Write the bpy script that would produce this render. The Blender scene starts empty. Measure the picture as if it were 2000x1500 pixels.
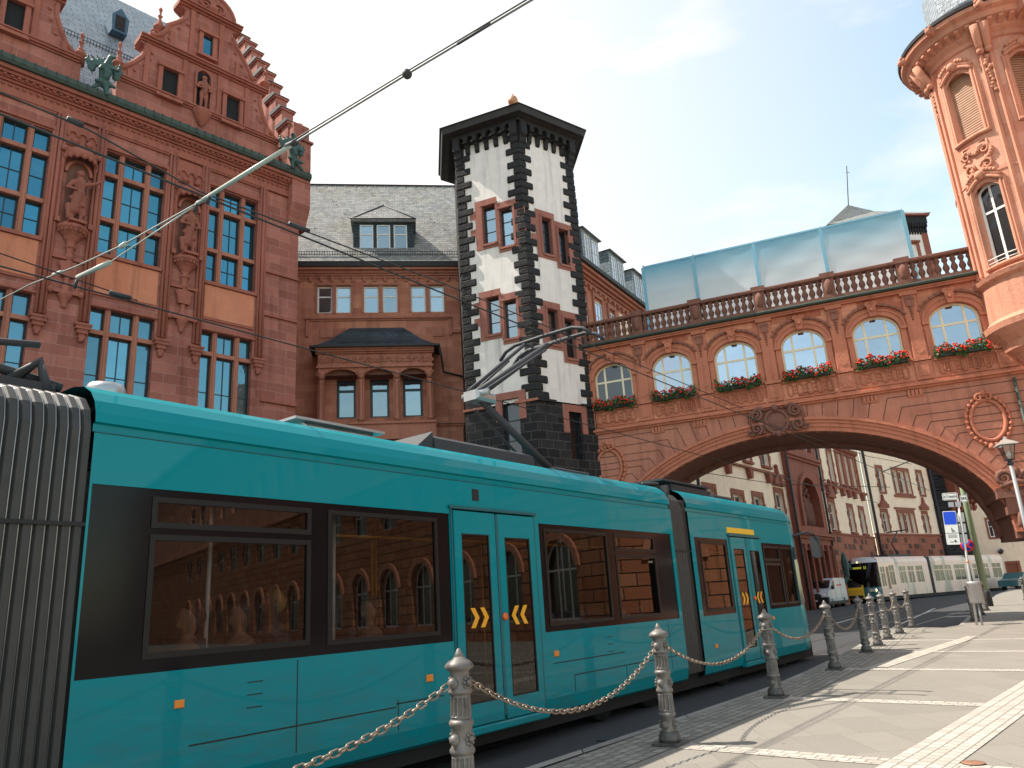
import bpy, bmesh, math, random
from mathutils import Vector, Matrix
R_=math.radians
random.seed(7)
# ---------------------------------------------------------------- camera
scene=bpy.context.scene
col=scene.collection
cd=bpy.data.cameras.new('camera'); cam=bpy.data.objects.new('camera',cd); col.objects.link(cam); scene.camera=cam
_p=math.atan(439/1500.); _r=R_(3.58)
fwd=Vector((0,math.cos(_p),math.sin(_p))); r0=Vector((1,0,0)); u0=Vector((0,-math.sin(_p),math.cos(_p)))
rr=r0*math.cos(_r)-u0*math.sin(_r); uu=u0*math.cos(_r)+r0*math.sin(_r)
M=Matrix((rr,uu,-fwd)).transposed().to_4x4(); M.translation=Vector((0,0,1.5)); cam.matrix_world=M
cd.sensor_width=36; cd.lens=27.0; cd.clip_start=.05; cd.clip_end=2000
scene.render.resolution_x=1024; scene.render.resolution_y=768
# ---------------------------------------------------------------- world and sun
SUN_AZ=-79.0; SUN_EL=55.0
w=bpy.data.worlds.new('World'); scene.world=w; w.use_nodes=True
nt=w.node_tree; nt.nodes.clear()
def wn(t,**k):
    n=nt.nodes.new(t)
    for a,b in k.items(): setattr(n,a,b)
    return n
sky=wn('ShaderNodeTexSky',sky_type='NISHITA',sun_disc=False,sun_elevation=R_(SUN_EL),sun_rotation=R_(SUN_AZ),air_density=1.2,dust_density=1.0,ozone_density=1.5)
tc=wn('ShaderNodeTexCoord')
dot=wn('ShaderNodeVectorMath',operation='DOT_PRODUCT'); dot.inputs[1].default_value=Vector((-.80,.52,.30)).normalized()
nt.links.new(tc.outputs['Generated'],dot.inputs[0])
mp=wn('ShaderNodeMapping'); mp.inputs['Scale'].default_value=(1.2,2.2,4.0); mp.inputs['Rotation'].default_value=(0,.5,.4)
nt.links.new(tc.outputs['Generated'],mp.inputs[0])
nz=wn('ShaderNodeTexNoise'); nz.inputs['Scale'].default_value=1.6; nz.inputs['Detail'].default_value=7; nz.inputs['Roughness'].default_value=.55
nt.links.new(mp.outputs[0],nz.inputs[0])
r1=wn('ShaderNodeMapRange'); r1.inputs['From Min'].default_value=.05; r1.inputs['From Max'].default_value=.80
nt.links.new(dot.outputs['Value'],r1.inputs[0])
r2=wn('ShaderNodeMapRange'); r2.inputs['From Min'].default_value=.45; r2.inputs['From Max'].default_value=.68; r2.inputs['To Max'].default_value=.7
nt.links.new(nz.outputs[0],r2.inputs[0])
ad=wn('ShaderNodeMath',operation='ADD',use_clamp=True); nt.links.new(r1.outputs[0],ad.inputs[0]); nt.links.new(r2.outputs[0],ad.inputs[1])
mx=wn('ShaderNodeMix',data_type='RGBA'); mx.inputs[7].default_value=(6.9,6.5,6.35,1)
nt.links.new(ad.outputs[0],mx.inputs[0])
gain=wn('ShaderNodeMix',data_type='RGBA',blend_type='MULTIPLY'); gain.inputs[0].default_value=1; gain.inputs[7].default_value=(2.15,2.05,1.6,1)
nt.links.new(sky.outputs[0],gain.inputs[6]); nt.links.new(gain.outputs[2],mx.inputs[6])
bg=wn('ShaderNodeBackground'); bg.inputs[1].default_value=.1
out=wn('ShaderNodeOutputWorld'); nt.links.new(mx.outputs[2],bg.inputs[0]); nt.links.new(bg.outputs[0],out.inputs[0])
sl=bpy.data.lights.new('sun','SUN'); so=bpy.data.objects.new('sun',sl); col.objects.link(so)
sl.energy=4.6; sl.angle=R_(.53); sl.color=(1,.93,.82)
sd=Vector((math.sin(R_(SUN_AZ))*math.cos(R_(SUN_EL)),math.cos(R_(SUN_AZ))*math.cos(R_(SUN_EL)),math.sin(R_(SUN_EL))))
so.rotation_euler=sd.to_track_quat('Z','Y').to_euler(); so.location=sd*60
scene.view_settings.view_transform='Standard'; scene.view_settings.look='None'; scene.view_settings.exposure=.85
# ---------------------------------------------------------------- helpers
def gz(x,y): return .0085*max(0,min(y,90)-8)
class FR:
    def __init__(s,x,y,z,az):
        a=R_(az); s.P=Vector((x,y,z)); s.v=Vector((math.sin(a),math.cos(a),0)); s.n=s.v.cross(Vector((0,0,1)))
        s.M=Matrix((s.v,s.n,Vector((0,0,1)))).transposed()
    def w(s,a,z,o=0): return s.P+s.v*a+s.n*o+Vector((0,0,z))
def tag(o,label=None,cat=None,group=None,kind=None):
    if label: o['label']=label
    if cat: o['category']=cat
    if group: o['group']=group
    if kind: o['kind']=kind
    return o
def empty(name,loc=(0,0,0),rz=0):
    o=bpy.data.objects.new(name,None); col.objects.link(o); o.location=loc; o.rotation_euler=(0,0,rz); o.empty_display_size=.2; return o
def thing(name,loc,label,cat,group=None,rz=0): return tag(empty(name,loc,rz),label,cat,group)
bpy_children={}
def reg(o,p):
    o.parent=p; bpy_children.setdefault(p.name,[]).append(o)
def copy_tree(o,loc=None,rz=None,label=None):
    def rec(a,par):
        c=a.copy(); col.objects.link(c)
        if par: reg(c,par)
        for ch in bpy_children.get(a.name,[]): rec(ch,c)
        return c
    c=rec(o,None)
    if loc is not None: c.location=loc
    if rz is not None: c.rotation_euler=(0,0,rz)
    if label: c['label']=label
    return c
W0=FR(0,0,0,90)   # s=+x, o=-y
W0.v=Vector((1,0,0)); W0.n=Vector((0,1,0))   # plain world frame: (s,z,o) = (x,z,y)
SPLIT={'niche_surround','niche','spandrel_panel','plaster_wall','medallion','attic_opening','marker_lamp','dark_block','window_trim','downpipe','passenger_seat','roof_joint','roof_unit','bogie','window_frame','window_pane','snow_guard','pale_grab_pole','yellow_grab_pole','corbel_table','sign_lettering','name_lettering','line_number_sign','stop_name_sign','sticker','back_panel','window_surround','spandrel_detail','bumper','side_window','pantograph_head','plaster_panel','window_bar','louvre','mullion','ledge','wall','body_side','stone_trim','door','driver_door_window','destination_text','wing_mirror','scaffold_pole','insulator','clamp','stay_wire','insulating_rod','loggia_ceiling','arch_trim','rusticated_base','relief','destination_text','interior_lining','seam','door_seam','side_lettering','stripe','downpipe','cornice','bellows','underframe','chevron'}-{'cornice','relief','side_lettering','louvre','name_lettering','sign_lettering','wall','chevron','mullion','seam','pantograph_head'}
class MB:
    """collects shapes given as (s,z,o) in a facade frame"""
    def __init__(s,fr=W0): s.fr=fr; s.V=[]; s.F=[]; s.Mi=[]; s.mt=0; s.sm=[]
    def add(s,vs,fs,smooth=False):
        b=len(s.V); s.V+=[Vector(v) for v in vs]
        for f in fs: s.F.append([b+i for i in f]); s.Mi.append(s.mt); s.sm.append(smooth)
    def m(s,i): s.mt=i; return s
    def box(s,a,b,c,d,e,f):
        if a>b:a,b=b,a
        if c>d:c,d=d,c
        if e>f:e,f=f,e
        s.add([(x,z,o) for o in (e,f) for z in (c,d) for x in (a,b)],[(0,2,3,1),(4,5,7,6),(0,1,5,4),(2,6,7,3),(0,4,6,2),(1,3,7,5)])
    def cbox(s,a,b,c,d,e,f,t=.02):   # box with chamfered front edges
        s.add([(a,c,e),(b,c,e),(b,d,e),(a,d,e),(a,c,f-t),(b,c,f-t),(b,d,f-t),(a,d,f-t),(a+t,c+t,f),(b-t,c+t,f),(b-t,d-t,f),(a+t,d-t,f)],
          [(0,3,2,1),(0,1,5,4),(1,2,6,5),(2,3,7,6),(3,0,4,7),(4,5,9,8),(5,6,10,9),(6,7,11,10),(7,4,8,11),(8,9,10,11)])
    def poly(s,pts): s.add(pts,[tuple(range(len(pts)))])
    def prism(s,pl,e,f):    # polygon in (s,z) between o=e and o=f
        n=len(pl); s.add([(a,z,e) for a,z in pl]+[(a,z,f) for a,z in pl],[tuple(range(n))[::-1],tuple(range(n,2*n))]+[(i,(i+1)%n,n+(i+1)%n,n+i) for i in range(n)])
    def prof(s,pl,a,b):     # polygon in (o,z) between s=a and s=b
        n=len(pl); s.add([(a,z,o) for o,z in pl]+[(b,z,o) for o,z in pl],[tuple(range(n)),tuple(range(n,2*n))[::-1]]+[(i,n+i,n+(i+1)%n,(i+1)%n) for i in range(n)])
    def cornice(s,a,b,z,steps,back=-.05):  # steps: list of (proj, height) going up from z
        pl=[(back,z)]; zz=z
        for p,h in steps: pl+=[(p,zz),(p,zz+h*.999)]; zz+=h
        pl.append((back,zz)); s.prof(pl,a,b)
    def wall(s,a,b,c,d,holes,o=0,dep=.3,mr=None):
        xs=sorted({a,b}|{x for h in holes for x in h[:2] if a<x<b}); zs=sorted({c,d}|{z for h in holes for z in h[2:4] if c<z<d})
        for i in range(len(xs)-1):
            for j in range(len(zs)-1):
                mxx=(xs[i]+xs[i+1])/2; mz=(zs[j]+zs[j+1])/2
                if any(h[0]<mxx<h[1] and h[2]<mz<h[3] for h in holes): continue
                s.poly([(xs[i],zs[j],o),(xs[i+1],zs[j],o),(xs[i+1],zs[j+1],o),(xs[i],zs[j+1],o)])
        keep=s.mt
        for h in holes:
            x0,x1,z0,z1=h[:4]; ri=h[4] if len(h)>4 else 0
            zp=z1-ri; N=12
            arc=[((x0+x1)/2-math.cos(math.pi*k/N)*(x1-x0)/2, zp+math.sin(math.pi*k/N)*ri) for k in range(N+1)] if ri else [(x0,z1),(x1,z1)]
            if ri:
                for k in range(N):
                    cx=x0 if k<N//2 else x1
                    s.poly([(cx,z1,o),(arc[k][0],arc[k][1],o),(arc[k+1][0],arc[k+1][1],o)])
                    if k==N//2-1: pass
                s.poly([(x0,z1,o),((x0+x1)/2,z1,o),(x1,z1,o)]) if False else None
            if mr is not None: s.mt=mr
            path=[(x0,z0)]+arc+[(x1,z0)] if ri else [(x0,z0),(x0,z1),(x1,z1),(x1,z0)]
            for k in range(len(path)):
                p,q=path[k],path[(k+1)%len(path)]
                s.poly([(p[0],p[1],o),(q[0],q[1],o),(q[0],q[1],o-dep),(p[0],p[1],o-dep)])
            s.mt=keep
    def arcband(s,cx,zc,rx,rz,t,e,f,a0=0,a1=180,N=20,tz=None):
        tz=t if tz is None else tz
        for k in range(N):
            u=R_(a0+(a1-a0)*k/N); v=R_(a0+(a1-a0)*(k+1)/N)
            P=lambda an,ex,o:(cx-math.cos(an)*(rx+ex*t),zc+math.sin(an)*(rz+ex*tz),o)
            s.add([P(u,0,e),P(v,0,e),P(v,1,e),P(u,1,e),P(u,0,f),P(v,0,f),P(v,1,f),P(u,1,f)],[(0,1,2,3),(7,6,5,4),(4,5,1,0),(3,2,6,7)]+([(0,3,7,4)] if k==0 else [])+([(1,5,6,2)] if k==N-1 else []))
    def tube(s,pts,r,seg=6,r2=None,cap=True,smooth=True):
        pts=[Vector(p) for p in pts]; n=len(pts); r2=r if r2 is None else r2
        vs=[];prev=None
        for i,p in enumerate(pts):
            t=(pts[min(i+1,n-1)]-pts[max(i-1,0)]).normalized()
            if prev is None:
                a=Vector((0,0,1)) if abs(t.z)<.9 else Vector((1,0,0)); u=t.cross(a).normalized()
            else: u=(prev-t*prev.dot(t)).normalized()
            prev=u; v=t.cross(u); q=r+(r2-r)*i/max(1,n-1)
            vs+=[p+(u*math.cos(2*math.pi*k/seg)+v*math.sin(2*math.pi*k/seg))*q for k in range(seg)]
        fs=[(i*seg+k,i*seg+(k+1)%seg,(i+1)*seg+(k+1)%seg,(i+1)*seg+k) for i in range(n-1) for k in range(seg)]
        if cap: fs+=[tuple(range(seg))[::-1],tuple(range((n-1)*seg,n*seg))]
        s.add(vs,fs,smooth)
    def lathe(s,c,prof,seg=12,a0=0,a1=360,smooth=True,axis='z'):
        full=a1-a0>=360; N=seg if full else seg+1; vs=[]
        for r,h in prof:
            for k in range(N):
                t=R_(a0+(a1-a0)*k/seg)
                if axis=='z': vs.append((c[0]+r*math.cos(t),c[1]+h,c[2]+r*math.sin(t)))
                elif axis=='s': vs.append((c[0]+h,c[1]+r*math.cos(t),c[2]+r*math.sin(t)))
                else: vs.append((c[0]+r*math.cos(t),c[1]+r*math.sin(t),c[2]+h))
        m=len(prof); fs=[]
        for i in range(m-1):
            for k in range(N if full else N-1):
                j=(k+1)%N; fs.append((i*N+k,i*N+j,(i+1)*N+j,(i+1)*N+k))
        if full:
            if prof[0][0]>1e-4: fs.append(tuple(range(N)))
            if prof[-1][0]>1e-4: fs.append(tuple(range((m-1)*N,m*N))[::-1])
        s.add(vs,fs,smooth)
    def ball(s,c,r,seg=8,sz=1,so=1):
        pr=[(max(1e-5,r*math.sin(math.pi*i/(seg//2+1))),-r*sz*math.cos(math.pi*i/(seg//2+1))) for i in range(seg//2+2)]
        s.lathe(c,pr,seg)
    def spiral(s,c,r,turns=1.4,th=.05,o=0,flip=1,a0=0,seg=6,N=18):
        pts=[]
        for k in range(N+1):
            f=k/N; a=R_(a0)+flip*f*turns*2*math.pi; q=r*(1-.82*f); pts.append((c[0]+q*math.cos(a),c[1]+q*math.sin(a),o+th*.3))
        s.tube(pts,th,seg,th*.7)
    def build(s,name,mats,parent=None,smooth=None,recalc=True,sub=None):
        if parent is not None and name in SPLIT and s.F:
            cl=s.clusters()
            if 1<len(cl)<=100:
                o=None
                for c in cl:
                    q=MB(s.fr); idx={}
                    for fi in c:
                        nf=[]
                        for v in s.F[fi]:
                            if v not in idx: idx[v]=len(q.V); q.V.append(s.V[v])
                            nf.append(idx[v])
                        q.F.append(nf); q.Mi.append(s.Mi[fi]); q.sm.append(s.sm[fi])
                    o=q._build(name,mats,parent,smooth,recalc)
                return o
        return s._build(name,mats,parent,smooth,recalc)
    def clusters(s,eps=.03):
        # shapes (groups of faces sharing vertices), then groups of shapes whose boxes touch
        par=list(range(len(s.V)))
        def fd(i):
            while par[i]!=i: par[i]=par[par[i]]; i=par[i]
            return i
        for f in s.F:
            a=fd(f[0])
            for v in f[1:]: par[fd(v)]=a
        sh={}
        for i,f in enumerate(s.F): sh.setdefault(fd(f[0]),[]).append(i)
        L=[]
        for k,fl in sh.items():
            vs=[s.V[v] for i in fl for v in s.F[i]]
            L.append([min(v[j] for v in vs)-eps for j in range(3)]+[max(v[j] for v in vs)+eps for j in range(3)]+[fl])
        L.sort(key=lambda b:b[0]); p2=list(range(len(L)))
        def f2(i):
            while p2[i]!=i: p2[i]=p2[p2[i]]; i=p2[i]
            return i
        for i in range(len(L)):
            for j in range(i+1,len(L)):
                if L[j][0]>L[i][3]: break
                if L[i][1]<=L[j][4] and L[j][1]<=L[i][4] and L[i][2]<=L[j][5] and L[j][2]<=L[i][5]: p2[f2(i)]=f2(j)
        out={}
        for i,b in enumerate(L): out.setdefault(f2(i),[]).extend(b[6])
        return [sorted(c) for c in out.values()]
    def _build(s,name,mats,parent=None,smooth=None,recalc=True,sub=None):
        if not isinstance(mats,(list,tuple)): mats=[mats]
        me=bpy.data.meshes.new(name); fr=s.fr
        org=None
        inv=None
        if parent is not None:
            q=parent; M4=Matrix.Identity(4)
            while q is not None:
                M4=Matrix.LocRotScale(q.location,q.rotation_euler,q.scale)@M4; q=q.parent
            inv=M4.inverted()
        vs=[fr.P+fr.v*v.x+fr.n*v.z+Vector((0,0,v.y)) for v in s.V]
        if inv is not None: vs=[inv@v for v in vs]
        me.from_pydata(vs,[],s.F)
        uv=me.uv_layers.new(name='UVMap'); li=0; data=[0.0]*(2*len(me.loops))
        for f in s.F:
            n=Vector((0,0,0)); P=[s.V[i] for i in f]
            for i in range(len(P)):
                a=P[i]; b=P[(i+1)%len(P)]; n.x+=(a.y-b.y)*(a.z+b.z); n.y+=(a.z-b.z)*(a.x+b.x); n.z+=(a.x-b.x)*(a.y+b.y)
            ax,ay,az=abs(n.x),abs(n.y),abs(n.z)
            for p in P:
                if az>=ax and az>=ay*.6: u_=(p.x,p.y)
                elif ax>=ay*.6: u_=(p.z+.31,p.y)
                else: u_=(p.x,p.z)
                data[2*li]=u_[0]; data[2*li+1]=u_[1]; li+=1
        uv.data.foreach_set('uv',data)
        for m_ in mats: me.materials.append(m_)
        me.polygons.foreach_set('material_index',s.Mi)
        me.polygons.foreach_set('use_smooth',s.sm if smooth is None else [smooth]*len(s.F))
        me.update()
        if recalc:
            bm=bmesh.new(); bm.from_mesh(me); bmesh.ops.recalc_face_normals(bm,faces=bm.faces); bm.to_mesh(me); bm.free()
        o=bpy.data.objects.new(name,me); col.objects.link(o)
        if parent is not None: reg(o,parent)
        return o
def blob(mb,caps):
    """tapered capsules to be fused"""
    for p0,p1,ra,rb in caps:
        p0=Vector(p0);p1=Vector(p1)
        mb.tube([p0,p0.lerp(p1,.5),p1],ra,10,rb)
        mb.ball(p0,ra,10); mb.ball(p1,rb,10)
def fuse(o,vox,smooth=2):
    md=o.modifiers.new('r','REMESH'); md.mode='VOXEL'; md.voxel_size=vox; md.use_smooth_shade=True
    ms=o.modifiers.new('s','SMOOTH'); ms.iterations=smooth; ms.factor=.5
    bpy.context.view_layer.update()
    dg=bpy.context.evaluated_depsgraph_get(); me=bpy.data.meshes.new_from_object(o.evaluated_get(dg))
    mats=[m for m in o.data.materials]
    o.modifiers.clear(); o.data=me
    if not me.materials:
        for m in mats: me.materials.append(m)
    return o
# ---------------------------------------------------------------- materials
def mat(name):
    m=bpy.data.materials.new(name); m.use_nodes=True; n=m.node_tree; b=n.nodes['Principled BSDF']; return m,n,b
def N(n,t,**k):
    x=n.nodes.new(t)
    for a,b in k.items(): setattr(x,a,b)
    return x
def c4(c): return (c[0],c[1],c[2],1)
def stone(name,c1,c2,mort=None,bw=.8,bh=.33,ms=.012,rough=.85,bump=.25,stain=(.62,.55,.55),stain_amt=.55,nscale=1.0,fine=14.,dist=.004,off=.5,streak=.68):
    m,n,b=mat(name); L=n.links
    tcn=N(n,'ShaderNodeTexCoord')
    nz=N(n,'ShaderNodeTexNoise'); nz.inputs['Scale'].default_value=.55*nscale; nz.inputs['Detail'].default_value=6; nz.inputs['Roughness'].default_value=.6
    L.new(tcn.outputs['Object'],nz.inputs[0])
    nf=N(n,'ShaderNodeTexNoise'); nf.inputs['Scale'].default_value=fine; nf.inputs['Detail'].default_value=4
    L.new(tcn.outputs['Object'],nf.inputs[0])
    if mort is not None:
        br=N(n,'ShaderNodeTexBrick'); br.offset=off; br.inputs['Color1'].default_value=c4(c1); br.inputs['Color2'].default_value=c4(c2); br.inputs['Mortar'].default_value=c4(mort)
        br.inputs['Scale'].default_value=1; br.inputs['Brick Width'].default_value=bw; br.inputs['Row Height'].default_value=bh; br.inputs['Mortar Size'].default_value=ms; br.inputs['Mortar Smooth'].default_value=.3; br.inputs['Bias'].default_value=0
        dm=N(n,'ShaderNodeMixRGB'); dm.blend_type='LINEAR_LIGHT'; dm.inputs[0].default_value=dist
        L.new(tcn.outputs['UV'],dm.inputs[1]); L.new(nf.outputs['Color'],dm.inputs[2]); L.new(dm.outputs[0],br.inputs[0])
        base=br.outputs['Color']
    else:
        mc=N(n,'ShaderNodeMix',data_type='RGBA'); mc.inputs[6].default_value=c4(c1); mc.inputs[7].default_value=c4(c2); L.new(nz.outputs[0],mc.inputs[0]); base=mc.outputs[2]
    mps=N(n,'ShaderNodeMapping'); mps.inputs['Scale'].default_value=(2.2,2.2,.16); L.new(tcn.outputs['Object'],mps.inputs[0])
    nst=N(n,'ShaderNodeTexNoise'); nst.inputs['Scale'].default_value=1.6; nst.inputs['Detail'].default_value=5; L.new(mps.outputs[0],nst.inputs[0])
    rst=N(n,'ShaderNodeMapRange'); rst.inputs['From Min'].default_value=.52; rst.inputs['From Max'].default_value=.75; rst.inputs['To Min'].default_value=1; rst.inputs['To Max'].default_value=streak; L.new(nst.outputs[0],rst.inputs[0])
    rp=N(n,'ShaderNodeMapRange'); rp.inputs['From Min'].default_value=.42; rp.inputs['From Max'].default_value=.72; rp.inputs['To Max'].default_value=stain_amt
    L.new(nz.outputs[0],rp.inputs[0])
    mu=N(n,'ShaderNodeMix',data_type='RGBA',blend_type='MULTIPLY'); mu.inputs[7].default_value=c4(stain); L.new(rp.outputs[0],mu.inputs[0]); L.new(base,mu.inputs[6])
    rf=N(n,'ShaderNodeMapRange'); rf.inputs['To Min'].default_value=.87; rf.inputs['To Max'].default_value=1.13; L.new(nf.outputs[0],rf.inputs[0])
    m3=N(n,'ShaderNodeMix',data_type='RGBA',blend_type='MULTIPLY'); m3.inputs[0].default_value=1; L.new(mu.outputs[2],m3.inputs[6]); sm_=N(n,'ShaderNodeMath',operation='MULTIPLY'); L.new(rf.outputs[0],sm_.inputs[0]); L.new(rst.outputs[0],sm_.inputs[1]); L.new(sm_.outputs[0],m3.inputs[7])
    L.new(m3.outputs[2],b.inputs['Base Color']); b.inputs['Roughness'].default_value=rough; b.inputs['Specular IOR Level'].default_value=.25
    bp=N(n,'ShaderNodeBump'); bp.inputs['Strength'].default_value=bump; bp.inputs['Distance'].default_value=.03
    if mort is not None:
        sb=N(n,'ShaderNodeMath',operation='SUBTRACT'); L.new(nf.outputs[0],sb.inputs[0]); L.new(br.outputs['Fac'],sb.inputs[1]); L.new(sb.outputs[0],bp.inputs['Height'])
    else: L.new(nf.outputs[0],bp.inputs['Height'])
    L.new(bp.outputs[0],b.inputs['Normal'])
    return m
def plain(name,c,rough=.5,metal=0,spec=.5,var=.0,vscale=3,coat=0,bump=0,em=None,es=0):
    m,n,b=mat(name); b.inputs['Base Color'].default_value=c4(c); b.inputs['Roughness'].default_value=rough; b.inputs['Metallic'].default_value=metal; b.inputs['Specular IOR Level'].default_value=spec; b.inputs['Coat Weight'].default_value=coat; b.inputs['Coat Roughness'].default_value=.04
    if em: b.inputs['Emission Color'].default_value=c4(em); b.inputs['Emission Strength'].default_value=es
    if var or bump:
        tcn=N(n,'ShaderNodeTexCoord'); nz=N(n,'ShaderNodeTexNoise'); nz.inputs['Scale'].default_value=vscale; nz.inputs['Detail'].default_value=6
        n.links.new(tcn.outputs['Object'],nz.inputs[0])
        rf=N(n,'ShaderNodeMapRange'); rf.inputs['From Min'].default_value=.3; rf.inputs['From Max'].default_value=.7; rf.inputs['To Min'].default_value=1-var; rf.inputs['To Max'].default_value=1+var; n.links.new(nz.outputs[0],rf.inputs[0])
        mu=N(n,'ShaderNodeMix',data_type='RGBA',blend_type='MULTIPLY'); mu.inputs[0].default_value=1; mu.inputs[6].default_value=c4(c); n.links.new(rf.outputs[0],mu.inputs[7]); n.links.new(mu.outputs[2],b.inputs['Base Color'])
        if bump:
            bp=N(n,'ShaderNodeBump'); bp.inputs['Strength'].default_value=bump; bp.inputs['Distance'].default_value=.02; n.links.new(nz.outputs[0],bp.inputs['Height']); n.links.new(bp.outputs[0],b.inputs['Normal'])
    return m
def glass(name,tint,dark=(.01,.015,.02),refl=.5,rough=.02,wob=.0):
    m,n,b=mat(name); b.inputs['Base Color'].default_value=c4(dark); b.inputs['Roughness'].default_value=.3
    g=N(n,'ShaderNodeBsdfGlossy'); g.inputs['Roughness'].default_value=rough
    oi=N(n,'ShaderNodeObjectInfo'); ro=N(n,'ShaderNodeMapRange'); ro.inputs['To Min'].default_value=.62; ro.inputs['To Max'].default_value=1.12; n.links.new(oi.outputs['Random'],ro.inputs[0])
    mo_=N(n,'ShaderNodeMix',data_type='RGBA',blend_type='MULTIPLY'); mo_.inputs[0].default_value=1; mo_.inputs[6].default_value=c4(tint); n.links.new(ro.outputs[0],mo_.inputs[7]); n.links.new(mo_.outputs[2],g.inputs['Color'])
    lw=N(n,'ShaderNodeLayerWeight'); lw.inputs[0].default_value=.35
    mr=N(n,'ShaderNodeMapRange'); mr.inputs['To Min'].default_value=refl; mr.inputs['To Max'].default_value=1; n.links.new(lw.outputs['Fresnel'],mr.inputs[0])
    ms=N(n,'ShaderNodeMixShader'); n.links.new(mr.outputs[0],ms.inputs[0]); n.links.new(b.outputs[0],ms.inputs[1]); n.links.new(g.outputs[0],ms.inputs[2])
    n.links.new(ms.outputs[0],n.nodes['Material Output'].inputs[0])
    if wob:
        tcn=N(n,'ShaderNodeTexCoord'); nz=N(n,'ShaderNodeTexNoise'); nz.inputs['Scale'].default_value=1.3; n.links.new(tcn.outputs['Object'],nz.inputs[0])
        bp=N(n,'ShaderNodeBump'); bp.inputs['Strength'].default_value=wob; bp.inputs['Distance'].default_value=.05; n.links.new(nz.outputs[0],bp.inputs['Height']); n.links.new(bp.outputs[0],g.inputs['Normal'])
    return m
def clearglass(name,tint,refl=.08):
    m,n,b=mat(name); t=N(n,'ShaderNodeBsdfTransparent'); t.inputs[0].default_value=c4(tint)
    g=N(n,'ShaderNodeBsdfGlossy'); g.inputs['Roughness'].default_value=.015; g.inputs['Color'].default_value=(1,.97,.93,1)
    lw=N(n,'ShaderNodeLayerWeight'); lw.inputs[0].default_value=.2
    mr=N(n,'ShaderNodeMapRange'); mr.inputs['To Min'].default_value=refl; mr.inputs['To Max'].default_value=1; n.links.new(lw.outputs['Fresnel'],mr.inputs[0])
    ms=N(n,'ShaderNodeMixShader'); n.links.new(mr.outputs[0],ms.inputs[0]); n.links.new(t.outputs[0],ms.inputs[1]); n.links.new(g.outputs[0],ms.inputs[2]); n.links.new(ms.outputs[0],n.nodes['Material Output'].inputs[0])
    return m
rose=stone('rose_sandstone',(.325,.112,.082),(.47,.175,.13),(.46,.27,.22),.85,.36,.008,stain=(.62,.55,.58))
rosep=stone('rose_sandstone_carved',(.34,.11,.077),(.45,.158,.11),fine=9,bump=.5)
roseo=stone('orange_sandstone_panel',(.60,.19,.10),(.68,.26,.15),(.5,.28,.2),1.3,1.4,.006,stain=(.85,.8,.8),fine=3,bump=.05)
mids=stone('middle_sandstone',(.44,.155,.10),(.60,.25,.16),(.42,.22,.15),.62,.34,.008,stain=(.68,.58,.58))
midp=stone('middle_sandstone_carved',(.42,.16,.105),(.52,.215,.145),fine=10,bump=.5)
brs=stone('bridge_sandstone',(.46,.145,.085),(.72,.31,.19),(.36,.16,.11),1.3,.42,.006,stain=(.6,.48,.45),stain_amt=.7,nscale=2.2)
brp=stone('bridge_sandstone_carved',(.46,.15,.09),(.62,.25,.155),fine=9,bump=.5,nscale=2)
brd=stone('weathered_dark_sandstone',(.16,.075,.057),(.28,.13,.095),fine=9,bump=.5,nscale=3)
trs=stone('turret_sandstone',(.58,.25,.165),(.70,.37,.27),(.5,.27,.19),1.0,.5,.006,stain=(.78,.66,.6),stain_amt=.5)
trp=stone('turret_sandstone_carved',(.58,.25,.16),(.66,.33,.225),fine=10,bump=.5)
groove=plain('dark_joint_line',(.12,.05,.035),.9)  # even dark tone for the joint strips between the arch stones
bas=stone('basalt',(.022,.022,.024),(.045,.043,.044),fine=11,bump=.9,rough=.8,nscale=5)
basb=stone('basalt_blocks',(.018,.018,.02),(.04,.039,.04),(.12,.10,.09),.62,.36,.016,fine=9,bump=.9,rough=.8,nscale=4)
plaster=stone('white_plaster',(.84,.76,.71),(.90,.84,.79),fine=3,bump=.04,stain=(.90,.90,.87),stain_amt=.4,nscale=.7)
cream=stone('cream_plaster',(.96,.73,.52),(.96,.79,.61),fine=3,bump=.05,stain=(.95,.9,.86),stain_amt=.5,nscale=.6,streak=.88)
trose=stone('tower_rose_sandstone',(.34,.135,.10),(.44,.19,.145),fine=9,bump=.3)
fardk=stone('far_dark_block',(.10,.055,.04),(.16,.085,.065),fine=5)
farst=stone('far_red_sandstone',(.27,.09,.06),(.36,.13,.085),fine=3,bump=.3)
farbl=stone('far_rusticated_sandstone',(.34,.115,.07),(.42,.16,.10),(.28,.11,.08),1.1,.5,.02,fine=3)
slate=stone('slate_tiles',(.21,.215,.215),(.36,.35,.33),(.09,.09,.09),.26,.17,.012,rough=.45,bump=.6,stain=(.8,.76,.62),stain_amt=.8,off=.4)
slated=stone('dark_slate_tiles',(.035,.05,.065),(.06,.08,.10),(.015,.02,.025),.26,.17,.012,rough=.5,bump=.5,stain=(.9,.9,.6))
slateb=stone('blue_slate_tiles',(.24,.29,.33),(.34,.39,.43),(.10,.12,.14),.45,.2,.016,rough=.35,bump=.5,stain=(.85,.85,.85))
copper=stone('verdigris_gutter',(.045,.062,.052),(.085,.12,.10),fine=5,bump=.3,rough=.6)
bronze=stone('green_bronze',(.012,.03,.027),(.11,.20,.18),fine=7,bump=.6,rough=.5,nscale=8)
asph=stone('asphalt',(.045,.047,.05),(.07,.07,.072),fine=60,bump=.35,rough=.85,stain=(.75,.75,.78),nscale=.8,streak=1)
slab=stone('grey_paving_slabs',(.215,.195,.168),(.245,.222,.192),(.19,.165,.13),.5,1.0,.006,fine=40,bump=.2,stain=(.88,.87,.86),nscale=2.2,off=.5,streak=1)
_n=slab.node_tree; _b=_n.nodes['Principled BSDF']; _src=_b.inputs['Base Color'].links[0].from_socket
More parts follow.
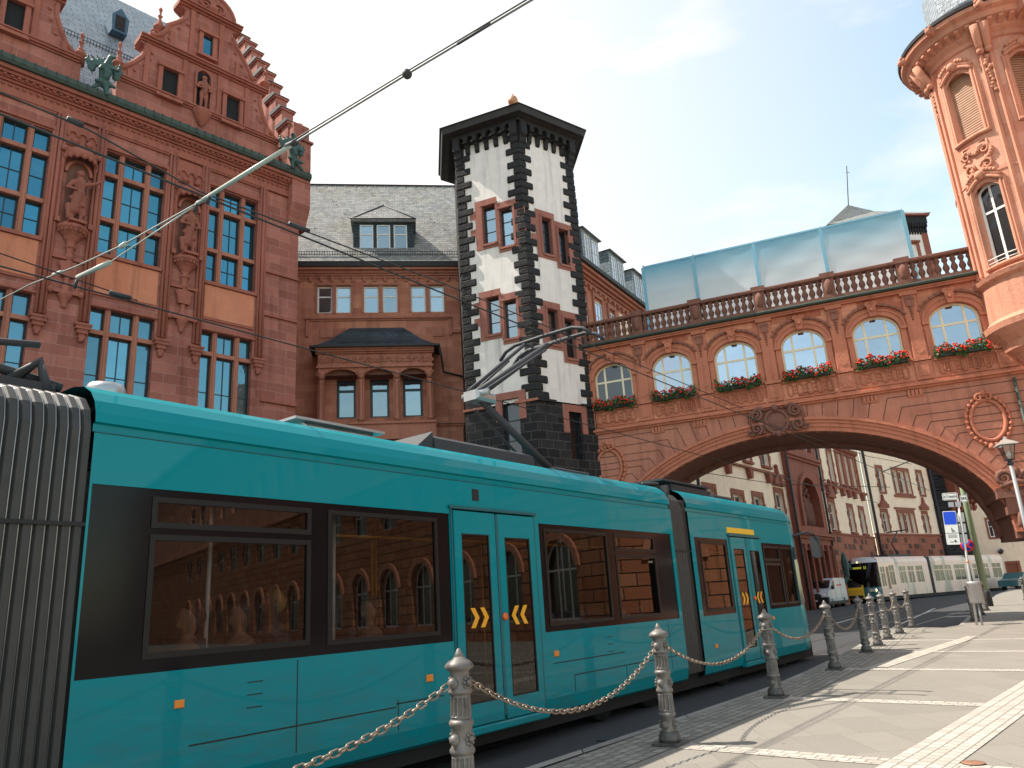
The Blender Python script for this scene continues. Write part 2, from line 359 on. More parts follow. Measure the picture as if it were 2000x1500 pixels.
_tc=N(_n,'ShaderNodeTexCoord'); _v=N(_n,'ShaderNodeTexVoronoi'); _v.inputs['Scale'].default_value=2.6; _n.links.new(_tc.outputs['Object'],_v.inputs[0])
_v2=N(_n,'ShaderNodeTexNoise'); _v2.inputs['Scale'].default_value=1.1; _n.links.new(_tc.outputs['Object'],_v2.inputs[0])
_a=N(_n,'ShaderNodeMapRange'); _a.inputs['From Min'].default_value=.045; _a.inputs['From Max'].default_value=.075; _a.inputs['To Min'].default_value=.62; _a.inputs['To Max'].default_value=1; _n.links.new(_v.outputs['Distance'],_a.inputs[0])
_m=N(_n,'ShaderNodeMix',data_type='RGBA',blend_type='MULTIPLY'); _m.inputs[0].default_value=.8; _n.links.new(_src,_m.inputs[6]); _n.links.new(_a.outputs[0],_m.inputs[7]); _n.links.new(_m.outputs[2],_b.inputs['Base Color'])
lcob=stone('light_granite_setts',(.36,.325,.28),(.47,.43,.375),(.22,.195,.165),.15,.12,.010,fine=30,bump=.35,stain=(.85,.85,.85),nscale=3,streak=1)
dcob=stone('kerbside_grey_setts',(.20,.19,.165),(.31,.29,.25),(.10,.09,.08),.19,.12,.010,fine=30,bump=.4,stain=(.8,.8,.8),nscale=3,streak=1)
kerbm=stone('granite_kerb',(.24,.23,.21),(.32,.30,.27),(.08,.07,.06),1.0,2,.012,fine=40,bump=.2)
paintw=plain('road_paint',(.5,.49,.46),.7,var=.25,vscale=12)
white=plain('white_window_paint',(.78,.76,.72),.45)
cream_f=plain('cream_window_paint',(.80,.70,.50),.45)
darkf=plain('dark_window_frame',(.012,.022,.03),.4)
g_left=glass('sky_tinted_window_glass',(.11,.44,.60),(.004,.02,.03),.5,wob=.12)  # blue of the mirrored sky is put into the glass tint
g_low=glass('curtained_window_glass',(.20,.48,.60),(.05,.09,.11),.45,wob=.2)
g_mid=glass('pale_window_glass',(.55,.72,.80),(.02,.03,.04),.5,wob=.2)
g_br=glass('sky_window_glass',(.78,.83,.95),(.02,.02,.025),.62,wob=.25)
g_dark=glass('dark_window_glass',(.35,.4,.45),(.008,.009,.01),.12,wob=.2)
black=plain('black_opening',(.006,.006,.007),.8)
teal,_n,_b=mat('teal_tram_paint')
_b.inputs['Roughness'].default_value=.45; _b.inputs['Specular IOR Level'].default_value=.05; _b.inputs['Coat Weight'].default_value=.3; _b.inputs['Coat Roughness'].default_value=.03
_tc=N(_n,'ShaderNodeTexCoord'); _mp=N(_n,'ShaderNodeMapping'); _mp.inputs['Scale'].default_value=(1.2,1.2,5); _nz=N(_n,'ShaderNodeTexNoise'); _nz.inputs['Scale'].default_value=2.2; _nz.inputs['Detail'].default_value=8; _nz.inputs['Roughness'].default_value=.65
_n.links.new(_tc.outputs['Object'],_mp.inputs[0]); _n.links.new(_mp.outputs[0],_nz.inputs[0])
_sx=N(_n,'ShaderNodeSeparateXYZ'); _n.links.new(_tc.outputs['Object'],_sx.inputs[0])
_hz=N(_n,'ShaderNodeMapRange'); _hz.inputs['From Min'].default_value=1.9; _hz.inputs['From Max'].default_value=.25; _n.links.new(_sx.outputs['Z'],_hz.inputs[0])
_mm=N(_n,'ShaderNodeMath',operation='MULTIPLY'); _n.links.new(_hz.outputs[0],_mm.inputs[0]); _rr=N(_n,'ShaderNodeMapRange'); _rr.inputs['From Min'].default_value=.35; _rr.inputs['From Max'].default_value=.8; _rr.inputs['To Max'].default_value=.7; _n.links.new(_nz.outputs[0],_rr.inputs[0]); _n.links.new(_rr.outputs[0],_mm.inputs[1])
_mx=N(_n,'ShaderNodeMix',data_type='RGBA'); _mx.inputs[6].default_value=(0,.222,.258,1); _mx.inputs[7].default_value=(.045,.12,.12,1); _n.links.new(_mm.outputs[0],_mx.inputs[0]); _n.links.new(_mx.outputs[2],_b.inputs['Base Color'])
teald=plain('teal_recess',(0.0,.10,.12),.4)
tramblk=plain('gloss_black_band',(.005,.005,.007),.12,spec=.18)
tramgl=clearglass('tram_window_glass',(.46,.44,.43),.035)
rubber=plain('black_rubber',(.012,.012,.013),.7)
bellm=plain('grey_bellows',(.036,.035,.033),.55,var=.15,vscale=6)
belld=plain('bellows_fold',(.05,.048,.046),.7)
silver=plain('brushed_silver',(.42,.42,.42),.35,metal=.7,var=.1)
steel=plain('galvanised_steel',(.42,.43,.45),.45,metal=.6,var=.15,vscale=8)
chain_m=plain('weathered_chain_steel',(.30,.24,.19),.42,metal=.75,var=.35,vscale=25)
cast=plain('silver_painted_cast_iron',(.165,.148,.135),.5,metal=.2,var=.35,vscale=10,bump=.12)
castd=plain('dirty_cast_iron',(.10,.09,.085),.6,metal=.3,var=.3,vscale=18,bump=.5)
dgrey=plain('dark_grey_metal',(.045,.045,.05),.6,spec=.3)
inner=plain('dark_interior',(.035,.033,.032),.8)
seatm=plain('seat_fabric',(.05,.06,.10),.9,var=.2,vscale=20)
yel=plain('yellow_paint',(.85,.37,.015),.5)
yelrail=plain('yellow_handrail',(.62,.30,.02),.35)
orange=plain('orange_lamp',(.75,.22,.02),.35)
orlamp=plain('orange_button',(.8,.13,.02),.35)
whitep=plain('white_paint',(.72,.72,.70),.4)
lgrey=plain('light_grey_pole',(.55,.55,.53),.4)
wirem=plain('black_cable',(.02,.02,.02),.6)
rodm=plain('pale_insulating_rod',(.42,.44,.40),.4)
leafm=plain('geranium_leaves',(.035,.11,.022),.6,var=.5,vscale=14)
flowm=plain('red_geranium_blossom',(.72,.025,.012),.6,var=.25,vscale=20)
boxm=plain('dark_planter',(.03,.035,.03),.7)
# ---------------------------------------------------------------- windows
def win(par,fr,a,b,c,d,o,fm,gm,cols=(.5,),rows=(.5,),fw=.06,bw=.045,rise=0,label=None,th=.05,name='window'):
    f=MB(fr)
    zt=d-rise
    f.box(a,a+fw,c,zt,o-th,o); f.box(b-fw,b,c,zt,o-th,o); f.box(a+fw,b-fw,c,c+fw,o-th,o)
    if rise: f.arcband((a+b)/2,zt,(b-a)/2-fw,rise-fw,fw,o-th,o,N=14)
    else: f.box(a+fw,b-fw,d-fw,d,o-th,o)
    for t in cols:
        x=a+(b-a)*t; h=d-fw
        if rise: h=zt+rise*math.sqrt(max(0,1-((x-(a+b)/2)/((b-a)/2))**2))-fw*.5
        f.box(x-bw/2,x+bw/2,c+fw,h,o-th*.9,o-.004)
    for t in rows:
        z=c+(d-c)*t; f.box(a+fw,b-fw,z-bw/2,z+bw/2,o-th*.8,o-.008)
    w_=f.build(name,fm,par)
    p=MB(fr)
    if rise:
        pts=[(a+.02,c+.02,o-th*.6),(b-.02,c+.02,o-th*.6)]+[((a+b)/2+math.cos(math.pi*k/12)*((b-a)/2-.02),zt+math.sin(math.pi*k/12)*(rise-.02),o-th*.6) for k in range(13)]
        p.poly(pts)
    else: p.poly([(a+.02,c+.02,o-th*.6),(b-.02,c+.02,o-th*.6),(b-.02,d-.02,o-th*.6),(a+.02,d-.02,o-th*.6)])
    q=p.build('pane',gm,w_,recalc=False)
    if label: w_['label']=label
    return w_
def bldg(name,fr,label,cat,group=None): return thing(name,fr.P.copy(),label,cat,group)
# ---------------------------------------------------------------- OLD SANDSTONE BUILDING (left)
L=FR(-8.549,29,0,43.4)
B1=bldg('town_hall',L,'large dark red sandstone town hall with scrolled gables and statues at the left','building')
holes=[]
bays=[(-3.85,-1.87),(-7.6,-5.52),(-11.35,-9.32),(-15.1,-13.07)]
for a,b in bays: holes+=[(a,b,13.95,17.9),(a,b,8.3,11.97),(a,b,2.5,6.6)]
m=MB(L); m.wall(-19,0,-.2,18.6,holes,0,.42)
m.box(-.42,0,-.2,18.6,-10,-.001)  # side return
m.box(-19,-.42,-.2,18.6,-10,-9.8)
m.build('wall',rose,B1)
orn=MB(L); orn2=MB(L)
for a,b in bays:
    # orange panel, sill, band
    orn.box(a-.06,b+.06,13.80,13.93,-.02,.10)
    orn.box(a-.02,b+.02,12.40,12.47,-.02,.05)
    orn.box(a-.1,b+.1,11.99,12.06,-.02,.06)
    orn.box(a-.08,a,13.93,17.95,-.02,.06); orn.box(b,b+.08,13.93,17.95,-.02,.06); orn.box(a-.08,b+.08,17.95,18.06,-.02,.08)
    orn.box(a-.05,b+.05,18.55,18.62,-.02,.07)
    for x in (a-.22,b+.22):
        for dx,rr_ in ((-.09,.05),(.04,.07),(.15,.045)): orn.lathe((x+dx,11.35,.05),[(rr_,0),(rr_,7.4)],8)
        for k,(w_,h) in enumerate(((.10,.16),(.16,.14),(.22,.12),(.26,.08))):
            zz=10.75+[0,.16,.30,.42][k]; orn.box(x-w_,x+w_,zz,zz+h,-.02,.04+w_*.75)
        orn.ball((x,10.7,.06),.09,8)
pn=MB(L)
for a,b in bays: pn.box(a+.01,b-.01,12.5,13.78,-.02,.025)
pn.build('spandrel_panel',roseo,B1)
orn.box(-1.5,0,14.95,15.05,-.02,.09); orn.box(-1.5,0,13.1,13.2,-.02,.09)
orn.box(-1.5,0,9.6,9.72,-.02,.12)
orn.box(-19,0,7.5,7.7,-.02,.14)
# frieze and cornice
orn.cornice(-19,.2,18.62,[(.10,.12),(.06,.35),(.14,.08),(.22,.10),(.32,.10),(.42,.14)])
for k in range(92):
    x=-18.9+k*.205; orn.ball((x,18.98,.09),.055,6)
    if x<.1: orn.box(x-.05,x+.05,19.20,19.28,.14,.28)
orn.build('cornice',rosep,B1)
g=MB(L); g.prof([(.2,19.51),(.52,19.51),(.58,19.62),(.56,19.80),(.2,19.92)],-19,.25); 
for k in range(60): x=-18.8+k*.32; g.box(x-.02,x+.02,19.60,19.82,.5,.60)
g.build('gutter',copper,B1)
# windows: stone mullions + panes
for a,b in bays:
    for (c,d,trs_) in ((13.95,17.9,(15.27,17.02)),(8.3,11.97,(11.13,))):
        w3=b-a; xs=[a,a+w3*.27,a+w3*.71,b]
        mu=MB(L)
        for x in xs[1:3]:
            mu.box(x-.085,x+.085,c,d,-.30,-.06); mu.box(x-.03,x+.03,c,d,-.06,-.025)
        lastx=xs
        for z in trs_:
            for i in range(3): mu.box(xs[i]+(.086 if i else 0),xs[i+1]-(.086 if i<2 else 0),z-.075,z+.075,-.30,-.05)
        mu.build('mullion',roseo if False else midp,B1)
        zs=[c]+list(trs_)+[d]
        for i in range(3):
            for j in range(len(zs)-1):
                x0=xs[i]+(.08 if i else 0); x1=xs[i+1]-(.08 if i<2 else 0); z0=zs[j]+(.07 if j else 0); z1=zs[j+1]-(.07 if j<len(zs)-2 else 0)
                h=z1-z0
                win(B1,L,x0,x1,z0,z1,-.22,darkf,g_left if c>12 else g_low,(.5,) if i==1 else (),(.5,) if h>1.1 else (),fw=.065,bw=.03)
    win(B1,L,a,b,2.5,6.6,-.25,darkf,g_left,(.33,.66),(.6,))
# niches with canopies and consoles between the bays
nm=MB(L)
for cx in (-4.62,-8.42,-12.2):
    nm.box(cx-.62,cx+.62,17.6,18.5,-.02,.06)
    for dx in (-.3,0,.3): nm.arcband(cx+dx,17.9,.13,.2,.05,.05,.12,N=8)
    for dx in (-.22,.22): nm.ball((cx+dx,17.75,.1),.13,8)
    # canopy
    nm.lathe((cx,17.0,.05),[(.46,0),(.52,.08),(.5,.3),(.42,.38),(.16,.45),(.1,.62),(.14,.68),(.02,.8)],14,0,180)
    for k in range(7):
        t=R_(15+k*25); nm.ball((cx+.48*math.cos(t),17.02,.05+.48*math.sin(t)),.09,6)
    for sx in (-1,1):
        nm.lathe((cx+sx*.5,14.75,.1),[(.06,0),(.05,.1),(.045,2.0),(.08,2.2),(.05,2.3)],8)
        nm.ball((cx+sx*.52,17.35,.14),.12,8); nm.box(cx+sx*.5-.07,cx+sx*.5+.07,14.6,14.78,0,.2)
    nm.arcband(cx,16.55,.34,.42,.09,0,.12,N=12)
    # console and pendant bracket below
    nm.lathe((cx,13.75,.06),[(.1,0),(.17,.03),(.17,.09),(.11,.13),(.16,.28),(.24,.36),(.24,.42),(.33,.47),(.38,.55),(.38,.62),(.46,.66),(.46,.76),(.36,.80),(.36,.86)],14,0,180)
    for k in range(9):
        t=R_(10+k*20); nm.ball((cx+.40*math.cos(t),14.32,.06+.40*math.sin(t)),.055,6)
    nm.lathe((cx,12.1,.04),[(.05,-.42),(.10,-.36),(.08,-.28),(.16,-.12),(.22,0),(.22,.1),(.12,.16),(.14,.3),(.09,.4),(.09,1.25),(.15,1.3),(.15,1.4),(.1,1.5),(.14,1.68)],10,0,180)
    nm.box(cx-.5,cx+.5,13.35,13.45,0,.12); nm.box(cx-.5,cx+.5,12.15,12.27,0,.16)
    nm.prism([(cx-.2,12.75),(cx+.2,12.75),(cx+.26,13.2),(cx,13.33),(cx-.26,13.2)],0,.17)
    nm.spiral((cx-.18,13.15,0),.14,1.2,.04,.1); nm.spiral((cx+.18,13.15,0),.14,1.2,.04,.1,-1,180)
    for sx in (-1,1): nm.lathe((cx+sx*.45,12.21,.12),[(.02,-.12),(.09,-.05),(.09,.05),(.02,.12)],8)
nm.build('niche_surround',rosep,B1)
nd=MB(L)
for cx in (-4.62,-8.42,-12.2):
    nd.prism([(cx-.33,14.6),(cx+.33,14.6),(cx+.33,16.6)]+[(cx+.33*math.cos(R_(t)),16.6+.38*math.sin(R_(t))) for t in range(20,180,20)]+[(cx-.33,16.6)],0,.012)
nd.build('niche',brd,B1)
# scrolled gables
G=[(-7.37,20.9),(-7.37,21.46),(-6.98,21.92),(-6.72,22.3),(-6.6,22.6),(-6.61,22.9),(-6.85,22.95),(-6.85,23.2),(-6.5,23.45),(-6.15,23.6),(-5.93,23.95),(-5.87,24.25),(-5.5,24.62),(-5.2,25.0),(-5.17,25.3),(-5.5,25.5),(-5.5,25.72),(-5.2,25.8)]
GT=[(-4.2+1.0*math.cos(R_(t)),25.8+.98*math.sin(R_(t))) for t in range(180,-1,-15)]
GR=[(-2.98,25.72),(-2.98,25.5),(-3.26,25.4),(-3.22,25.1),(-3.05,24.75),(-2.75,24.3),(-2.45,23.85),(-2.3,23.5),(-1.75,23.25),(-1.75,23.05),(-1.95,22.9),(-1.95,22.5),(-1.8,22.05),(-1.55,21.5),(-1.15,21.1),(-1.12,20.9)]
poly=G+GT+GR
for dxg in (0,-7.7):
    gm_=MB(L); P2=[(a+dxg,z) for a,z in poly]; gm_.prism(P2,-.55,.02)
    gm_.box(-7.5+dxg,-1.0+dxg,19.9,20.899,-.55,.0)
    gm_.build('gable',rose,B1)
    t=MB(L)
    edge=[(a+dxg,z) for a,z in G[1:6]],[(a+dxg,z) for a,z in G[8:15]],[(a+dxg,z) for a,z in GR[3:8]],[(a+dxg,z) for a,z in GR[10:15]],[(a+dxg,z) for a,z in GT]
    for e in edge: t.tube([(a,z,-.0) for a,z in e],.1,6); t.tube([(a,z,-.3) for a,z in e],.1,6)
    for e in edge[:4]:
        for (a,z),(b,y) in zip(e[:-1],e[1:]):
            cx=-4.25+dxg; s_=.22 if (a+b)/2<cx else -.22
            t.ball(((a+b)/2+s_,(z+y)/2-.12,.04),.06,6)
    for (a,b,z,pr) in ((-7.4,-1.08,20.9,.14),(-6.88,-1.72,23.02,.2),(-5.55,-2.93,25.5,.22)):
        t.cornice(a+dxg,b+dxg,z,[(pr*.45,.07),(pr,.08),(pr*1.35,.06)],-.5)
    for x in (-6.55,-5.12,-3.72,-2.55,-1.6,-7.1): t.box(x-.09+dxg,x+.09+dxg,21.12,21.5 if x in(-1.6,-7.1) else 22.98,0,.08)
    for x in (-5.7,-4.95,-3.75,-3.0): t.box(x-.09+dxg,x+.09+dxg,23.24,25.48 if -5.5<x<-3.5 else 24.0,0,.08)
    for (a,b,c,d) in ((-5.97,-5.38,20.98,22.14),(-3.43,-2.88,20.98,22.14),(-4.52,-4.12,23.6,24.54)):
        t.box(a-.16+dxg,a+dxg,c,d+.05,0,.16); t.box(b+dxg,b+.16+dxg,c,d+.05,0,.16); t.box(a-.2+dxg,b+.2+dxg,d+.05,d+.2,0,.22); t.box(a-.2+dxg,b+.2+dxg,c-.12,c,0,.2)
        t.box(a-.14+dxg,b+.14+dxg,d+.2,d+.3,0,.12)
    t.lathe((-4.38+dxg,20.55,.08),[(.05,-.25),(.2,-.05),(.3,.2),(.36,.3),(.36,.4)],12,0,180)
    t.arcband(-4.38+dxg,22.55,.27,.27,.08,0,.13,N=10)
    for sx in (-1,1): t.box(-4.38+sx*.31-.04+dxg,-4.38+sx*.31+.04+dxg,20.95,22.55,0,.13)
    t.spiral((-4.5+dxg,26.1,0),.3,1.3,.06,.05); t.spiral((-3.9+dxg,26.1,0),.3,1.3,.06,.05,-1,180); t.ball((-4.2+dxg,25.95,.1),.22,8)
    for sx,xx in ((1,-6.7),(-1,-1.85)): t.spiral((-4.25+(xx+4.25)*.86+dxg,23.55,0),.2,1.2,.05,.02,sx)
    t.ball((-6.35+dxg,23.5,-.1),.13,8); t.ball((-2.95+dxg,25.95,-.1),.11,8)
    t.build('gable_moulding',rosep,B1)
    d_=MB(L)
    for (a,b,c,d) in ((-5.97,-5.38,20.98,22.14),(-3.43,-2.88,20.98,22.14)): d_.box(a+dxg,b+dxg,c,d+.05,-.01,.035)
    d_.box(-4.63+dxg,-4.13+dxg,20.95,22.78,-.01,.032)
    d_.build('attic_opening',[black],B1)
    win(B1,L,-4.52+dxg,-4.12+dxg,23.6,24.54,.06,darkf,g_left,(),(),fw=.04)
# pinnacles
for x,zb in ((-8.72,21.0),(-7.45,21.3),(-6.12,23.7),(-1.62,23.4)):
    p=MB(L); p.lathe((x,zb,-.2),[(.17,0),(.17,.35),(.22,.38),(.22,.46),(.1,.5),(.13,.62),(.08,.68),(.05,.9),(.10,.95),(.04,1.0),(.05,1.2),(.08,1.26),(.01,1.4)],4 if False else 8); p.build('pinnacle',rosep,B1)
# roof with snow guards, louvre dormer
rf=MB(L); rf.add([(-19,19.95,-.3),(-.5,19.95,-.3),(-.5,29.2,-5.6),(-19,29.2,-5.6)],[(0,1,2,3)]); rf.add([(-19,19.95,-.31),(-.5,19.95,-.31),(-.5,19.95,-10),(-19,19.95,-10),(-.5,29.2,-5.7),(-19,29.2,-5.7)],[(2,3,5,4),(0,1,2,3),(1,4,2),(0,3,5)])
roof=rf.build('roof',slateb,B1,recalc=False)
sg=MB(L)
def rp(x,u): return (x,19.95+u*9.25,-.3-u*5.3)
for u in (.42,):
    for k in range(160):
        x=-18.9+k*.115; a=rp(x,u); sg.box(x-.012,x+.012,a[1],a[1]+.22,a[2]+.02,a[2]+.05)
    for h in (.03,.19): a=rp(0,u); sg.box(-18.9,-.6,a[1]+h,a[1]+h+.02,a[2]+.05,a[2]+.07)
sg.build('snow_guard',dgrey,roof)
ld=MB(L); x0,x1=-7.02,-6.42; bz=25.35; oo=-2.95
ld.prism([(x0,bz),(x1,bz),(x1+.04,bz+.75),((x0+x1)/2,bz+1.2),(x0-.04,bz+.75)],oo-1.2,oo)
lo=ld.build('louvre_dormer',plain('blue_lead',(.05,.12,.19),.5,var=.2),roof)
lv=MB(L)
for k in range(7): lv.box(x0+.12,x1-.12,bz+.12+k*.1,bz+.17+k*.1,oo,oo+.04)
lv.box(x0+.1,x1-.1,bz+.1,bz+.82,oo-.02,oo+.01); lv.build('louvre',[darkf],lo) if False else lv.build('louvre',dgrey,roof)
# corner pier corbelled out and stepped end gable
cp=MB(L)
cp.prof([(.02,17.3),(.14,17.7),(.3,18.0),(.38,18.3),(.38,21.35),(-.7,21.35),(-.7,17.3)],-.55,.3)
cp.box(-.62,.38,21.35,21.45,-.8,.46); cp.box(-.5,.25,21.45,22.2,-.7,.3)
E_=FR(L.P.x,L.P.y,0,43.4)
o=.0
steps=[(-.1,22.3),(-.65,23.3),(-1.25,24.3),(-1.85,25.35),(-2.5,26.4),(-3.15,27.4),(-3.8,28.4),(-4.5,29.4),(-5.3,30.3)]
for i,(oo,zt) in enumerate(steps):
    cp.box(-.55,.0,19.9,zt,oo-.85,oo+.0)
    cp.box(-.62,.07,zt,zt+.10,oo-.88,oo+.06)
cp.build('stepped_end_wall',rose,B1)
cc=MB(L)
for i,(oo,zt) in enumerate(steps):
    cc.prof([(oo+.1,zt+.10),(oo-.1,zt+.30),(oo-.9,zt+.30),(oo-.9,zt+.10)],-.66,.11)
cc.build('step_coping',dgrey,B1)
ob=MB(L); ob.lathe((-.12,21.5,.1),[(.2,0),(.2,.1),(.1,.15),(.1,.3),(.24,.45),(.26,.62),(.15,.8),(.02,.9)],10); ob.build('finial',rosep,B1)
# ---------------------------------------------------------------- MIDDLE WING
Mf=FR(-6.08,34,0,82)
B2=bldg('sandstone_wing',Mf,'red sandstone wing with slate roof and loggia, left of the plastered tower','building')
wz=(15.4,16.78); wx=[(-2.9,-2.2),(-2.03,-1.33),(-.73,-.03),(.16,.86),(1.5,2.2),(2.39,3.09)]
m=MB(Mf); m.wall(-8,4.6,-.2,17.3,[(a,b,wz[0],wz[1]) for a,b in wx]+[(-1.98,-1.12,10.25,12.1),(-.47,.4,10.25,12.1),(1.03,1.93,10.25,12.1)],0,.3)
m.box(-8,4.6,-.2,17.3,-9,-8.8); m.build('wall',mids,B2)
for a,b in wx: win(B2,Mf,a,b,wz[0],wz[1],-.12,white,g_mid,(),(.62,),fw=.075,bw=.07)
for a,b in ((-1.98,-1.12),(-.47,.4),(1.03,1.93)):
    win(B2,Mf,a,b,10.25,12.1,-.2,darkf,g_mid,(),(.72,),fw=.11,bw=.12,label='dark framed loggia window')
o_=MB(Mf)
o_.cornice(-8,4.2,17.15,[(.05,.12),(.12,.1),(.2,.12),(.34,.12)])
for k in range(24): x=-7.7+k*.5; o_.prof([(0,16.98),(.06,16.98),(.16,17.22),(0,17.22)],x-.07,x+.07)
o_.cornice(-3.4,3.4,14.98,[(.06,.08),(.14,.1)]); o_.box(-3.4,-3.25,14.2,14.98,0,.08); o_.box(3.25,3.4,14.2,14.98,0,.08)
o_.box(-8,-3.9,14.3,14.45,0,.1); o_.box(3.4,4.2,14.3,14.45,0,.1)
o_.cornice(-8,4.2,9.75,[(.08,.1),(.16,.1)])
for a,b in wx:
    o_.box(a-.1,b+.1,16.8,16.92,0,.06); o_.box(a-.1,a,15.4,16.8,0,.03); o_.box(b,b+.1,15.4,16.8,0,.03)
o_.box(-2.75,-2.2,14.15,14.6,0,.05); o_.box(2.5,3.0,14.15,14.6,0,.05)
o_.build('cornice',midp,B2)
gt=MB(Mf); gt.prof([(.2,17.62),(.42,17.62),(.48,17.85),(.2,17.95)],-8,4.4); gt.build('gutter',dgrey,B2)
rf=MB(Mf); rf.add([(-9,17.9,.4),(4.8,17.9,.4),(4.8,25.2,-5.0),(-9,25.2,-5.0),(4.8,17.9,-10),(-9,17.9,-10)],[(0,1,2,3),(3,2,4,5)]); rf=rf.build('roof',slate,B2,recalc=False)
def rz(o): return 17.9+(.4-o)*1.352
sg=MB(Mf)
for k in range(66):
    x=-4.0+k*.12; sg.box(x-.012,x+.012,rz(.1)+.02,rz(.1)+.26,.10,.13)
for h in (.05,.22): sg.box(-4.0,3.9,rz(.1)+h,rz(.1)+h+.02,.12,.14)
for k in range(16):
    x=-4.2+k*.55; sg.tube([(x,rz(-4.75)+.1,-4.62),(x+.05,rz(-4.75)-.12,-4.5),(x+.16,rz(-4.75)-.1,-4.45)],.012,4)
sg.tube([(-9,25.24,-4.98),(4.8,25.24,-4.98)],.05,6)
for x,oo in ((-3.3,-1.6),(-1.9,-2.6),(2.6,-2.3),(3.3,-1.5),(-2.6,-3.6),(1.7,-3.5)): sg.tube([(x,rz(oo)+.25,oo+.05),(x+.04,rz(oo),oo+.12),(x+.15,rz(oo)-.02,oo+.15)],.014,4)
sg.build('snow_guard',dgrey,rf)
# big dormer
dm=MB(Mf); a,b=-1.25,1.72; dm.box(a,b,18.7,20.5,-2.6,-.42); dm.build('dormer',slated,B2); dmo=bpy.context.scene.collection.objects[-1]
dr=MB(Mf); cx=(a+b)/2; dr.add([(a-.12,20.5,-.25),(b+.12,20.5,-.25),(b+.12,20.5,-3.2),(a-.12,20.5,-3.2),(cx-.1,21.95,-1.5),(cx+.1,21.95,-3.2),(a-.12,20.36,-.25),(b+.12,20.36,-.25),(b+.12,20.36,-3.2),(a-.12,20.36,-3.2)],[(0,1,4),(1,2,5,4),(0,4,5,3),(6,7,1,0),(7,8,2,1),(9,6,0,3),(6,9,8,7)]); dr.build('dormer_roof',slate,B2)
hp=MB(Mf)
for q_ in ((a-.12,20.5,-.25),(b+.12,20.5,-.25)): hp.tube([q_,(cx,21.97,-1.5)],.04,5)
hp.tube([(cx,21.97,-1.5),(cx+.1,21.97,-3.1)],.04,5); hp.tube([(a-.14,20.52,-.25),(b+.14,20.52,-.25)],.035,5); hp.build('ridge_flashing',dgrey,B2)
for i in range(3):
    x=a+.32+i*.83; win(B2,Mf,x,x+.66,18.85,20.22,-.37,white,g_mid,(),(.62,),fw=.06,bw=.08)
# loggia
lg=MB(Mf)
A_,Bq=-2.72,2.38; O=.95
lg.box(A_-.1,Bq+.1,9.0,9.6,0,O+.1); lg.cornice(A_-.12,Bq+.12,9.6,[(O+.06,.1),(O+.14,.12)],0)
hs=[(-2.45,-.98,9.83,12.3,.35),(-.68,.62,9.83,12.3,.35),(.92,2.12,9.83,12.3,.35)]
lg.wall(A_,Bq,9.82,12.45,hs,O,.28); lg.box(A_,A_+.2,9.82,12.45,0,O-.001); lg.box(Bq-.2,Bq,9.82,12.45,0,O-.001)
for x in (-2.58,-.83,.77,2.25):
    lg.lathe((x,9.85,O+.02),[(.14,0),(.14,.12),(.09,.2),(.085,1.7),(.1,1.8),(.14,1.9)],10)
    lg.lathe((x,11.8,O+.04),[(.1,0),(.15,.12),(.2,.26),(.2,.34)],10)
    for sx in (-1,1): lg.spiral((x+sx*.13,12.05,0),.09,1.1,.03,O+.12,sx)
lg.box(A_-.06,Bq+.06,12.35,12.45,0,O+.1)
lg.box(A_,Bq,12.46,13.0,0,O+.02)
lg.cornice(A_-.1,Bq+.1,13.0,[(O+.12,.07),(O+.22,.08),(O+.3,.1)],0)
random.seed(3)
for k in range(17):
    x=A_+.17+k*.3; f_=1 if k%2 else -1; lg.spiral((x,12.72,0),.14,1.3,.035,O+.03,f_,90*k); lg.ball((x+.15,12.62,O+.05),.05,6)
for k in range(7): lg.ball((Bq+.03,12.7,.15+k*.13),.09,6)
lg.build('loggia',midp,B2)
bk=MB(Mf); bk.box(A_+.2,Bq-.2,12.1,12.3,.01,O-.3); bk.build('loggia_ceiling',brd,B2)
lr=MB(Mf); e0,e1=-3.02,2.72; z0=13.26
lev=[(0,0,O+.42),(.38,.22,O+.12),(.85,.55,.72),(1.25,.95,.45),(1.62,1.32,.1)]
vs=[];fs=[]
for dx,dz,oo in lev: vs+=[(e0+dx,z0+dz,oo),(e1-dx,z0+dz,oo),(e1-dx,z0+dz,-.02),(e0+dx,z0+dz,-.02)]
for i in range(4):
    b4=i*4
    for k in (0,1,3): fs.append((b4+k,b4+(k+1)%4,b4+4+(k+1)%4,b4+4+k))
fs.append((0,1,2,3)); fs.append((16,17,18,19)); lr.add(vs,fs); lr=lr.build('loggia_roof',slated,B2)
ls=MB(Mf)
for k in range(40): x=-1.9+k*.088; ls.box(x-.008,x+.008,z0+.28,z0+.48,1.02,1.05)
for h in (.3,.46): ls.box(-1.9,1.6,z0+h,z0+h+.015,1.04,1.06)
ls.build('snow_guard',dgrey,lr)
lt=MB(Mf); lt.prof([(O+.36,z0-.05),(O+.47,z0-.05),(O+.48,z0+.03),(O+.3,z0+.03)],e0-.03,e1+.03); lt.box(e1-.02,e1+.05,z0-.05,z0+.03,0,O+.3); lt.box(e0-.05,e0+.02,z0-.05,z0+.03,0,O+.3)
lt.tube([(e1,z0,O+.3),(e1+.1,z0-.5,O),(e1+.2,z0-.95,.2),(e1+1.2,z0-1.2,.12)],.05,6); lt.build('gutter',dgrey,lr) if False else lt.build('loggia_gutter',dgrey,B2)
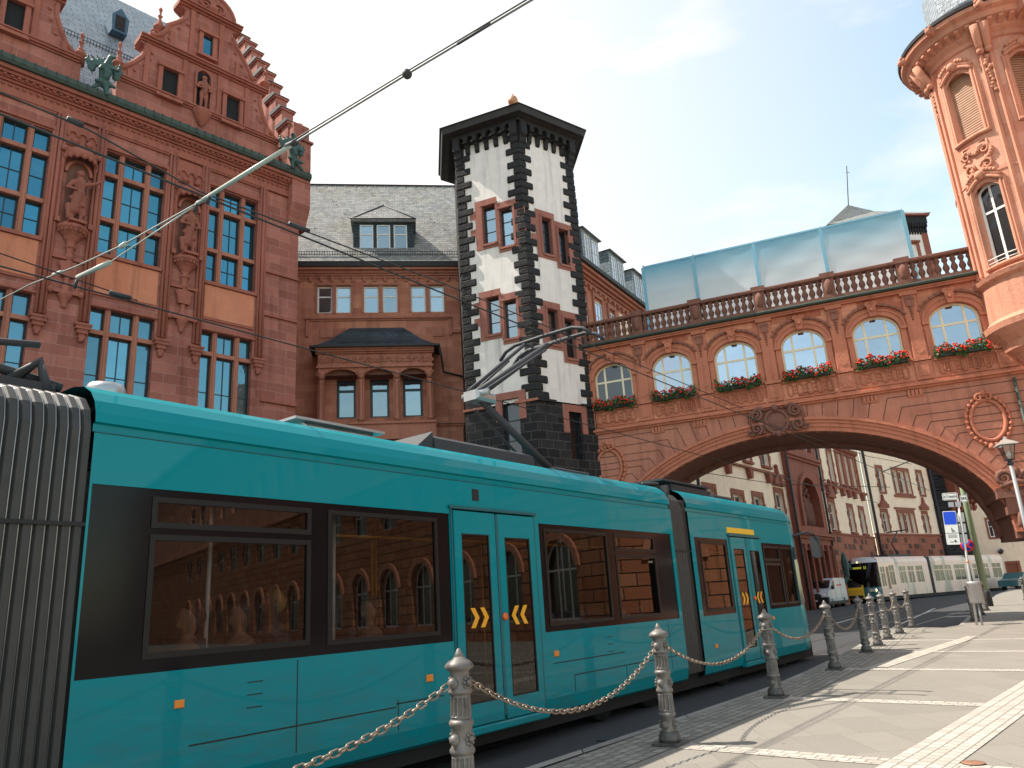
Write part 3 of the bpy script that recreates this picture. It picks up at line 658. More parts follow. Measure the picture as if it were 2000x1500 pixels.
# ---------------------------------------------------------------- BASALT TOWER
E0=Vector((.96,30.0,0)); SD=3.1
def azv(a): a=R_(a); return Vector((math.sin(a),math.cos(a),0))
CT=E0+azv(-7)*SD
TL=FR(E0.x,E0.y,0,113); TR=FR(E0.x,E0.y,0,53)
B3=thing('stone_tower',CT.copy(),'hexagonal white plastered tower with jagged black basalt quoins and overhanging dark eaves','tower')
def corner(k,R=SD): return CT+azv(173+60*k)*R
def hexprism(mb,R0,z0,R1,z1,cap=True):
    vs=[]
    for (R,z) in ((R0,z0),(R1,z1)):
        for k in range(6): p=corner(k,R); vs.append((p.x,z,p.y))
    fs=[(k,(k+1)%6,6+(k+1)%6,6+k) for k in range(6)]
    if cap: fs+=[tuple(range(6)),tuple(range(6,12))]
    mb.add(vs,fs)
lw=[(-1.95,-1.33,16.95,18.8),(-1.12,-.52,16.6,18.45),(-1.98,-1.40,12.72,14.4),(-1.2,-.62,12.38,14.08),(-1.5,-.75,7.2,9.75)]
rw=[(.98,1.5,16.28,18.05),(1.9,2.42,15.98,17.72),(.9,1.45,12.1,13.68),(1.8,2.35,11.6,13.4),(1.55,2.25,7.2,9.2)]
m=MB(TL); m.wall(-3.1,0,9.6,22.62,lw[:4],0,.28,mr=1)
m.build('left_wall',[plaster,trose],B3)
m=MB(TR); m.wall(0,3.1,9.6,22.62,rw[:4],0,.28,mr=1); m.build('right_wall',[plaster,trose],B3)
m=MB(W0)
for k in (1,2,3,4):
    p,q=corner(k),corner(k+1); m.poly([(p.x,9.6,p.y),(q.x,9.6,q.y),(q.x,22.3,q.y),(p.x,22.3,p.y)])
m.build('rear_wall',bas,B3)
# base
for (fr,a,b,hl,nm_) in ((TL,-3.19,.0515,lw[4],'l'),(TR,-.0515,3.19,rw[4],'r')):
    m=MB(fr); m.wall(a,b,-.2,9.5,[hl],.09,.35); m.build('base',basb,B3)
    win(B3,fr,hl[0],hl[1],hl[2],hl[3],-.15,darkf,g_dark,(),(.33,.66))
m=MB(W0); 
for k in (1,2,3,4):
    p,q=corner(k,3.2),corner(k+1,3.2); m.poly([(p.x,-.2,p.y),(q.x,-.2,q.y),(q.x,9.5,q.y),(p.x,9.5,p.y)])
m.build('rear_base',basb,B3)
m=MB(W0); 
m2=MB(TL); m2.cornice(-3.25,-2.1,9.5,[(.18,.1)],-.1); m2.cornice(-.9,.12,9.5,[(.18,.1)],-.1); m2.build('ledge',midp,B3)
m2=MB(TR); m2.cornice(-.1,.9,9.5,[(.18,.1)],-.1); m2.cornice(2.3,3.25,9.5,[(.18,.1)],-.1); m2.build('ledge',bas,B3)
# rose surrounds
def surround(fr,hs,tops,name='window_surround'):
    (a1,b1,c1,d1),(a2,b2,c2,d2)=hs; mid=(b1+a2)/2; m=MB(fr)
    m.wall(a1-.36,mid,c1-.22,d1+.34,[hs[0]],.035,.06); m.wall(mid,b2+.36,c2-.22,d2+.34,[hs[1]],.037,.06)
    for (x0,x1,z0,z1) in ((a1-.36,mid,c1-.22,d1+.34),(mid,b2+.36,c2-.22,d2+.34)):
        m.box(x0,x1,z0-.001,z0+.0,-.01,.035)
    for (a,b,c,d) in hs:
        m.box(a-.12,b+.12,d+.02,d+.12,.0,.085); m.box(a-.12,a-.02,c,d+.02,0,.07); m.box(b+.02,b+.12,c,d+.02,0,.07); m.box(a-.05,b+.05,c-.1,c,-.2,.10)
    # quoin teeth
    m.box(a1-.62,a1-.36,c1+.5,c1+.85,0,.033); m.box(a1-.62,a1-.36,d1-.5,d1-.1,0,.033)
    m.box(b2+.36,b2+.6,c2+.5,c2+.85,0,.033); m.box(b2+.36,b2+.6,d2-.5,d2-.1,0,.033)
    m.build(name,trose,B3)
    for (a,b,c,d) in hs: win(B3,fr,a,b,c,d,-.17,darkf,g_dark if fr is TR else g_mid,(),(.34,.68),fw=.05,bw=.03)
surround(TL,lw[0:2],0); surround(TL,lw[2:4],0); surround(TR,rw[0:2],0); surround(TR,rw[2:4],0)
for (fr,h) in ((TL,lw[4]),(TR,rw[4])):
    m=MB(fr); a,b,c,d=h; m.box(a-.3,a,d-.9,d+.3,0,.12); m.box(b,b+.3,d-.9,d+.3,0,.12); m.box(a,b,d,d+.3,0,.12); m.build('window_surround',trose,B3)
# quoins
random.seed(11)
def quoin(k,frA,aA,dA,frB,aB,dB):
    """corner k: runs along frame A (dir dA from s=aA) and frame B"""
    m=MB(W0); z=9.6; i=0; h=.345
    while z<22.1:
        la=.62 if i%2 else .34; lb=.34 if i%2 else .62
        if k!=0: la,lb=la*1.1,lb*1.1
        la+=random.uniform(-.05,.05); lb+=random.uniform(-.05,.05)
        pr=random.uniform(.05,.09); P=corner(k,SD+pr*1.155); z0=z+.008; z1=z+h-.012
        def wp(fr,s,o): v=fr.w(s,0,o); return v
        pts=[wp(frA,aA+dA*la,-.02),wp(frA,aA+dA*la,pr*.7),wp(frA,aA+dA*(la-.04),pr),P,wp(frB,aB+dB*(lb-.04),pr),wp(frB,aB+dB*lb,pr*.7),wp(frB,aB+dB*lb,-.02),corner(k,SD-.1)]
        inn=[wp(frA,aA+dA*la,-.02),wp(frA,aA+dA*(la-.03),pr*.4),wp(frA,aA+dA*(la-.05),pr*.5),corner(k,SD+pr*.6),wp(frB,aB+dB*(lb-.05),pr*.5),wp(frB,aB+dB*(lb-.03),pr*.4),wp(frB,aB+dB*lb,-.02),corner(k,SD-.1)]
        zz=[(z0,inn),(z0+.04,pts),(z1-.04,pts),(z1,inn)]; vs=[]
        for zc,pp in zz: vs+=[(p.x,zc,p.y) for p in pp]
        n=8; fs=[(j*n+i2,j*n+(i2+1)%n,(j+1)*n+(i2+1)%n,(j+1)*n+i2) for j in range(3) for i2 in range(n)]+[tuple(range(n)),tuple(range(3*n,4*n))]
        m.add(vs,fs); z+=h; i+=1
    m.build('quoins',bas,B3)
quoin(0,TL,0,-1,TR,0,1)
c1=corner(1); TB=FR(c1.x,c1.y,0,173); c5=corner(5); TC=FR(c5.x,c5.y,0,-7)
quoin(1,TB,0,-1,TL,-3.1,1)
quoin(5,TR,3.1,-1,TC,0,1)
# corbel table, eaves, roof
cb=MB(W0); hexprism(cb,SD+.34,22.50,SD+.36,22.66); cb.build('corbel_band',bas,B3)
for fr,a,b in ((TL,-3.1,0),(TR,0,3.1)):
    m=MB(fr)
    for k in range(7):
        x=a+.12+k*(2.86/6); ww_=.17 if k in (0,6) else .10
        lo_=21.15 if k in (0,6) else 21.62
        m.prof([(0,lo_),(.10,lo_+.08),(.12,lo_+.3),(.20,lo_+.38),(.22,lo_+.6),(.33,lo_+.7),(.33,22.5),(0,22.5)],x-ww_,x+ww_)
    m.wall(a,b,22.1,22.5,[(a+.12+k*(2.86/6)+.10,a+.12+(k+1)*(2.86/6)-.10,22.1,22.42,.14) for k in range(6)],.325,.3)
    m.build('corbel_table',bas,B3)
    m=MB(fr)
    m.poly([(a,21.3,.006),(b,21.3,.006),(b,21.95,.006),(a,21.95,.006)])
ev=MB(W0); hexprism(ev,SD+.40,22.62,SD+.72,22.70); hexprism(ev,SD+.76,22.66,SD+.82,22.98)
for k in range(6):
    for t in range(9):
        pass
ev.build('eaves',plain('dark_timber',(.03,.026,.024),.7,var=.3),B3)
rt=MB(W0)
vs=[]; 
for k in range(6): p=corner(k,SD+.90); vs.append((p.x,22.98,p.y))
vs.append((CT.x,25.6,CT.y)); rt.add(vs,[(k,(k+1)%6,6) for k in range(6)]+[tuple(range(6))]); rt.build('roof',slated,B3)
fb=MB(W0); fb.lathe((CT.x+.35,25.3,CT.y),[(.14,0),(.14,.25),(.08,.3),(.1,.42),(.22,.5),(.27,.66),(.22,.84),(.12,.92),(.07,1.0),(.03,1.1)],12); fb.build('finial',plain('copper_finial',(.55,.27,.14),.4,metal=.3,var=.2),B3)
# ---------------------------------------------------------------- BRIDGE
BF=FR(3.177,31.9,0,112); DP=3.2
B4=bldg('arched_bridge',BF,'sandstone covered bridge with balustrade and arched windows spanning the street','bridge')
wcs=[1.22,3.73,6.30,8.90,11.52,14.15]; WW=.82
hl=[(c-WW,c+WW,9.42,11.36,.62) for c in wcs]
m=MB(BF); m.wall(-.4,16.4,8.45,12.25,hl,0,.3); m.build('wall',brs,B4)
m=MB(BF); m.poly([(-.4,8.3,-DP),(16.4,8.3,-DP),(16.4,12.2,-DP),(-.4,12.2,-DP)]); m.poly([(-.4,12.15,-.05),(16.4,12.15,-.05),(16.4,12.15,-DP),(-.4,12.15,-DP)]); m.poly([(-.4,8.6,-.05),(16.4,8.6,-.05),(16.4,8.6,-DP),(-.4,8.6,-DP)]); m.build('deck',brd,B4)
for i,c in enumerate(wcs):
    fr_=.065
    win(B4,BF,c-WW,c+WW,9.42,11.36,-.16,cream_f,g_dark if i==0 else g_br,(.27,.73),(.60,),fw=.085,bw=.085,rise=.62,label='arched window with cream frame')
o_=MB(BF); 
for i,c in enumerate(wcs):
    o_.arcband(c,10.74,WW,.62,.17,-.02,.07,N=18); o_.arcband(c,10.74,WW+.17,.79,.06,-.02,.11,N=18)
    o_.m(1); o_.arcband(c,10.74,WW+.36,1.0,.09,-.02,.10,a0=25,a1=155,N=14)
    for k in range(13):
        t=R_(28+k*10.3)
        if abs(math.cos(t))<.12: continue
        o_.ball((c-math.cos(t)*(WW+.40),10.74+math.sin(t)*1.05,.08),.065,6)
    o_.m(0)
    for sx in (-1,1):
        o_.box(c+sx*(WW+.01),c+sx*(WW+.24),10.66,10.76,0,.12); o_.box(c+sx*(WW+.01),c+sx*(WW+.20),9.42,10.66,0,.045)
    # keystone
    o_.prism([(c-.1,11.3),(c+.1,11.3),(c+.17,11.85),(c-.17,11.85)],0,.22); o_.spiral((c-.13,11.78,0),.1,1.2,.035,.2); o_.spiral((c+.13,11.78,0),.1,1.2,.035,.2,-1,180); o_.ball((c,11.55,.22),.09,8)
    # apron panel with ovals
    z0,z1=8.72,9.22
    o_.box(c-.95,c+.95,9.27,9.33,0,.07); o_.box(c-.95,c+.95,8.62,8.66,0,.04)
    for k in range(5):
        x=c-.72+k*.36
        o_.tube([(x+.095*math.cos(R_(t))*(1),8.97+(.13 if math.sin(R_(t))>0 else -.13)+.09*math.sin(R_(t)),.03) for t in range(0,361,30)],.026,5,cap=False)
        if k<4:
            for q in range(3): o_.ball((x+.18,8.83+q*.14,.02),.04,6)
for pc in [0.02]+[ (wcs[i]+wcs[i+1])/2 for i in range(5)]+[15.45]:
    o_.cbox(pc-.24,pc+.24,9.36,11.98,-.02,.10,.02); o_.box(pc-.3,pc+.3,9.33,9.45,-.02,.14); o_.box(pc-.3,pc+.3,11.9,12.02,-.02,.17)
    o_.box(pc-.28,pc+.28,8.62,9.30,-.02,.09); o_.box(pc-.17,pc+.17,8.75,9.2,.0,.115)
    o_.m(1); o_.prism([(pc-.15,11.85),(pc+.15,11.85),(pc+.12,11.45),(pc-.12,11.45)],0,.17)
    for q in range(5): o_.ball((pc,11.38-q*.11,.12),.07-.008*q,6)
    o_.spiral((pc-.09,11.72,0),.08,1.2,.03,.16); o_.spiral((pc+.09,11.72,0),.08,1.2,.03,.16,-1,180)
    o_.m(0); o_.prism([(pc-.13,9.7)]+[(pc+.13*math.cos(R_(t)),9.7+.1*math.sin(R_(t))) for t in range(180,361,30)]+[(pc+.13,9.7)],.1,.115)
o_.cornice(-.4,15.9,8.33,[(.10,.08),(.20,.08),(.1,.08)],-.05)
o_.cornice(-.4,15.9,12.02,[(.16,.07),(.22,.06)],-.05)
o_.build('window_ornament',[brp,stone('dark_carving',(.24,.10,.07),(.36,.16,.11),fine=10,bump=.6)],B4)  # second slot: darker tone for the garlands and pilaster drops
ct=MB(BF); ct.prof([(-.1,12.17),(.34,12.17),(.38,12.22),(.36,12.27),(-.3,12.32)],-.4,15.9); ct.build('cornice',copper,B4)
# balustrade
bl=MB(BF)
bl.box(-.4,15.9,12.32,12.44,-.16,.16); bl.prof([(-.17,13.18),(.17,13.18),(.2,13.23),(.2,13.30),(.12,13.34),(-.12,13.34),(-.2,13.30),(-.2,13.23)],-.4,15.9)
piers=[0.05,2.53,5.02,7.58,10.2,12.85,15.45]
for x in piers:
    bl.box(x-.22,x+.22,12.44,13.18,-.18,.18); bl.box(x-.27,x+.27,13.181,13.40,-.24,.24); bl.box(x-.25,x+.25,12.3,12.5,-.21,.21); bl.lathe((x,12.5,.12),[(.1,0),(.16,.15),(.19,.4),(.12,.62)],8)
bl.build('balustrade',brd,B4)
b0=None
for i in range(len(piers)-1):
    n=8; a=piers[i]+.22; b=piers[i+1]-.22
    for k in range(n):
        x=a+(b-a)*(k+.5)/n
        if b0 is None:
            q=MB(FR(0,0,0,112)); q.lathe((0,0,0),[(.10,0),(.10,.05),(.07,.08),(.065,.12),(.115,.22),(.12,.30),(.07,.42),(.06,.46),(.075,.50),(.115,.58),(.10,.64),(.065,.69),(.10,.71),(.10,.745)],8)
            b0=q.build('baluster',brd,None); reg(b0,B4); b0.location=BF.w(x,12.44,0)-BF.P
        else:
            c=b0.copy(); col.objects.link(c); reg(c,B4); c.location=BF.w(x,12.44,0)-BF.P
# arch
AC,AA,AZ,AB=7.55,6.95,2.97,4.37
def ap(t,ex=0): return (AC-math.cos(t)*(AA+ex),AZ+math.sin(t)*(AB+ex))
NA=48; T0=R_(0); 
m=MB(BF)
ts=[math.pi*k/NA for k in range(NA+1)]
for k in range(NA):
    a=ap(ts[k],.5);b=ap(ts[k+1],.5)
    m.poly([(a[0],a[1],0),(b[0],b[1],0),(b[0],8.46,0),(a[0],8.46,0)])
lx=ap(0,.5)[0]; rx=ap(math.pi,.5)[0]
m.poly([(-.4,-.2,0),(lx,-.2,0),(lx,8.46,0),(-.4,8.46,0)]); m.poly([(rx,AZ,0),(16.4,AZ,0),(16.4,8.46,0),(rx,8.46,0)])
gr=m; spw=(stone('arch_sandstone',(.46,.18,.12),(.56,.25,.17),fine=12,bump=.15,nscale=2.5,stain=(.62,.5,.47),stain_amt=.6),groove)
gr.m(1)
def groove_line(p,q,w_=.014):
    d=Vector((q[0]-p[0],q[1]-p[1])); 
    if d.length<.01: return
    d.normalize(); nn=Vector((-d.y,d.x))*w_
    gr.prism([(p[0]+nn.x,p[1]+nn.y),(p[0]-nn.x,p[1]-nn.y),(q[0]-nn.x,q[1]-nn.y),(q[0]+nn.x,q[1]+nn.y)],-.01,.006)
NV=44
for k in range(3,NV-2):
    t=math.pi*k/NV; p=ap(t,.62); e=ap(t,5.0)
    dx,dz=math.sin(0),0
    # true normal of the ellipse
    nx=-math.cos(t)/AA; nz_=math.sin(t)/AB; l=math.hypot(nx,nz_); nx/=l; nz_/=l
    top=(8.3-p[1])/nz_ if nz_>.05 else 99
    ds=p[0]-AC
    # bend limit line
    if abs(ds)>3.6:
        j=(abs(ds)-3.6)/(AA-3.6); zb=8.15-2.9*j; lim=(zb-p[1])/nz_ if nz_>.05 else 99
        lim=max(.35,min(lim,1.3)); q=(p[0]+nx*lim,p[1]+nz_*lim)
        if q[1]>8.3: q=(p[0]+nx*top,8.3); groove_line(p,q); continue
        groove_line(p,q); groove_line(q,((16.3 if ds>0 else -.3),q[1]))
    else: groove_line(p,(p[0]+nx*top,8.3))
for k in range(8):
    z=2.6+k*.42-2.5
    groove_line((-.3,z+.1),(lx-.1,z+.1))
gr.build('spandrel_wall',spw,B4,recalc=False)
ar=MB(BF)
for ex,t,f in ((0,.16,.05),(.16,.14,.10),(.30,.12,.15),(.42,.10,.22)):
    ar.arcband(AC,AZ,AA+ex,AB+ex,t,-.3,f,N=56)
ar.build('arch_ring',brp,B4)
so_=MB(BF); 
for k in range(NA):
    a=ap(ts[k]);b=ap(ts[k+1]); so_.poly([(a[0],a[1],-.1),(b[0],b[1],-.1),(b[0],b[1],-DP),(a[0],a[1],-DP)])
    a=ap(ts[k]);b=ap(ts[k+1]); so_.poly([(a[0],a[1],-DP),(b[0],b[1],-DP),(b[0],8.4,-DP),(a[0],8.4,-DP)])
so_.box(-.3,ap(0)[0],-.2,8.4,-DP,-.02); so_.box(ap(math.pi)[0]+.0,17.5,AZ-.2,8.4,-DP,-.02)
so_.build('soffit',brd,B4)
# far arch rim
fr2=MB(BF); fr2.arcband(AC,AZ,AA-.14,AB-.14,.14,-DP,-DP+.6,N=40); fr2.build('rear_arch_ring',brd,B4)
# spandrel details
sp=MB(BF)
for x in (2.9,4.6,10.9,12.4): 
    for q in range(4): sp.box(x-.26+q*.13,x-.17+q*.13,8.1,8.3,0,.07)
    sp.box(x-.28,x+.26,8.05,8.1,0,.05)
# oval medallions
for mx_,mz in ((14.45,6.85),(.7,6.9)):
    sp.tube([(mx_+.52*math.cos(R_(t)),mz+.72*math.sin(R_(t)),.03) for t in range(0,361,12)],.07,6,cap=False)
    sp.tube([(mx_+.68*math.cos(R_(t)),mz+.88*math.sin(R_(t)),.02) for t in range(0,361,12)],.05,6,cap=False)
    for k in range(26): t=R_(k*360/26); sp.ball((mx_+.66*math.cos(t),mz+.88*math.sin(t),.05),.075,6)
    sp.spiral((mx_-.14,mz+.82,0),.16,1.3,.05,.08); sp.spiral((mx_+.14,mz+.82,0),.16,1.3,.05,.08,-1,180); sp.ball((mx_,mz+.98,.1),.12,8)
    sp.ball((mx_-.1,mz-.95,.08),.1,8)
sp.build('medallion',brp,B4)
# central cartouche
k_=MB(BF); cx,cz=7.5,7.80
k_.tube([(cx+.42*math.cos(R_(t)),cz+.44*math.sin(R_(t)),.2) for t in range(0,361,15)],.07,6,cap=False)
k_.lathe((cx,cz,.14),[(.42,0),(.36,.07),(.2,.12),(.01,.14)],20,axis='o')
for sx in (-1,1):
    k_.spiral((cx+sx*.72,cz+.34,0),.24,1.6,.07,.22,sx,90); k_.spiral((cx+sx*.76,cz-.2,0),.22,1.5,.065,.22,-sx,-90)
    k_.spiral((cx+sx*.98,cz-.32,0),.13,1.3,.05,.18,sx,0)
    k_.tube([(cx+sx*.35,cz+.5,.2),(cx+sx*.6,cz+.6,.26),(cx+sx*.92,cz+.45,.24),(cx+sx*1.0,cz+.1,.22),(cx+sx*.9,cz-.2,.2)],.07,6,.05)
    k_.box(cx+sx*.45,cx+sx*.7,cz-.4,cz+.4,0,.2)
k_.ball((cx,cz+.52,.25),.15,8); k_.ball((cx,cz-.48,.22),.13,8); k_.ball((cx-.16,cz-.46,.2),.09,6); k_.ball((cx+.16,cz-.46,.2),.09,6)
k_.build('cartouche',brd,B4)
# right abutment consoles
ab=MB(BF)
ab.prof([(-DP,4.1),(.35,4.1),(.35,4.3),(.2,4.3),(.2,4.45),(-DP,4.45)],14.15,16.4)
ab.prof([(-DP,3.55),(.22,3.55),(.3,4.1),(-DP,4.1)],14.35,16.4)
ab.spiral((14.45,4.75,0),.27,1.6,.09,.3,1,0); ab.spiral((15.15,4.7,0),.27,1.6,.09,.3,-1,180); ab.ball((14.8,4.95,.3),.16,8); ab.tube([(14.3,4.5,.3),(14.8,4.62,.38),(15.3,4.5,.3)],.09,6)
ab.prof([(-DP,2.95),(.1,2.95),(.18,3.3),(.25,3.55),(-DP,3.55)],14.95,16.4)
ab.prof([(-DP,2.3),(.05,2.3),(.1,2.95),(-DP,2.95)],15.3,17.0)
ab.prof([(-DP,-.3),(.0,-.3),(.05,2.3),(-DP,2.3)],15.75,17.4)
ab.build('abutment',brd,B4)
cf=MB(BF); blob(cf,[((15.0,3.35,.3),(14.92,3.15,.36),.26,.24),((14.92,3.1,.5),(14.9,3.0,.56),.08,.07),((14.72,3.5,.3),(14.62,3.2,.3),.13,.10),((15.25,3.6,.3),(15.35,3.1,.3),.16,.12),((15.0,3.0,.35),(15.2,2.5,.3),.24,.28),((15.2,2.6,.3),(15.55,2.0,.2),.3,.24),((15.0,2.9,.4),(14.75,2.55,.45),.12,.09),((14.75,2.55,.45),(15.0,2.3,.5),.09,.08),((15.5,2.1,.2),(15.75,1.4,.15),.24,.12),((15.3,2.2,.45),(15.45,1.75,.4),.13,.10),((14.85,3.62,.35),(15.15,3.66,.35),.12,.12),((14.8,2.85,.5),(14.95,2.75,.52),.09,.09)]); fuse(cf.build('console_figure',brd,B4),.035,0)
dpp=MB(BF); dpp.tube([(15.5,-.2,.12),(15.5,8.2,.12)],.05,8); dpp.build('downpipe',copper,B4)
# ---------------------------------------------------------------- RIGHT CORNER BUILDING WITH ROUND ORIEL
TX,TY,TRd=19.15,25.6,2.0
B5=thing('corner_building',(TX,TY,0),'bright orange sandstone corner building with round carved oriel turret at the right edge','building')
def ring(mb,prof,seg=48): mb.lathe((TX,0,TY),prof,seg,smooth=False)
S0=MB(W0); tw=[]
# drum wall with two rows of windows built as segments
def az_pt(deg,r,z): a=R_(deg); return (TX+r*math.cos(a),z,TY+r*math.sin(a))
wa=[(191,220),(255,284),(318,345)]
def drum(z0,z1,holes):
    """holes: (a0,a1,zb,zt)"""
    angs=sorted(set([k*6 for k in range(61)]+[a for h in holes for a in h[:2]])); zs=sorted({z0,z1}|{z for h in holes for z in h[2:4]})
    for i in range(len(angs)-1):
        for j in range(len(zs)-1):
            ma=(angs[i]+angs[i+1])/2; mz=(zs[j]+zs[j+1])/2
            if any(h[0]<ma<h[1] and h[2]<mz<h[3] for h in holes): continue
            S0.add([az_pt(angs[i],TRd,zs[j]),az_pt(angs[i+1],TRd,zs[j]),az_pt(angs[i+1],TRd,zs[j+1]),az_pt(angs[i],TRd,zs[j+1])],[(0,1,2,3)])
    for a0,a1,zb,zt in holes:
        for A_q in (a0,a1): S0.add([az_pt(A_q,TRd,zb),az_pt(A_q,TRd-.25,zb),az_pt(A_q,TRd-.25,zt),az_pt(A_q,TRd,zt)],[(0,1,2,3)])
        for zz in (zb,zt): S0.add([az_pt(a0,TRd,zz),az_pt(a1,TRd,zz),az_pt(a1,TRd-.25,zz),az_pt(a0,TRd-.25,zz)],[(0,1,2,3)])
hh=[(a,b,12.1,15.15) for a,b in wa]+[(a,b,17.1,19.75) for a,b in wa]
drum(11.0,20.7,hh)
S0.build('turret_wall',trs,B5,recalc=True)
mo=MB(W0)
ring(mo,[(.15,6.9),(.3,7.3),(.6,7.55),(.85,7.9),(1.1,8.15),(1.15,8.4),(1.5,8.95),(1.75,9.1),(1.8,9.35),(1.98,9.55),(2.2,9.8),(2.25,10.0),(2.1,10.1),(2.02,10.2),(2.02,11.5),(2.16,11.6),(2.22,11.75),(2.02,11.85)])
ring(mo,[(2.0,15.35),(2.03,15.35),(2.03,15.42),(2.0,15.42)]); 
ring(mo,[(2.0,20.45),(2.08,20.5),(2.1,20.65),(2.25,20.8),(2.3,21.0),(2.55,21.12),(2.62,21.3),(2.78,21.4),(2.8,21.55),(2.5,21.65)])
for k in range(5):
    a=k*72+20
for a0,a1 in wa:
    am=(a0+a1)/2; wd=(a1-a0)/2
    for zb,zt in ((12.1,15.15),(17.1,19.75)):
        for sgn in (-1,1):
            for e,rr2 in ((1.5,.10),(4.2,.07)): 
                p=az_pt(am+sgn*(wd+e),TRd+.02,0); mo.box(p[0]-.055,p[0]+.055,zb-.15,zt-.1,p[2]-.055,p[2]+.055)
        # segmental head
        for e,zo in ((0,0),(0,.14)):
            pts=[az_pt(am+(wd+3.5)*t/6,TRd+.06,zt-.12+zo+.32*math.cos(t/6*math.pi/2)) for t in range(-6,7)]; mo.tube(pts,.075,6)
        # fill over the arch
        for t in range(-6,6):
            u=am+wd*t/6; v=am+wd*(t+1)/6; zu=zt-.32+.30*math.cos(t/6*math.pi/2); zv=zt-.32+.30*math.cos((t+1)/6*math.pi/2)
            mo.add([az_pt(u,TRd-.01,zu),az_pt(v,TRd-.01,zv),az_pt(v,TRd-.01,zt+.01),az_pt(u,TRd-.01,zt+.01)],[(0,1,2,3)])
        pts=[az_pt(am+(wd+4.5)*t/6,TRd+.05,zb-.1) for t in range(-6,7)]; mo.tube(pts,.08,6)
        mo.ball(az_pt(am,TRd+.14,zt+.28),.17,8)
        for t in range(-5,6):
            if abs(t)>1: mo.ball(az_pt(am+wd*t/5.2,TRd+.12,zt+.2+.25*math.cos(t/6*math.pi/2)),.085,6)
    # carved relief between storeys
    random.seed(int(a0))
    for k in range(46):
        t=R_(k*360/46); rr3=.42+.18*math.sin(3*t); q=az_pt(am+math.degrees(rr3*math.cos(t)/TRd),TRd+.05,16.05+.62*rr3/.42*math.sin(t)*.75); mo.ball(q,random.uniform(.05,.10),6)
    for sx in (-1,1):
        for zz in (15.75,16.35):
            pts=[az_pt(am+sx*(9-6.5*(1-f/12)*math.cos(f*.75)),TRd+.08,zz+.24*(1-f/12)*math.sin(f*.75)) for f in range(12)]; mo.tube(pts,.05,6,.03)
    fp=[az_pt(am+x*13,TRd+.03,15.5+y*1.2) for x,y in ((-1,0),(1,0),(1,1),(-1,1),(-1,0))]; mo.tube(fp,.035,5)
# pilasters between windows with hanging drops and brackets under the cornice
for am in (237,172,299):
    for e in (-4.4,4.4):
        p=az_pt(am+e,TRd+.03,0); mo.box(p[0]-.06,p[0]+.06,11.9,20.5,p[2]-.06,p[2]+.06)
    for k in range(11): mo.ball(az_pt(am+random.uniform(-2.5,2.5),TRd+.04,19.8-k*.14),.10 if k<5 else .07,6)
    for e in (-3.5,3.5):
        q=[az_pt(am+e,TRd+.08,20.05),az_pt(am+e,TRd+.22,20.25),az_pt(am+e,TRd+.4,20.6),az_pt(am+e,TRd+.5,20.95)]; mo.tube(q,.12,8,.17)
        mo.ball(az_pt(am+e,TRd+.15,20.05),.14,8)
for am in (205,240,275,170): 
    mo.ball(az_pt(am,2.75,21.5),.19,10); mo.ball(az_pt(am,2.94,21.42),.11,8); mo.ball(az_pt(am+2.6,2.78,21.66),.1,6); mo.ball(az_pt(am-2.6,2.78,21.66),.1,6); mo.ball(az_pt(am+1.6,2.9,21.58),.07,6); mo.ball(az_pt(am-1.6,2.9,21.58),.07,6)
for k in range(44):
    a=k*360/44; p=az_pt(a,2.42,0); d=R_(a); cx,sy=math.cos(d),math.sin(d)
    pr=[(2.12,20.78),(2.12,21.05),(2.56,21.05),(2.56,20.98),(2.35,20.88)]
    vs=[(TX+r8*cx-w8*sy,z8,TY+r8*sy+w8*cx) for w8 in (-.07,.07) for r8,z8 in pr]
    mo.add(vs,[(0,1,2,3,4),(9,8,7,6,5)]+[(q,(q+1)%5,5+(q+1)%5,5+q) for q in range(5)])
mo.build('carved_moulding',trp,B5)
gt=MB(W0); ring(gt,[(2.72,21.56),(2.86,21.58),(2.88,21.7),(2.6,21.74)]); gt.build('gutter',dgrey,B5)
ur=MB(W0); ring(ur,[(2.6,21.7),(1.9,22.3),(1.75,22.6)],24); ur.build('roof',slated,B5)
um=MB(W0); 
for k in range(8):
    a=R_(k*45+10); b=R_(k*45+55); 
    um.add([(TX+.7+1.9*math.cos(a),21.3,TY+.5+1.9*math.sin(a)),(TX+.7+1.9*math.cos(b),21.3,TY+.5+1.9*math.sin(b)),(TX+.7+1.8*math.cos(b),25,TY+.5+1.8*math.sin(b)),(TX+.7+1.8*math.cos(a),25,TY+.5+1.8*math.sin(a))],[(0,1,2,3)])
um.build('attic',slateb,B5)
# windows of the oriel (flat panes across each opening)
for a0,a1 in wa:
    p=Vector(az_pt(a0,TRd-.2,0)); q=Vector(az_pt(a1,TRd-.2,0)); d=Vector((q.x-p.x,q.z-p.z,0)); L_=d.length; azz=math.degrees(math.atan2(d.x,d.y))
    wf=FR(p.x,p.z,0,azz)
    win(B5,wf,0,L_,12.1,15.15,0,white,g_dark,(.5,),(.66,),fw=.09,bw=.08,rise=.3,label='white casement window of the oriel')
    sh=MB(wf); sh.box(0,L_,17.1,19.75,-.04,-.02)
    for k in range(27): sh.box(.02,L_-.02,17.12+k*.098,17.185+k*.098,-.02,.01)
    sh.build('roller_shutter',plain('brown_shutter',(.42,.24,.15),.6,var=.15),B5)
    rl=MB(W0); pts=[az_pt(a0+(a1-a0)*t/8,TRd+.05,12.3) for t in range(9)]; rl.tube(pts,.02,5); rl.tube([az_pt(a0+(a1-a0)*t/8,TRd+.05,12.15) for t in range(9)],.015,5); rl.build('window_rail',white,B5)
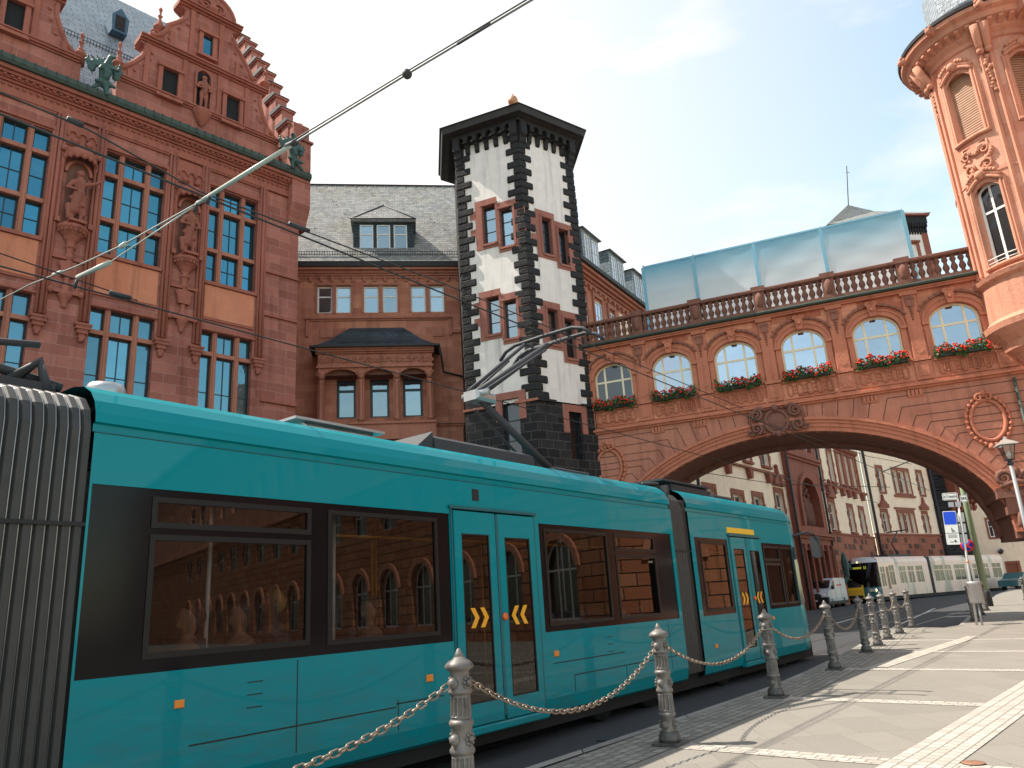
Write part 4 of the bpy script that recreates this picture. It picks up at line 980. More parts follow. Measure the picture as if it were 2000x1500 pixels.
# main body: wall along the pavement to the right of the picture, arcaded rusticated ground floor
RW=FR(19.6,27.2,0,180)
rust=stone('rusticated_sandstone',(.44,.17,.09),(.58,.27,.15),(.05,.025,.018),1.25,.52,.03,fine=8,bump=.6,stain=(.7,.6,.6))
def facade(fr,n_,len_,s0):
    hs=[(s0+k*4.1,s0+2.4+k*4.1,.9,4.3,1.2) for k in range(n_)]; hu=[(s0+.2+k*4.1,s0+2.2+k*4.1,6.6,8.7) for k in range(n_)]; h3=[(s0+.2+k*4.1,s0+2.2+k*4.1,12,14.5) for k in range(n_)]
    m=MB(fr); m.wall(0,len_,-.2,5.6,hs,0,.45); m.wall(0,len_,5.6,9.6,hu,0,.35); m.build('street_wall',rust,B5)
    m=MB(fr); m.wall(0,len_,9.6,21,h3,0,.3); m.box(0,len_,21,21.4,-8,.6); m.box(0,len_,9.5,9.7,0,.2); m.build('upper_wall',trs,B5)
    for k in range(n_):
        ab=MB(fr); ab.arcband(s0+1.2+k*4.1,3.1,1.2,1.2,.3,0,.12,N=14); ab.build('arch_trim',trp,B5)
        win(B5,fr,*hs[k][:4],-.3,white,g_dark,(.33,.66),(.62,),fw=.1,bw=.08,rise=1.2)
        win(B5,fr,*hu[k],-.2,white,g_dark,(.5,),(.6,),fw=.1,bw=.08)
        win(B5,fr,*h3[k],-.2,white,g_dark,(.5,),(.6,),fw=.1,bw=.08)
facade(RW,1,7.9,3.9)
RW2=FR(19.6,19.3,0,110); facade(RW2,17,110,2.2)
# ---------------------------------------------------------------- SCAFFOLD SHEET on the bridge deck
shm,n_,b_=mat('printed_sky_sheet'); tcn=N(n_,'ShaderNodeTexCoord'); sx_=N(n_,'ShaderNodeSeparateXYZ'); n_.links.new(tcn.outputs['UV'],sx_.inputs[0])
nz_2=N(n_,'ShaderNodeTexNoise'); nz_2.inputs['Scale'].default_value=.45; nz_2.inputs['Detail'].default_value=5; mpp=N(n_,'ShaderNodeMapping'); mpp.inputs['Scale'].default_value=(.6,1.6,1); n_.links.new(tcn.outputs['UV'],mpp.inputs[0]); n_.links.new(mpp.outputs[0],nz_2.inputs[0])
mm=N(n_,'ShaderNodeMath',operation='MULTIPLY_ADD'); mm.inputs[1].default_value=1.0; n_.links.new(nz_2.outputs[0],mm.inputs[0]); n_.links.new(sx_.outputs['Y'],mm.inputs[2])
rm=N(n_,'ShaderNodeValToRGB'); rm.color_ramp.elements[0].position=.0; rm.color_ramp.elements[0].color=(.74,.74,.74,1); rm.color_ramp.elements[1].position=1; rm.color_ramp.elements[1].color=(.16,.46,.62,1); e=rm.color_ramp.elements.new(.5); e.color=(.62,.74,.80,1); rm.color_ramp.elements[0].color=(.86,.86,.85,1)
mr=N(n_,'ShaderNodeMapRange'); mr.inputs['From Min'].default_value=14.0; mr.inputs['From Max'].default_value=16.75; n_.links.new(mm.outputs[0],mr.inputs[0]); n_.links.new(mr.outputs[0],rm.inputs[0]); n_.links.new(rm.outputs[0],b_.inputs['Base Color']); b_.inputs['Roughness'].default_value=.45
trn=N(n_,'ShaderNodeBsdfTranslucent'); n_.links.new(rm.outputs[0],trn.inputs[0]); mxs=N(n_,'ShaderNodeMixShader'); mxs.inputs[0].default_value=.6; n_.links.new(b_.outputs[0],mxs.inputs[1]); n_.links.new(trn.outputs[0],mxs.inputs[2]); n_.links.new(mxs.outputs[0],n_.nodes['Material Output'].inputs[0])
SH=thing('scaffold_screen',BF.w(8,12.2,-1.6),'pale blue and white sheeted scaffold screen standing behind the bridge balustrade','screen')
sm_=MB(BF); nx,nz2=130,26; vs=[];fs=[]
s0,s1,z0,z1=2.72,13.5,12.5,16.15
polx=[2.72,5.0,7.62,10.35,13.5]
for j in range(nz2+1):
    for i in range(nx+1):
        s_=s0+(s1-s0)*i/nx; z=z0+(z1-z0)*j/nz2
        seg=max(k for k in range(4) if s_>=polx[k]-1e-6); f=(s_-polx[seg])/(polx[seg+1]-polx[seg])
        bl_=math.sin(math.pi*f)*.10*math.sin(math.pi*(j/nz2)); fold=.022*math.sin(9*f+7*j/nz2*(1.5+seg*.6)+seg*2)*math.sin(math.pi*f)+.014*math.sin(17*(j/nz2)-8*f+seg)
        vs.append((s_,z-.02*math.sin(math.pi*f)*(j==nz2),-1.6-bl_*.45+fold*.7))
for j in range(nz2):
    for i in range(nx): a=j*(nx+1)+i; fs.append((a,a+1,a+nx+2,a+nx+1))
sm_.add(vs,fs,True); sm_.build('sheet',shm,SH,recalc=False)
ss_=MB(BF)
for x in polx: ss_.box(x-.07,x+.07,12.5,16.1,-1.60,-1.572)
ss_.box(2.72,13.5,16.08,16.16,-1.60,-1.57)
ss_.build('seam_strip',plain('blue_seam',(.18,.42,.55),.5),SH)
ps=MB(BF)
for x in polx: ps.tube([(x,12.3,-1.78),(x,16.3,-1.78)],.03,6); ps.tube([(x,12.3,-2.6),(x,15.5,-2.6)],.03,6); ps.tube([(x,15.4,-1.78),(x,15.4,-2.6)],.03,6)
for z in (13.4,14.8,16.12): ps.tube([(s0,z,-1.86),(s1,z,-1.86)],.025,6)
ps.build('scaffold_pole',steel,SH)
# ---------------------------------------------------------------- STREET BEHIND THE BRIDGE
DF=FR(3.2,33,0,31)
B6=bldg('dormered_house',DF,'red sandstone and cream house with slate dormers just behind the dark tower','building')
hw=[(.5,1.0,13.3,15.5),(1.9,2.75,13.3,15.6),(3.6,4.2,13.3,15.5)]
m=MB(DF); m.wall(-1,9.1,-.2,16.3,hw,0,.25); m.build('wall',mids,B6)
pp=MB(DF); pp.box(4.9,7.6,13.2,15.85,-.01,.03); pp.build('plaster_panel',cream,B6)
for h in hw: win(B6,DF,*h,.03,white,g_br,(.5,),(.35,.68),fw=.06,bw=.04)
o_=MB(DF); o_.cornice(-1,9.2,16.2,[(.1,.15),(.2,.12),(.35,.15),(.5,.15)]); 
for k in range(18): o_.box(-.8+k*.55,-.6+k*.55,16.0,16.2,0,.14)
for h in hw: o_.box(h[0]-.15,h[0],h[2],h[3]+.2,0,.08); o_.box(h[1],h[1]+.15,h[2],h[3]+.2,0,.08); o_.box(h[0]-.15,h[1]+.15,h[3]+.2,h[3]+.45,0,.1)
o_.build('cornice',midp,B6)
rf=MB(DF); rf.add([(-1,16.78,.55),(9.3,16.78,.55),(9.3,21.5,-3.0),(-1,21.5,-3.0),(9.3,16.78,-7),(-1,16.78,-7)],[(0,1,2,3),(3,2,4,5),(1,4,2)]); rf.build('roof',slated,B6,recalc=False)
g_=MB(DF); g_.prof([(.45,16.78),(.65,16.78),(.68,16.95),(.45,17.0)],-1,9.3); g_.build('gutter',dgrey,B6)
for a in (1.2,4.35,7.4):
    d_=MB(DF); b=a+1.9; d_.box(a,b,17.0,19.2,-3.2,.02); d_.build('dormer',slateb,B6)
    d_=MB(DF); d_.add([(a-.15,19.2,.2),(b+.15,19.2,.2),(b+.15,19.2,-3.4),(a-.15,19.2,-3.4),((a+b)/2,19.75,-.9),((a+b)/2,19.75,-3.4)],[(0,1,4),(1,2,5,4),(0,4,5,3),(0,3,2,1)]); d_.build('dormer_roof',slate,B6)
    for k in (0,1): win(B6,DF,a+.2+k*.85,a+.82+k*.85,17.35,18.95,.07,white,g_br,(.5,),(.6,),fw=.06,bw=.04)
AF=FR(31.3,70,0,38)
B7=bldg('long_plastered_building',AF,'long cream plastered building with red stone windows and arched portal seen through the bridge arch','building')
lw7=[(-30.1,-28.6,5.4,7.35),(-26.9,-25.4,5.4,7.45),(-23.0,-21.6,5.4,8.0),(-11.6,-10.2,5.95,8.1),(-6.6,-5.3,5.95,8.0),(-3.3,-2.0,5.95,8.0),(-34,-32.6,5.4,7.4)]
uw7=[(-31,-29.9,9.7,12),(-27.6,-26.4,9.7,12),(-24.5,-23.2,9.7,12),(-12.9,-11.9,9.9,12.4),(-9.7,-8.6,9.9,12.4),(-6.9,-6.0,9.9,12.6),(-5.1,-4.2,9.9,12.6),(-3.3,-2.4,9.9,12.6),(-34.5,-33.3,9.7,12)]
m=MB(AF); m.wall(-38,-20.6,5.2,14.5,[h for h in lw7+uw7 if h[1]<-20.6],0,.3); m.wall(-13.9,0,5.72,14.5,[h for h in lw7+uw7 if h[0]>-13.9],0,.3); m.build('plaster_wall',cream,B7)
m=MB(AF); m.box(-38,0,14.5,14.8,-4,.3); m.box(-38,-20.6,5.05,5.2,0,.12); m.box(-13.9,0,5.6,5.72,0,.14); m.box(-38,-20.6,9.15,9.3,0,.14); m.box(-13.9,0,9.4,9.6,0,.14)
lw7=lw7; 
for a,b,c,d in lw7+uw7:
    m.wall(a-.24,b+.24,c-.22,d+.32,[(a,b,c,d)],.05,.06); m.box(a-.1,b+.1,c-.22,c-.08,0,.2)
    for zz in (c+.4,c+1.3): m.box(a-.38,a-.24,zz,zz+.35,0,.045); m.box(b+.24,b+.38,zz,zz+.35,0,.045)
for a,b in ((-23.0,-21.6),(-11.6,-10.2)):
    cx=(a+b)/2; zt=8.45; m.prism([(cx-1.0,zt),(cx+1.0,zt),(cx+.5,zt+.6),(cx+.2,zt+.75),(cx,zt+1.3),(cx-.2,zt+.75),(cx-.5,zt+.6)],0,.25); m.ball((cx,zt+1.35,.12),.14,6); m.ball((cx-.9,zt+.3,.12),.14,6); m.ball((cx+.9,zt+.3,.12),.14,6)
for x in (-36,-33,-30.5,-27.2,-24,-22): m.prism([(x-.3,9.15),(x+.3,9.15),(x+.15,8.5),(x-.15,8.5)],0,.3)
for x in (-13,-11.5,-9.8,-7.6,-5.8,-4.2,-1.8): m.prism([(x-.3,9.4),(x+.3,9.4),(x+.15,8.8),(x-.15,8.8)],0,.3)
# red bay panels
m.box(-7.6,-7.2,9.6,13.3,0,.1); m.box(-1.9,-1.5,9.6,13.3,0,.1); m.box(-5.9,-5.2,9.6,13.3,.0,.08); m.box(-4.1,-3.5,9.6,13.3,0,.08)
for k in range(11): m.ball((-7.3+k*.57,13.0,.1),.25,6)
m.build('window_trim',farst,B7)
for h in lw7: win(B7,AF,*h,-.2,white,g_dark,(.5,),(.62,),fw=.12,bw=.09)
for h in uw7: win(B7,AF,*h,-.2,white,g_dark,(.5,),(.62,),fw=.12,bw=.09)
m=MB(AF); m.wall(-13.9,0,-.3,5.6,[(-10.6,-7.4,-.3,3.6,1.5)],.06,.6); m.box(-38,-20.6,-.3,5.05,-.3,.06); m.build('rusticated_base',farbl,B7)
rb=MB(AF); random.seed(5)
for i in range(12):
    for j in range(9):
        x=-13.3+i*1.1+(j%2)*.5; z=1.0+j*.5
        if random.random()<.42 and not(-11.2<x<-6.6 and z<4.2): rb.box(x,x+random.uniform(.4,.8),z,z+.4,.0,random.uniform(.08,.12))
rb.build('dark_block',fardk,B7)
po=MB(AF); 
po.wall(-20.6,-13.9,-.3,14.5,[(-19.2,-15.4,5.9,11.0-1.6,1.9),(-19.6,-17.6,.2,4.2),(-16.9,-14.9,.2,4.2),(-19.8,-18.6,11.5,14.2),(-17.9,-16.7,11.5,14.2),(-16.0,-14.8,11.5,14.2)],.35,.5)
po.box(-20.6,-20.3,-.3,14.5,0,.349); po.box(-14.2,-13.9,-.3,14.5,0,.349)
po.cornice(-20.8,-13.7,5.0,[(.5,.2),(.7,.2)],.3); po.cornice(-20.8,-13.7,10.6,[(.5,.2),(.65,.2)],.3)
po.arcband(-17.3,7.5,1.9,1.9,.35,.3,.55,N=16); po.box(-19.55,-19.2,5.9,7.5,.35,.55); po.box(-15.4,-15.05,5.9,7.5,.35,.55)
for k in range(6): x=-20.2+k*1.2; po.lathe((x,.2,.5),[(.13,0),(.10,.3),(.09,4.0),(.15,4.4)],8)
po.build('portal',farst,B7)
rl=MB(AF); random.seed(9); rl.poly([(-19.2,5.9,-.1),(-15.4,5.9,-.1),(-15.4,9.4,-.1),(-19.2,9.4,-.1)])
for k in range(26): x=random.uniform(-18.8,-15.8); rl.lathe((x,5.9,.05),[(.13,0),(.16,.8),(.12,1.3),(.1,1.5),(.13,1.65),(.02,1.85)],6)
for k in range(30): rl.ball((random.uniform(-18.6,-16),random.uniform(7.2,8.9),0),random.uniform(.1,.22),6)
rl.build('relief',brd,B7)
for h in ((-19.8,-18.6,11.5,14.2),(-17.9,-16.7,11.5,14.2),(-16.0,-14.8,11.5,14.2)): win(B7,AF,*h,.05,white,g_dark,(.5,),(.62,),fw=.12,bw=.09)
dk=MB(AF); dk.box(-19.6,-17.6,-.2,4.2,-.2,-.15); dk.box(-16.9,-14.9,-.2,4.2,-.2,-.15); dk.box(-10.6,-7.4,-.3,3.6,-.6,-.5); dk.build('door',plain('dark_portal',(.03,.02,.018),.8),B7)
dpp=MB(AF)
for x in (-20.75,-13.75,.05,-35.5): dpp.tube([(x,-.2,.42),(x,14.4,.42)],.09,6)
dpp.build('downpipe',dgrey,B7)
br_=MB(AF); br_.lathe((-13.2,2.3,.9),[(.1,-.3),(.2,.1),(.25,.7),(.28,1.1),(.18,1.4),(.16,1.6),(.05,1.8)],8); br_.tube([(-13.2,3.6,.9),(-12.8,3.2,1.0),(-12.9,2.8,1.2)],.1,6); br_.tube([(-13.2,2.3,.9),(-13.4,1.6,.4)],.2,6); br_.build('lantern_figure',bronze,B7)
rf=MB(AF); rf.add([(-38,14.8,.3),(0,14.8,.3),(0,20,-4),(-38,20,-4)],[(0,1,2,3)]); rf.build('roof',slated,B7,recalc=False)
# C
CF=FR(31.3,70,0,52)
B8=bldg('plastered_corner_house',CF,'cream plastered house with stone mullioned windows above the white tram','building')
lw8=[(2.1,3.1,6.15,8.0),(5.1,5.95,6.15,8.0),(6.2,7.1,6.15,8.0),(7.35,8.1,6.15,8.0),(9.9,10.8,6.15,8.0)]
uw8=[(2.7,3.6,9.9,12.1),(5.6,6.4,9.9,12.1),(6.7,7.7,9.9,12.1),(7.95,8.7,9.9,12.1),(10.4,11.3,9.9,12.1)]
m=MB(CF); m.wall(0.1,12.7,6.05,16.5,lw8+uw8,0,.3); m.box(.1,12.7,16.5,17,-6,.4); m.build('plaster_wall',cream,B8)
m=MB(CF); m.box(.1,12.7,5.9,6.05,-.02,.16)
for a,b,c,d in lw8+uw8:
    m.wall(a-.2,b+.2,c-.001 if c<7 else c-.2,d+.3,[(a,b,c,d)],.05+.003*(int(a*10)%7),.06)
    if a in (2.1,9.9,2.7,10.4):
        for zz in (c+.4,c+1.3): m.box(a-.34,a-.2,zz,zz+.35,0,.045); m.box(b+.2,b+.34,zz,zz+.35,0,.045)
m.box(4.6,8.5,8.36,8.5,0,.15); m.box(5.1,9.1,9.5,9.69,0,.15)
for a,b in ((2.1,3.1),(9.9,10.8)):
    cx=(a+b)/2; zt=8.4; m.prism([(cx-.85,zt),(cx+.85,zt),(cx+.4,zt+.5),(cx+.15,zt+.65),(cx,zt+1.1),(cx-.15,zt+.65),(cx-.4,zt+.5)],0,.25); m.ball((cx,zt+1.12,.12),.12,6); m.ball((cx-.8,zt+.25,.12),.12,6); m.ball((cx+.8,zt+.25,.12),.12,6)
m.build('window_trim',farst,B8)
for h in lw8+uw8: win(B8,CF,*h,-.2,white,g_dark,(.5,),(.62,),fw=.12,bw=.08)
m=MB(CF); m.wall(.1,12.7,-.3,5.9,[],.06,.3); m.build('rusticated_base',farbl,B8)
rb=MB(CF)
for i in range(11):
    for j in range(4):
        x=.5+i*1.08+(j%2)*.5; z=3.6+j*.55
        if random.random()<.45: rb.box(x,x+random.uniform(.4,.8),z,z+.42,.0,random.uniform(.08,.12))
rb.build('dark_block',fardk,B8)
dpp=MB(CF); dpp.tube([(.2,-.2,.3),(.2,16,.3)],.09,6); dpp.tube([(12.8,-.2,.3),(12.8,16,.3)],.09,6); dpp.build('downpipe',dgrey,B8)
# D: dark corner and red oriel
p_=CF.w(12.8,0,0); D2=FR(p_.x,p_.y,0,80)
B9=bldg('dark_stone_corner_tower',D2,'dark rubble corner tower with projecting red oriel beyond the cream house','tower')
m=MB(D2); m.wall(0,1.9,-.3,17,[],0,.3); m.wall(1.9,3.6,-.3,9.4,[],0,.3); m.box(3.4,3.6,-.3,9.4,-8,0); m.build('wall',basb,B9)
random.seed(2); q_=MB(D2)
for k in range(30): q_.cbox(-.02,random.uniform(.9,1.9),5.8+k*.38,6.12+k*.38,0,random.uniform(.05,.14),.03)
q_.build('quoins',bas,B9)
m=MB(D2); m.box(1.75,4.6,9.9,17,-3,1.2)
for k in range(6):
    x=1.95+k*.48
    for j in range(3): m.prof([(0,8.2+j*.55),(.35+j*.3,8.5+j*.55),(.35+j*.3,8.75+j*.55),(0,8.75+j*.55)],x-.15,x+.15)
    m.arcband(x+.02,10.3,.17,.5,.1,1.2,1.28,N=6)
m.box(1.75,4.6,11.6,11.8,0,1.35); m.box(1.75,4.6,9.75,9.9,0,1.3)
m.build('oriel',farst,B9)
# E far cream house
EF=FR(42,88,0,100); B10=bldg('pale_corner_house',EF,'pale yellow plastered house with brown door at the far end of the street','building')
hw=[(9.35,10.25,9.2,11.2),(9.4,10.35,5.9,7.8),(6.9,7.7,9.2,11.2),(6.9,7.7,5.9,7.8),(12.4,13.3,9.2,11.2),(12.6,13.5,5.9,7.8)]
m=MB(EF); m.wall(2.5,20,-.3,19,hw+[(10.4,11.5,.4,3.0)],0,.25); m.box(2.5,20,19,19.4,-8,.4); m.box(2.5,2.8,-.3,19,-8,-.01); m.build('wall',cream,B10)
m=MB(EF)
for a,b,c,d in hw+[(10.4,11.5,.4,3.0)]: m.wall(a-.2,b+.2,c-.2,d+.25,[(a,b,c,d)],.04,.05)
m.build('window_trim',farst,B10)
for h in hw: win(B10,EF,*h,-.1,white,g_dark,(.5,),(.6,),fw=.12,bw=.08)
d_=MB(EF); d_.box(10.4,11.5,.3,3.0,-.2,-.12); d_.build('door',plain('brown_door',(.22,.06,.02),.5),B10)
m=MB(EF); m.tube([(9.9,4.4,.3),(9.95,4.3,.5)],.3,8); m.build('wall_ornament',dgrey,B10)
# F tall tower top behind
TF=FR(55,110,0,84); B11=bldg('frieze_tower',TF,'distant cream tower with dark corbel frieze and shallow tiled roof above the scaffold screen','tower')
m=MB(TF); m.box(6.6,11.9,0,56.6,-11,0); m.build('wall',plaster,B11)
m=MB(TF); m.box(11.2,12.2,0,54.6,-11.2,.12)
m.wall(8.0,10.4,49.5,53.4,[(8.55,9.9,49.6,52.7)],.12,.1); m.box(7.9,10.5,53.0,53.3,0,.4); m.box(6.4,8.0,49.2,49.6,0,.25); m.build('stone_trim',farst,B11)
m=MB(TF); m.box(6.5,12.3,56.2,57.4,-11.3,.55)
for k in range(13): x=6.6+k*.45; m.prof([(0,54.4),(.3,54.8),(.3,55.4),(.6,55.6),(.6,56.3),(0,56.3)],x-.12,x+.12)
m.build('corbel_frieze',bas,B11)
m=MB(TF); m.box(6.2,12.7,57.4,57.7,-11.6,.9); m.box(-4.2,6.4,57.7,58.1,-11,.0) if False else None
m.build('cornice',farst,B11)
m=MB(TF); m.add([(-3.2,57.2,-1.5),(12.9,57.75,1.1),(12.9,57.75,-12),(-3.2,57.2,-12),(3.2,62.6,-5),(7.6,61.4,-5)],[(0,1,5,4),(1,2,5),(0,4,3),(4,5,2,3),(0,3,2,1)]); m.build('roof',slate,B11)
m=MB(TF); m.tube([(3.25,62.3,-5),(4.4,70,-5)],.08,5); m.tube([(4.1,68.8,-5),(4.7,68.7,-5)],.05,4); m.build('antenna',dgrey,B11)
# ---------------------------------------------------------------- GROUND
def clip(poly,axis_y,keep_above):
    out=[]
    for i in range(len(poly)):
        a=poly[i];b=poly[(i+1)%len(poly)]
        ia=(a[1]>=axis_y)==keep_above; ib=(b[1]>=axis_y)==keep_above
        if ia: out.append(a)
        if ia!=ib:
            t=(axis_y-a[1])/(b[1]-a[1]); out.append((a[0]+(b[0]-a[0])*t,axis_y))
    return out
def sheet(mb,poly,dz,side=0):
    parts=[]
    lo=clip(poly,8,False); hi=clip(poly,8,True); mid=clip(hi,90,False) if hi else []; far=clip(hi,90,True) if hi else []
    for p in (lo,mid,far):
        if len(p)>=3: mb.add([(x,gz(x,y)+dz,y) for x,y in p],[tuple(range(len(p)))])
    if side:
        n=len(poly)
        for i in range(n):
            a,b=poly[i],poly[(i+1)%n]; mb.add([(a[0],gz(*a)+dz,a[1]),(b[0],gz(*b)+dz,b[1]),(b[0],gz(*b)+dz-side,b[1]),(a[0],gz(*a)+dz-side,a[1])],[(0,1,2,3)])
def struct(mb,name,m_): o=mb.build(name,m_,recalc=False); tag(o,kind='structure'); return o
v37=azv(37); n37=Vector((v37.y,-v37.x,0))
def q37(s,n): p=v37*s+n37*n; return (p.x,p.y)
class G37: pass
gm2=MB(); sheet(gm2,[(-400,-120),(400,-120),(400,500),(-400,500)],-.135); struct(gm2,'ground',asph)
rd=MB(); sheet(rd,[q37(-30,-4.9),q37(90,-4.9),q37(110,-4.9),q37(110,-14),q37(-30,-14)],-.12); struct(rd,'road',asph)
kA=[q37(-30,-5.0),q37(9,-5.0),q37(13,-4.97),(5.2,15.45),(7.15,18.6),(8.9,21.6),(10.4,24.3),(11.7,26.4)]
kB=[(12.5,26.3),(12.9,25.2),(13.7,25.85),(20.3,36.5),(33,56.5),(50,82),(60,95)]
side=kA+kB
pv=MB(); sheet(pv,side+[(90,95),(90,-40),(0,-40)],0)
struct(pv,'pavement',slab)
kb=MB()
for i in range(len(side)-1):
    a=Vector((*side[i],0)); b=Vector((*side[i+1],0)); d=(b-a).normalized(); nn=Vector((d.y,-d.x,0))
    if nn.x<0 and False: nn=-nn
    c=b+nn*.13; e=a+nn*.13
    kb.add([(a.x,gz(a.x,a.y)+.006,a.y),(b.x,gz(b.x,b.y)+.006,b.y),(c.x,gz(c.x,c.y)+.006,c.y),(e.x,gz(e.x,e.y)+.006,e.y),(a.x,gz(a.x,a.y)-.14,a.y),(b.x,gz(b.x,b.y)-.14,b.y)],[(0,1,2,3),(0,1,5,4)])
struct(kb,'kerb',kerbm)
cs=MB(G37 and W0)
# grey sett strip along kerb
strip=[]
for i in range(len(kA)): strip.append(kA[i])
def offp(i,dd):
    a=Vector((*kA[max(0,i-1)],0)); b=Vector((*kA[min(len(kA)-1,i+1)],0)); d=(b-a).normalized(); return (kA[i][0]+d.y*dd,kA[i][1]-d.x*dd)
inner_=[offp(i,.13) for i in range(len(kA))]; outer_=[offp(i,.86) for i in range(len(kA))]
class FRx(FR): pass
F37=FR(0,0,0,37)
def sheetuv(name,m_,quads,dz):
    """flat strips whose texture runs along the strip"""
    me=bpy.data.meshes.new(name); V=[];Fc=[];UV=[]
    for (a,b,c,d,u0,u1,w_) in quads:
        segs=[(a,b,c,d,u0,u1)]
        for (a,b,c,d,u0,u1) in segs:
            n=max(1,int(abs(u1-u0)/2)+1)
            for i in range(n):
                t0=i/n;t1=(i+1)/n
                L4=[(a[0]+(b[0]-a[0])*t0,a[1]+(b[1]-a[1])*t0),(a[0]+(b[0]-a[0])*t1,a[1]+(b[1]-a[1])*t1),(d[0]+(c[0]-d[0])*t1,d[1]+(c[1]-d[1])*t1),(d[0]+(c[0]-d[0])*t0,d[1]+(c[1]-d[1])*t0)]
                k=len(V); V+=[(x,y,gz(x,y)+dz) for x,y in L4]; Fc.append((k,k+1,k+2,k+3)); UV+=[(u0+(u1-u0)*t0,0),(u0+(u1-u0)*t1,0),(u0+(u1-u0)*t1,w_),(u0+(u1-u0)*t0,w_)]
    me.from_pydata(V,[],Fc); uv=me.uv_layers.new(name='UVMap')
    for i,u in enumerate(UV): uv.data[i].uv=u
    me.materials.append(m_); o=bpy.data.objects.new(name,me); col.objects.link(o); tag(o,kind='structure'); return o
Q=[];u=0
for i in range(len(kA)-1):
    l=math.dist(kA[i],kA[i+1]); Q.append((inner_[i],inner_[i+1],outer_[i+1],outer_[i],u,u+l,.73)); u+=l
sheetuv('kerbside_setts',dcob,Q,.004)
def band(p,az_,L_,wd):
    d=azv(az_); n=Vector((d.y,-d.x,0)); a=Vector((*p,0)); b=a+d*L_; c=b+n*wd; e=a+n*wd
    return ((a.x,a.y),(b.x,b.y),(c.x,c.y),(e.x,e.y),0,L_,wd)
# light sett bands: long ones along 41 degrees, cross ones along 130
lb=[]
def g2(p0,along,L_,wd): return band(p0,along,L_,wd)
lb.append(g2((-3.3,.2),41.5,26,.55))
sheetuv('light_sett_band',lcob,[g2((2.93-12*math.sin(R_(41.5)),7.35-12*math.cos(R_(41.5))),41.5,30,.55)],.007)
sheetuv('light_sett_band',lcob,[g2((5.95,14.95),41,8.3,.35)],.008)
crosses=[]
for (p,l) in (((-.45,6.75),12),((1.5,9.15),15),((3.45,12.35),16),((5.65,15.7),17),((7.5,18.8),18),((9.2,21.8),18),((-1.9,3.9),10)):
    crosses.append(g2(p,131,l,.30))
sheetuv('light_cross_band',lcob,crosses,.0045)
# road markings, rails
mk=MB()
def seg(mb,a,b,wd,dz):
    a=Vector((*a,0));b=Vector((*b,0));d=(b-a).normalized();n=Vector((d.y,-d.x,0))*wd/2
    sheet(mb,[((a-n).x,(a-n).y),((b-n).x,(b-n).y),((b+n).x,(b+n).y),((a+n).x,(a+n).y)],dz)
seg(mk,(9.3,22.6),(13.8,30.2),.12,-.112); seg(mk,(13.8,30.2),(22,43.5),.1,-.112); seg(mk,(12.6,33.5),(20,45.2),.12,-.112)
seg(mk,(10.6,24.9),(12.2,26.2),.1,-.112)
for (a,b) in (((11.2,28.2),(12.2,27.6)),((11.8,27.3),(12.8,28.1)),((12.4,28.6),(13.0,28.3)),((11.9,27.7),(12.0,28.5))): seg(mk,a,b,.10,-.112)
struct(mk,'road_marking',paintw)
rl=MB()
for nn in (-6.5,-7.94,-9.8,-11.24):
    seg(rl,q37(-25,nn),q37(46,nn),.06,-.112)
struct(rl,'tram_rail',plain('worn_rail_steel',(.22,.2,.19),.35,metal=.8))
mh=MB(); mh.lathe((3.72,gz(0,7.25)+.012,7.25),[(.095,0),(.09,.004),(.01,.004)],16); tag(mh.build('valve_cover',plain('rusty_cover',(.25,.12,.07),.7,var=.3,vscale=30)),'small rusty round valve cover set in the pale setts','cover')
dr_=MB(); sheet(dr_,[q37(8.6,-5.55),q37(9.2,-5.55),q37(9.2,-5.15),q37(8.6,-5.15)],-.108); tag(dr_.build('drain_grate',dgrey,recalc=False),'dark square drain grate in the asphalt beside the kerb','drain')
# ---------------------------------------------------------------- TRAM
TF_=FR(-.745,9.0,0,37)
TRM=thing('tram',TF_.w(0,0,-1.2),'large teal articulated tram passing close behind the chained bollards','tram')
ZB=2.60; ZL=1.20
def prof_(sc=0,zs=0):  # outer profile from skirt up to roof centre, (o,z)
    return [(-.10,.20),(-.03,.24),(0,.40),(0,3.00),(-.035,3.01),(-.035,3.07),(0,3.08),(-.01,3.16),(-.05,3.26),(-.13,3.35),(-.26,3.42),(-.45,3.46),(-1.2,3.48)]
def body(name,s0,s1,holes,nose=False):
    P_=prof_(); m=MB(TF_)
    # side with openings
    m.wall(s0,s1,.40,3.0,holes,0,.05)
    def strip(pl,a,b,fn=lambda s:(0,0)):
        for i in range(len(pl)-1):
            m.add([(a,pl[i][1],pl[i][0]),(b,pl[i][1],pl[i][0]),(b,pl[i+1][1],pl[i+1][0]),(a,pl[i+1][1],pl[i+1][0])],[(0,1,2,3)],i>=6)
    strip(P_[:3],s0,s1); strip(P_[3:],s0,s1)
    far=[(-2.4-o_,z) for o_,z in P_]
    strip(far,s0,s1)
    return m
doorA=(-.08,1.49); doorB=(7.95,9.54)
# module A
hA=[(-4.1,-.12,ZL,ZB),(doorA[0],doorA[1],.36,2.66),(1.62,5.42,ZL-.01,ZB-.03)]
hA=[(-4.1,-.12,ZL,ZB),(doorA[0],doorA[1],.401,2.66),(1.62,5.45,ZL-.01,ZB-.03)]
body('body',-4.12,5.56,hA).build('body',teal,TRM,recalc=False)
hB=[(6.38,7.86,ZL-.02,ZB-.05),(doorB[0],doorB[1],.401,2.62),(9.66,11.6,ZL-.02,ZB-.06)]
body('body',6.22,11.6,hB).build('body',teal,TRM,recalc=False)
body('body',-14,-5.15,[]).build('body',teal,TRM,recalc=False)
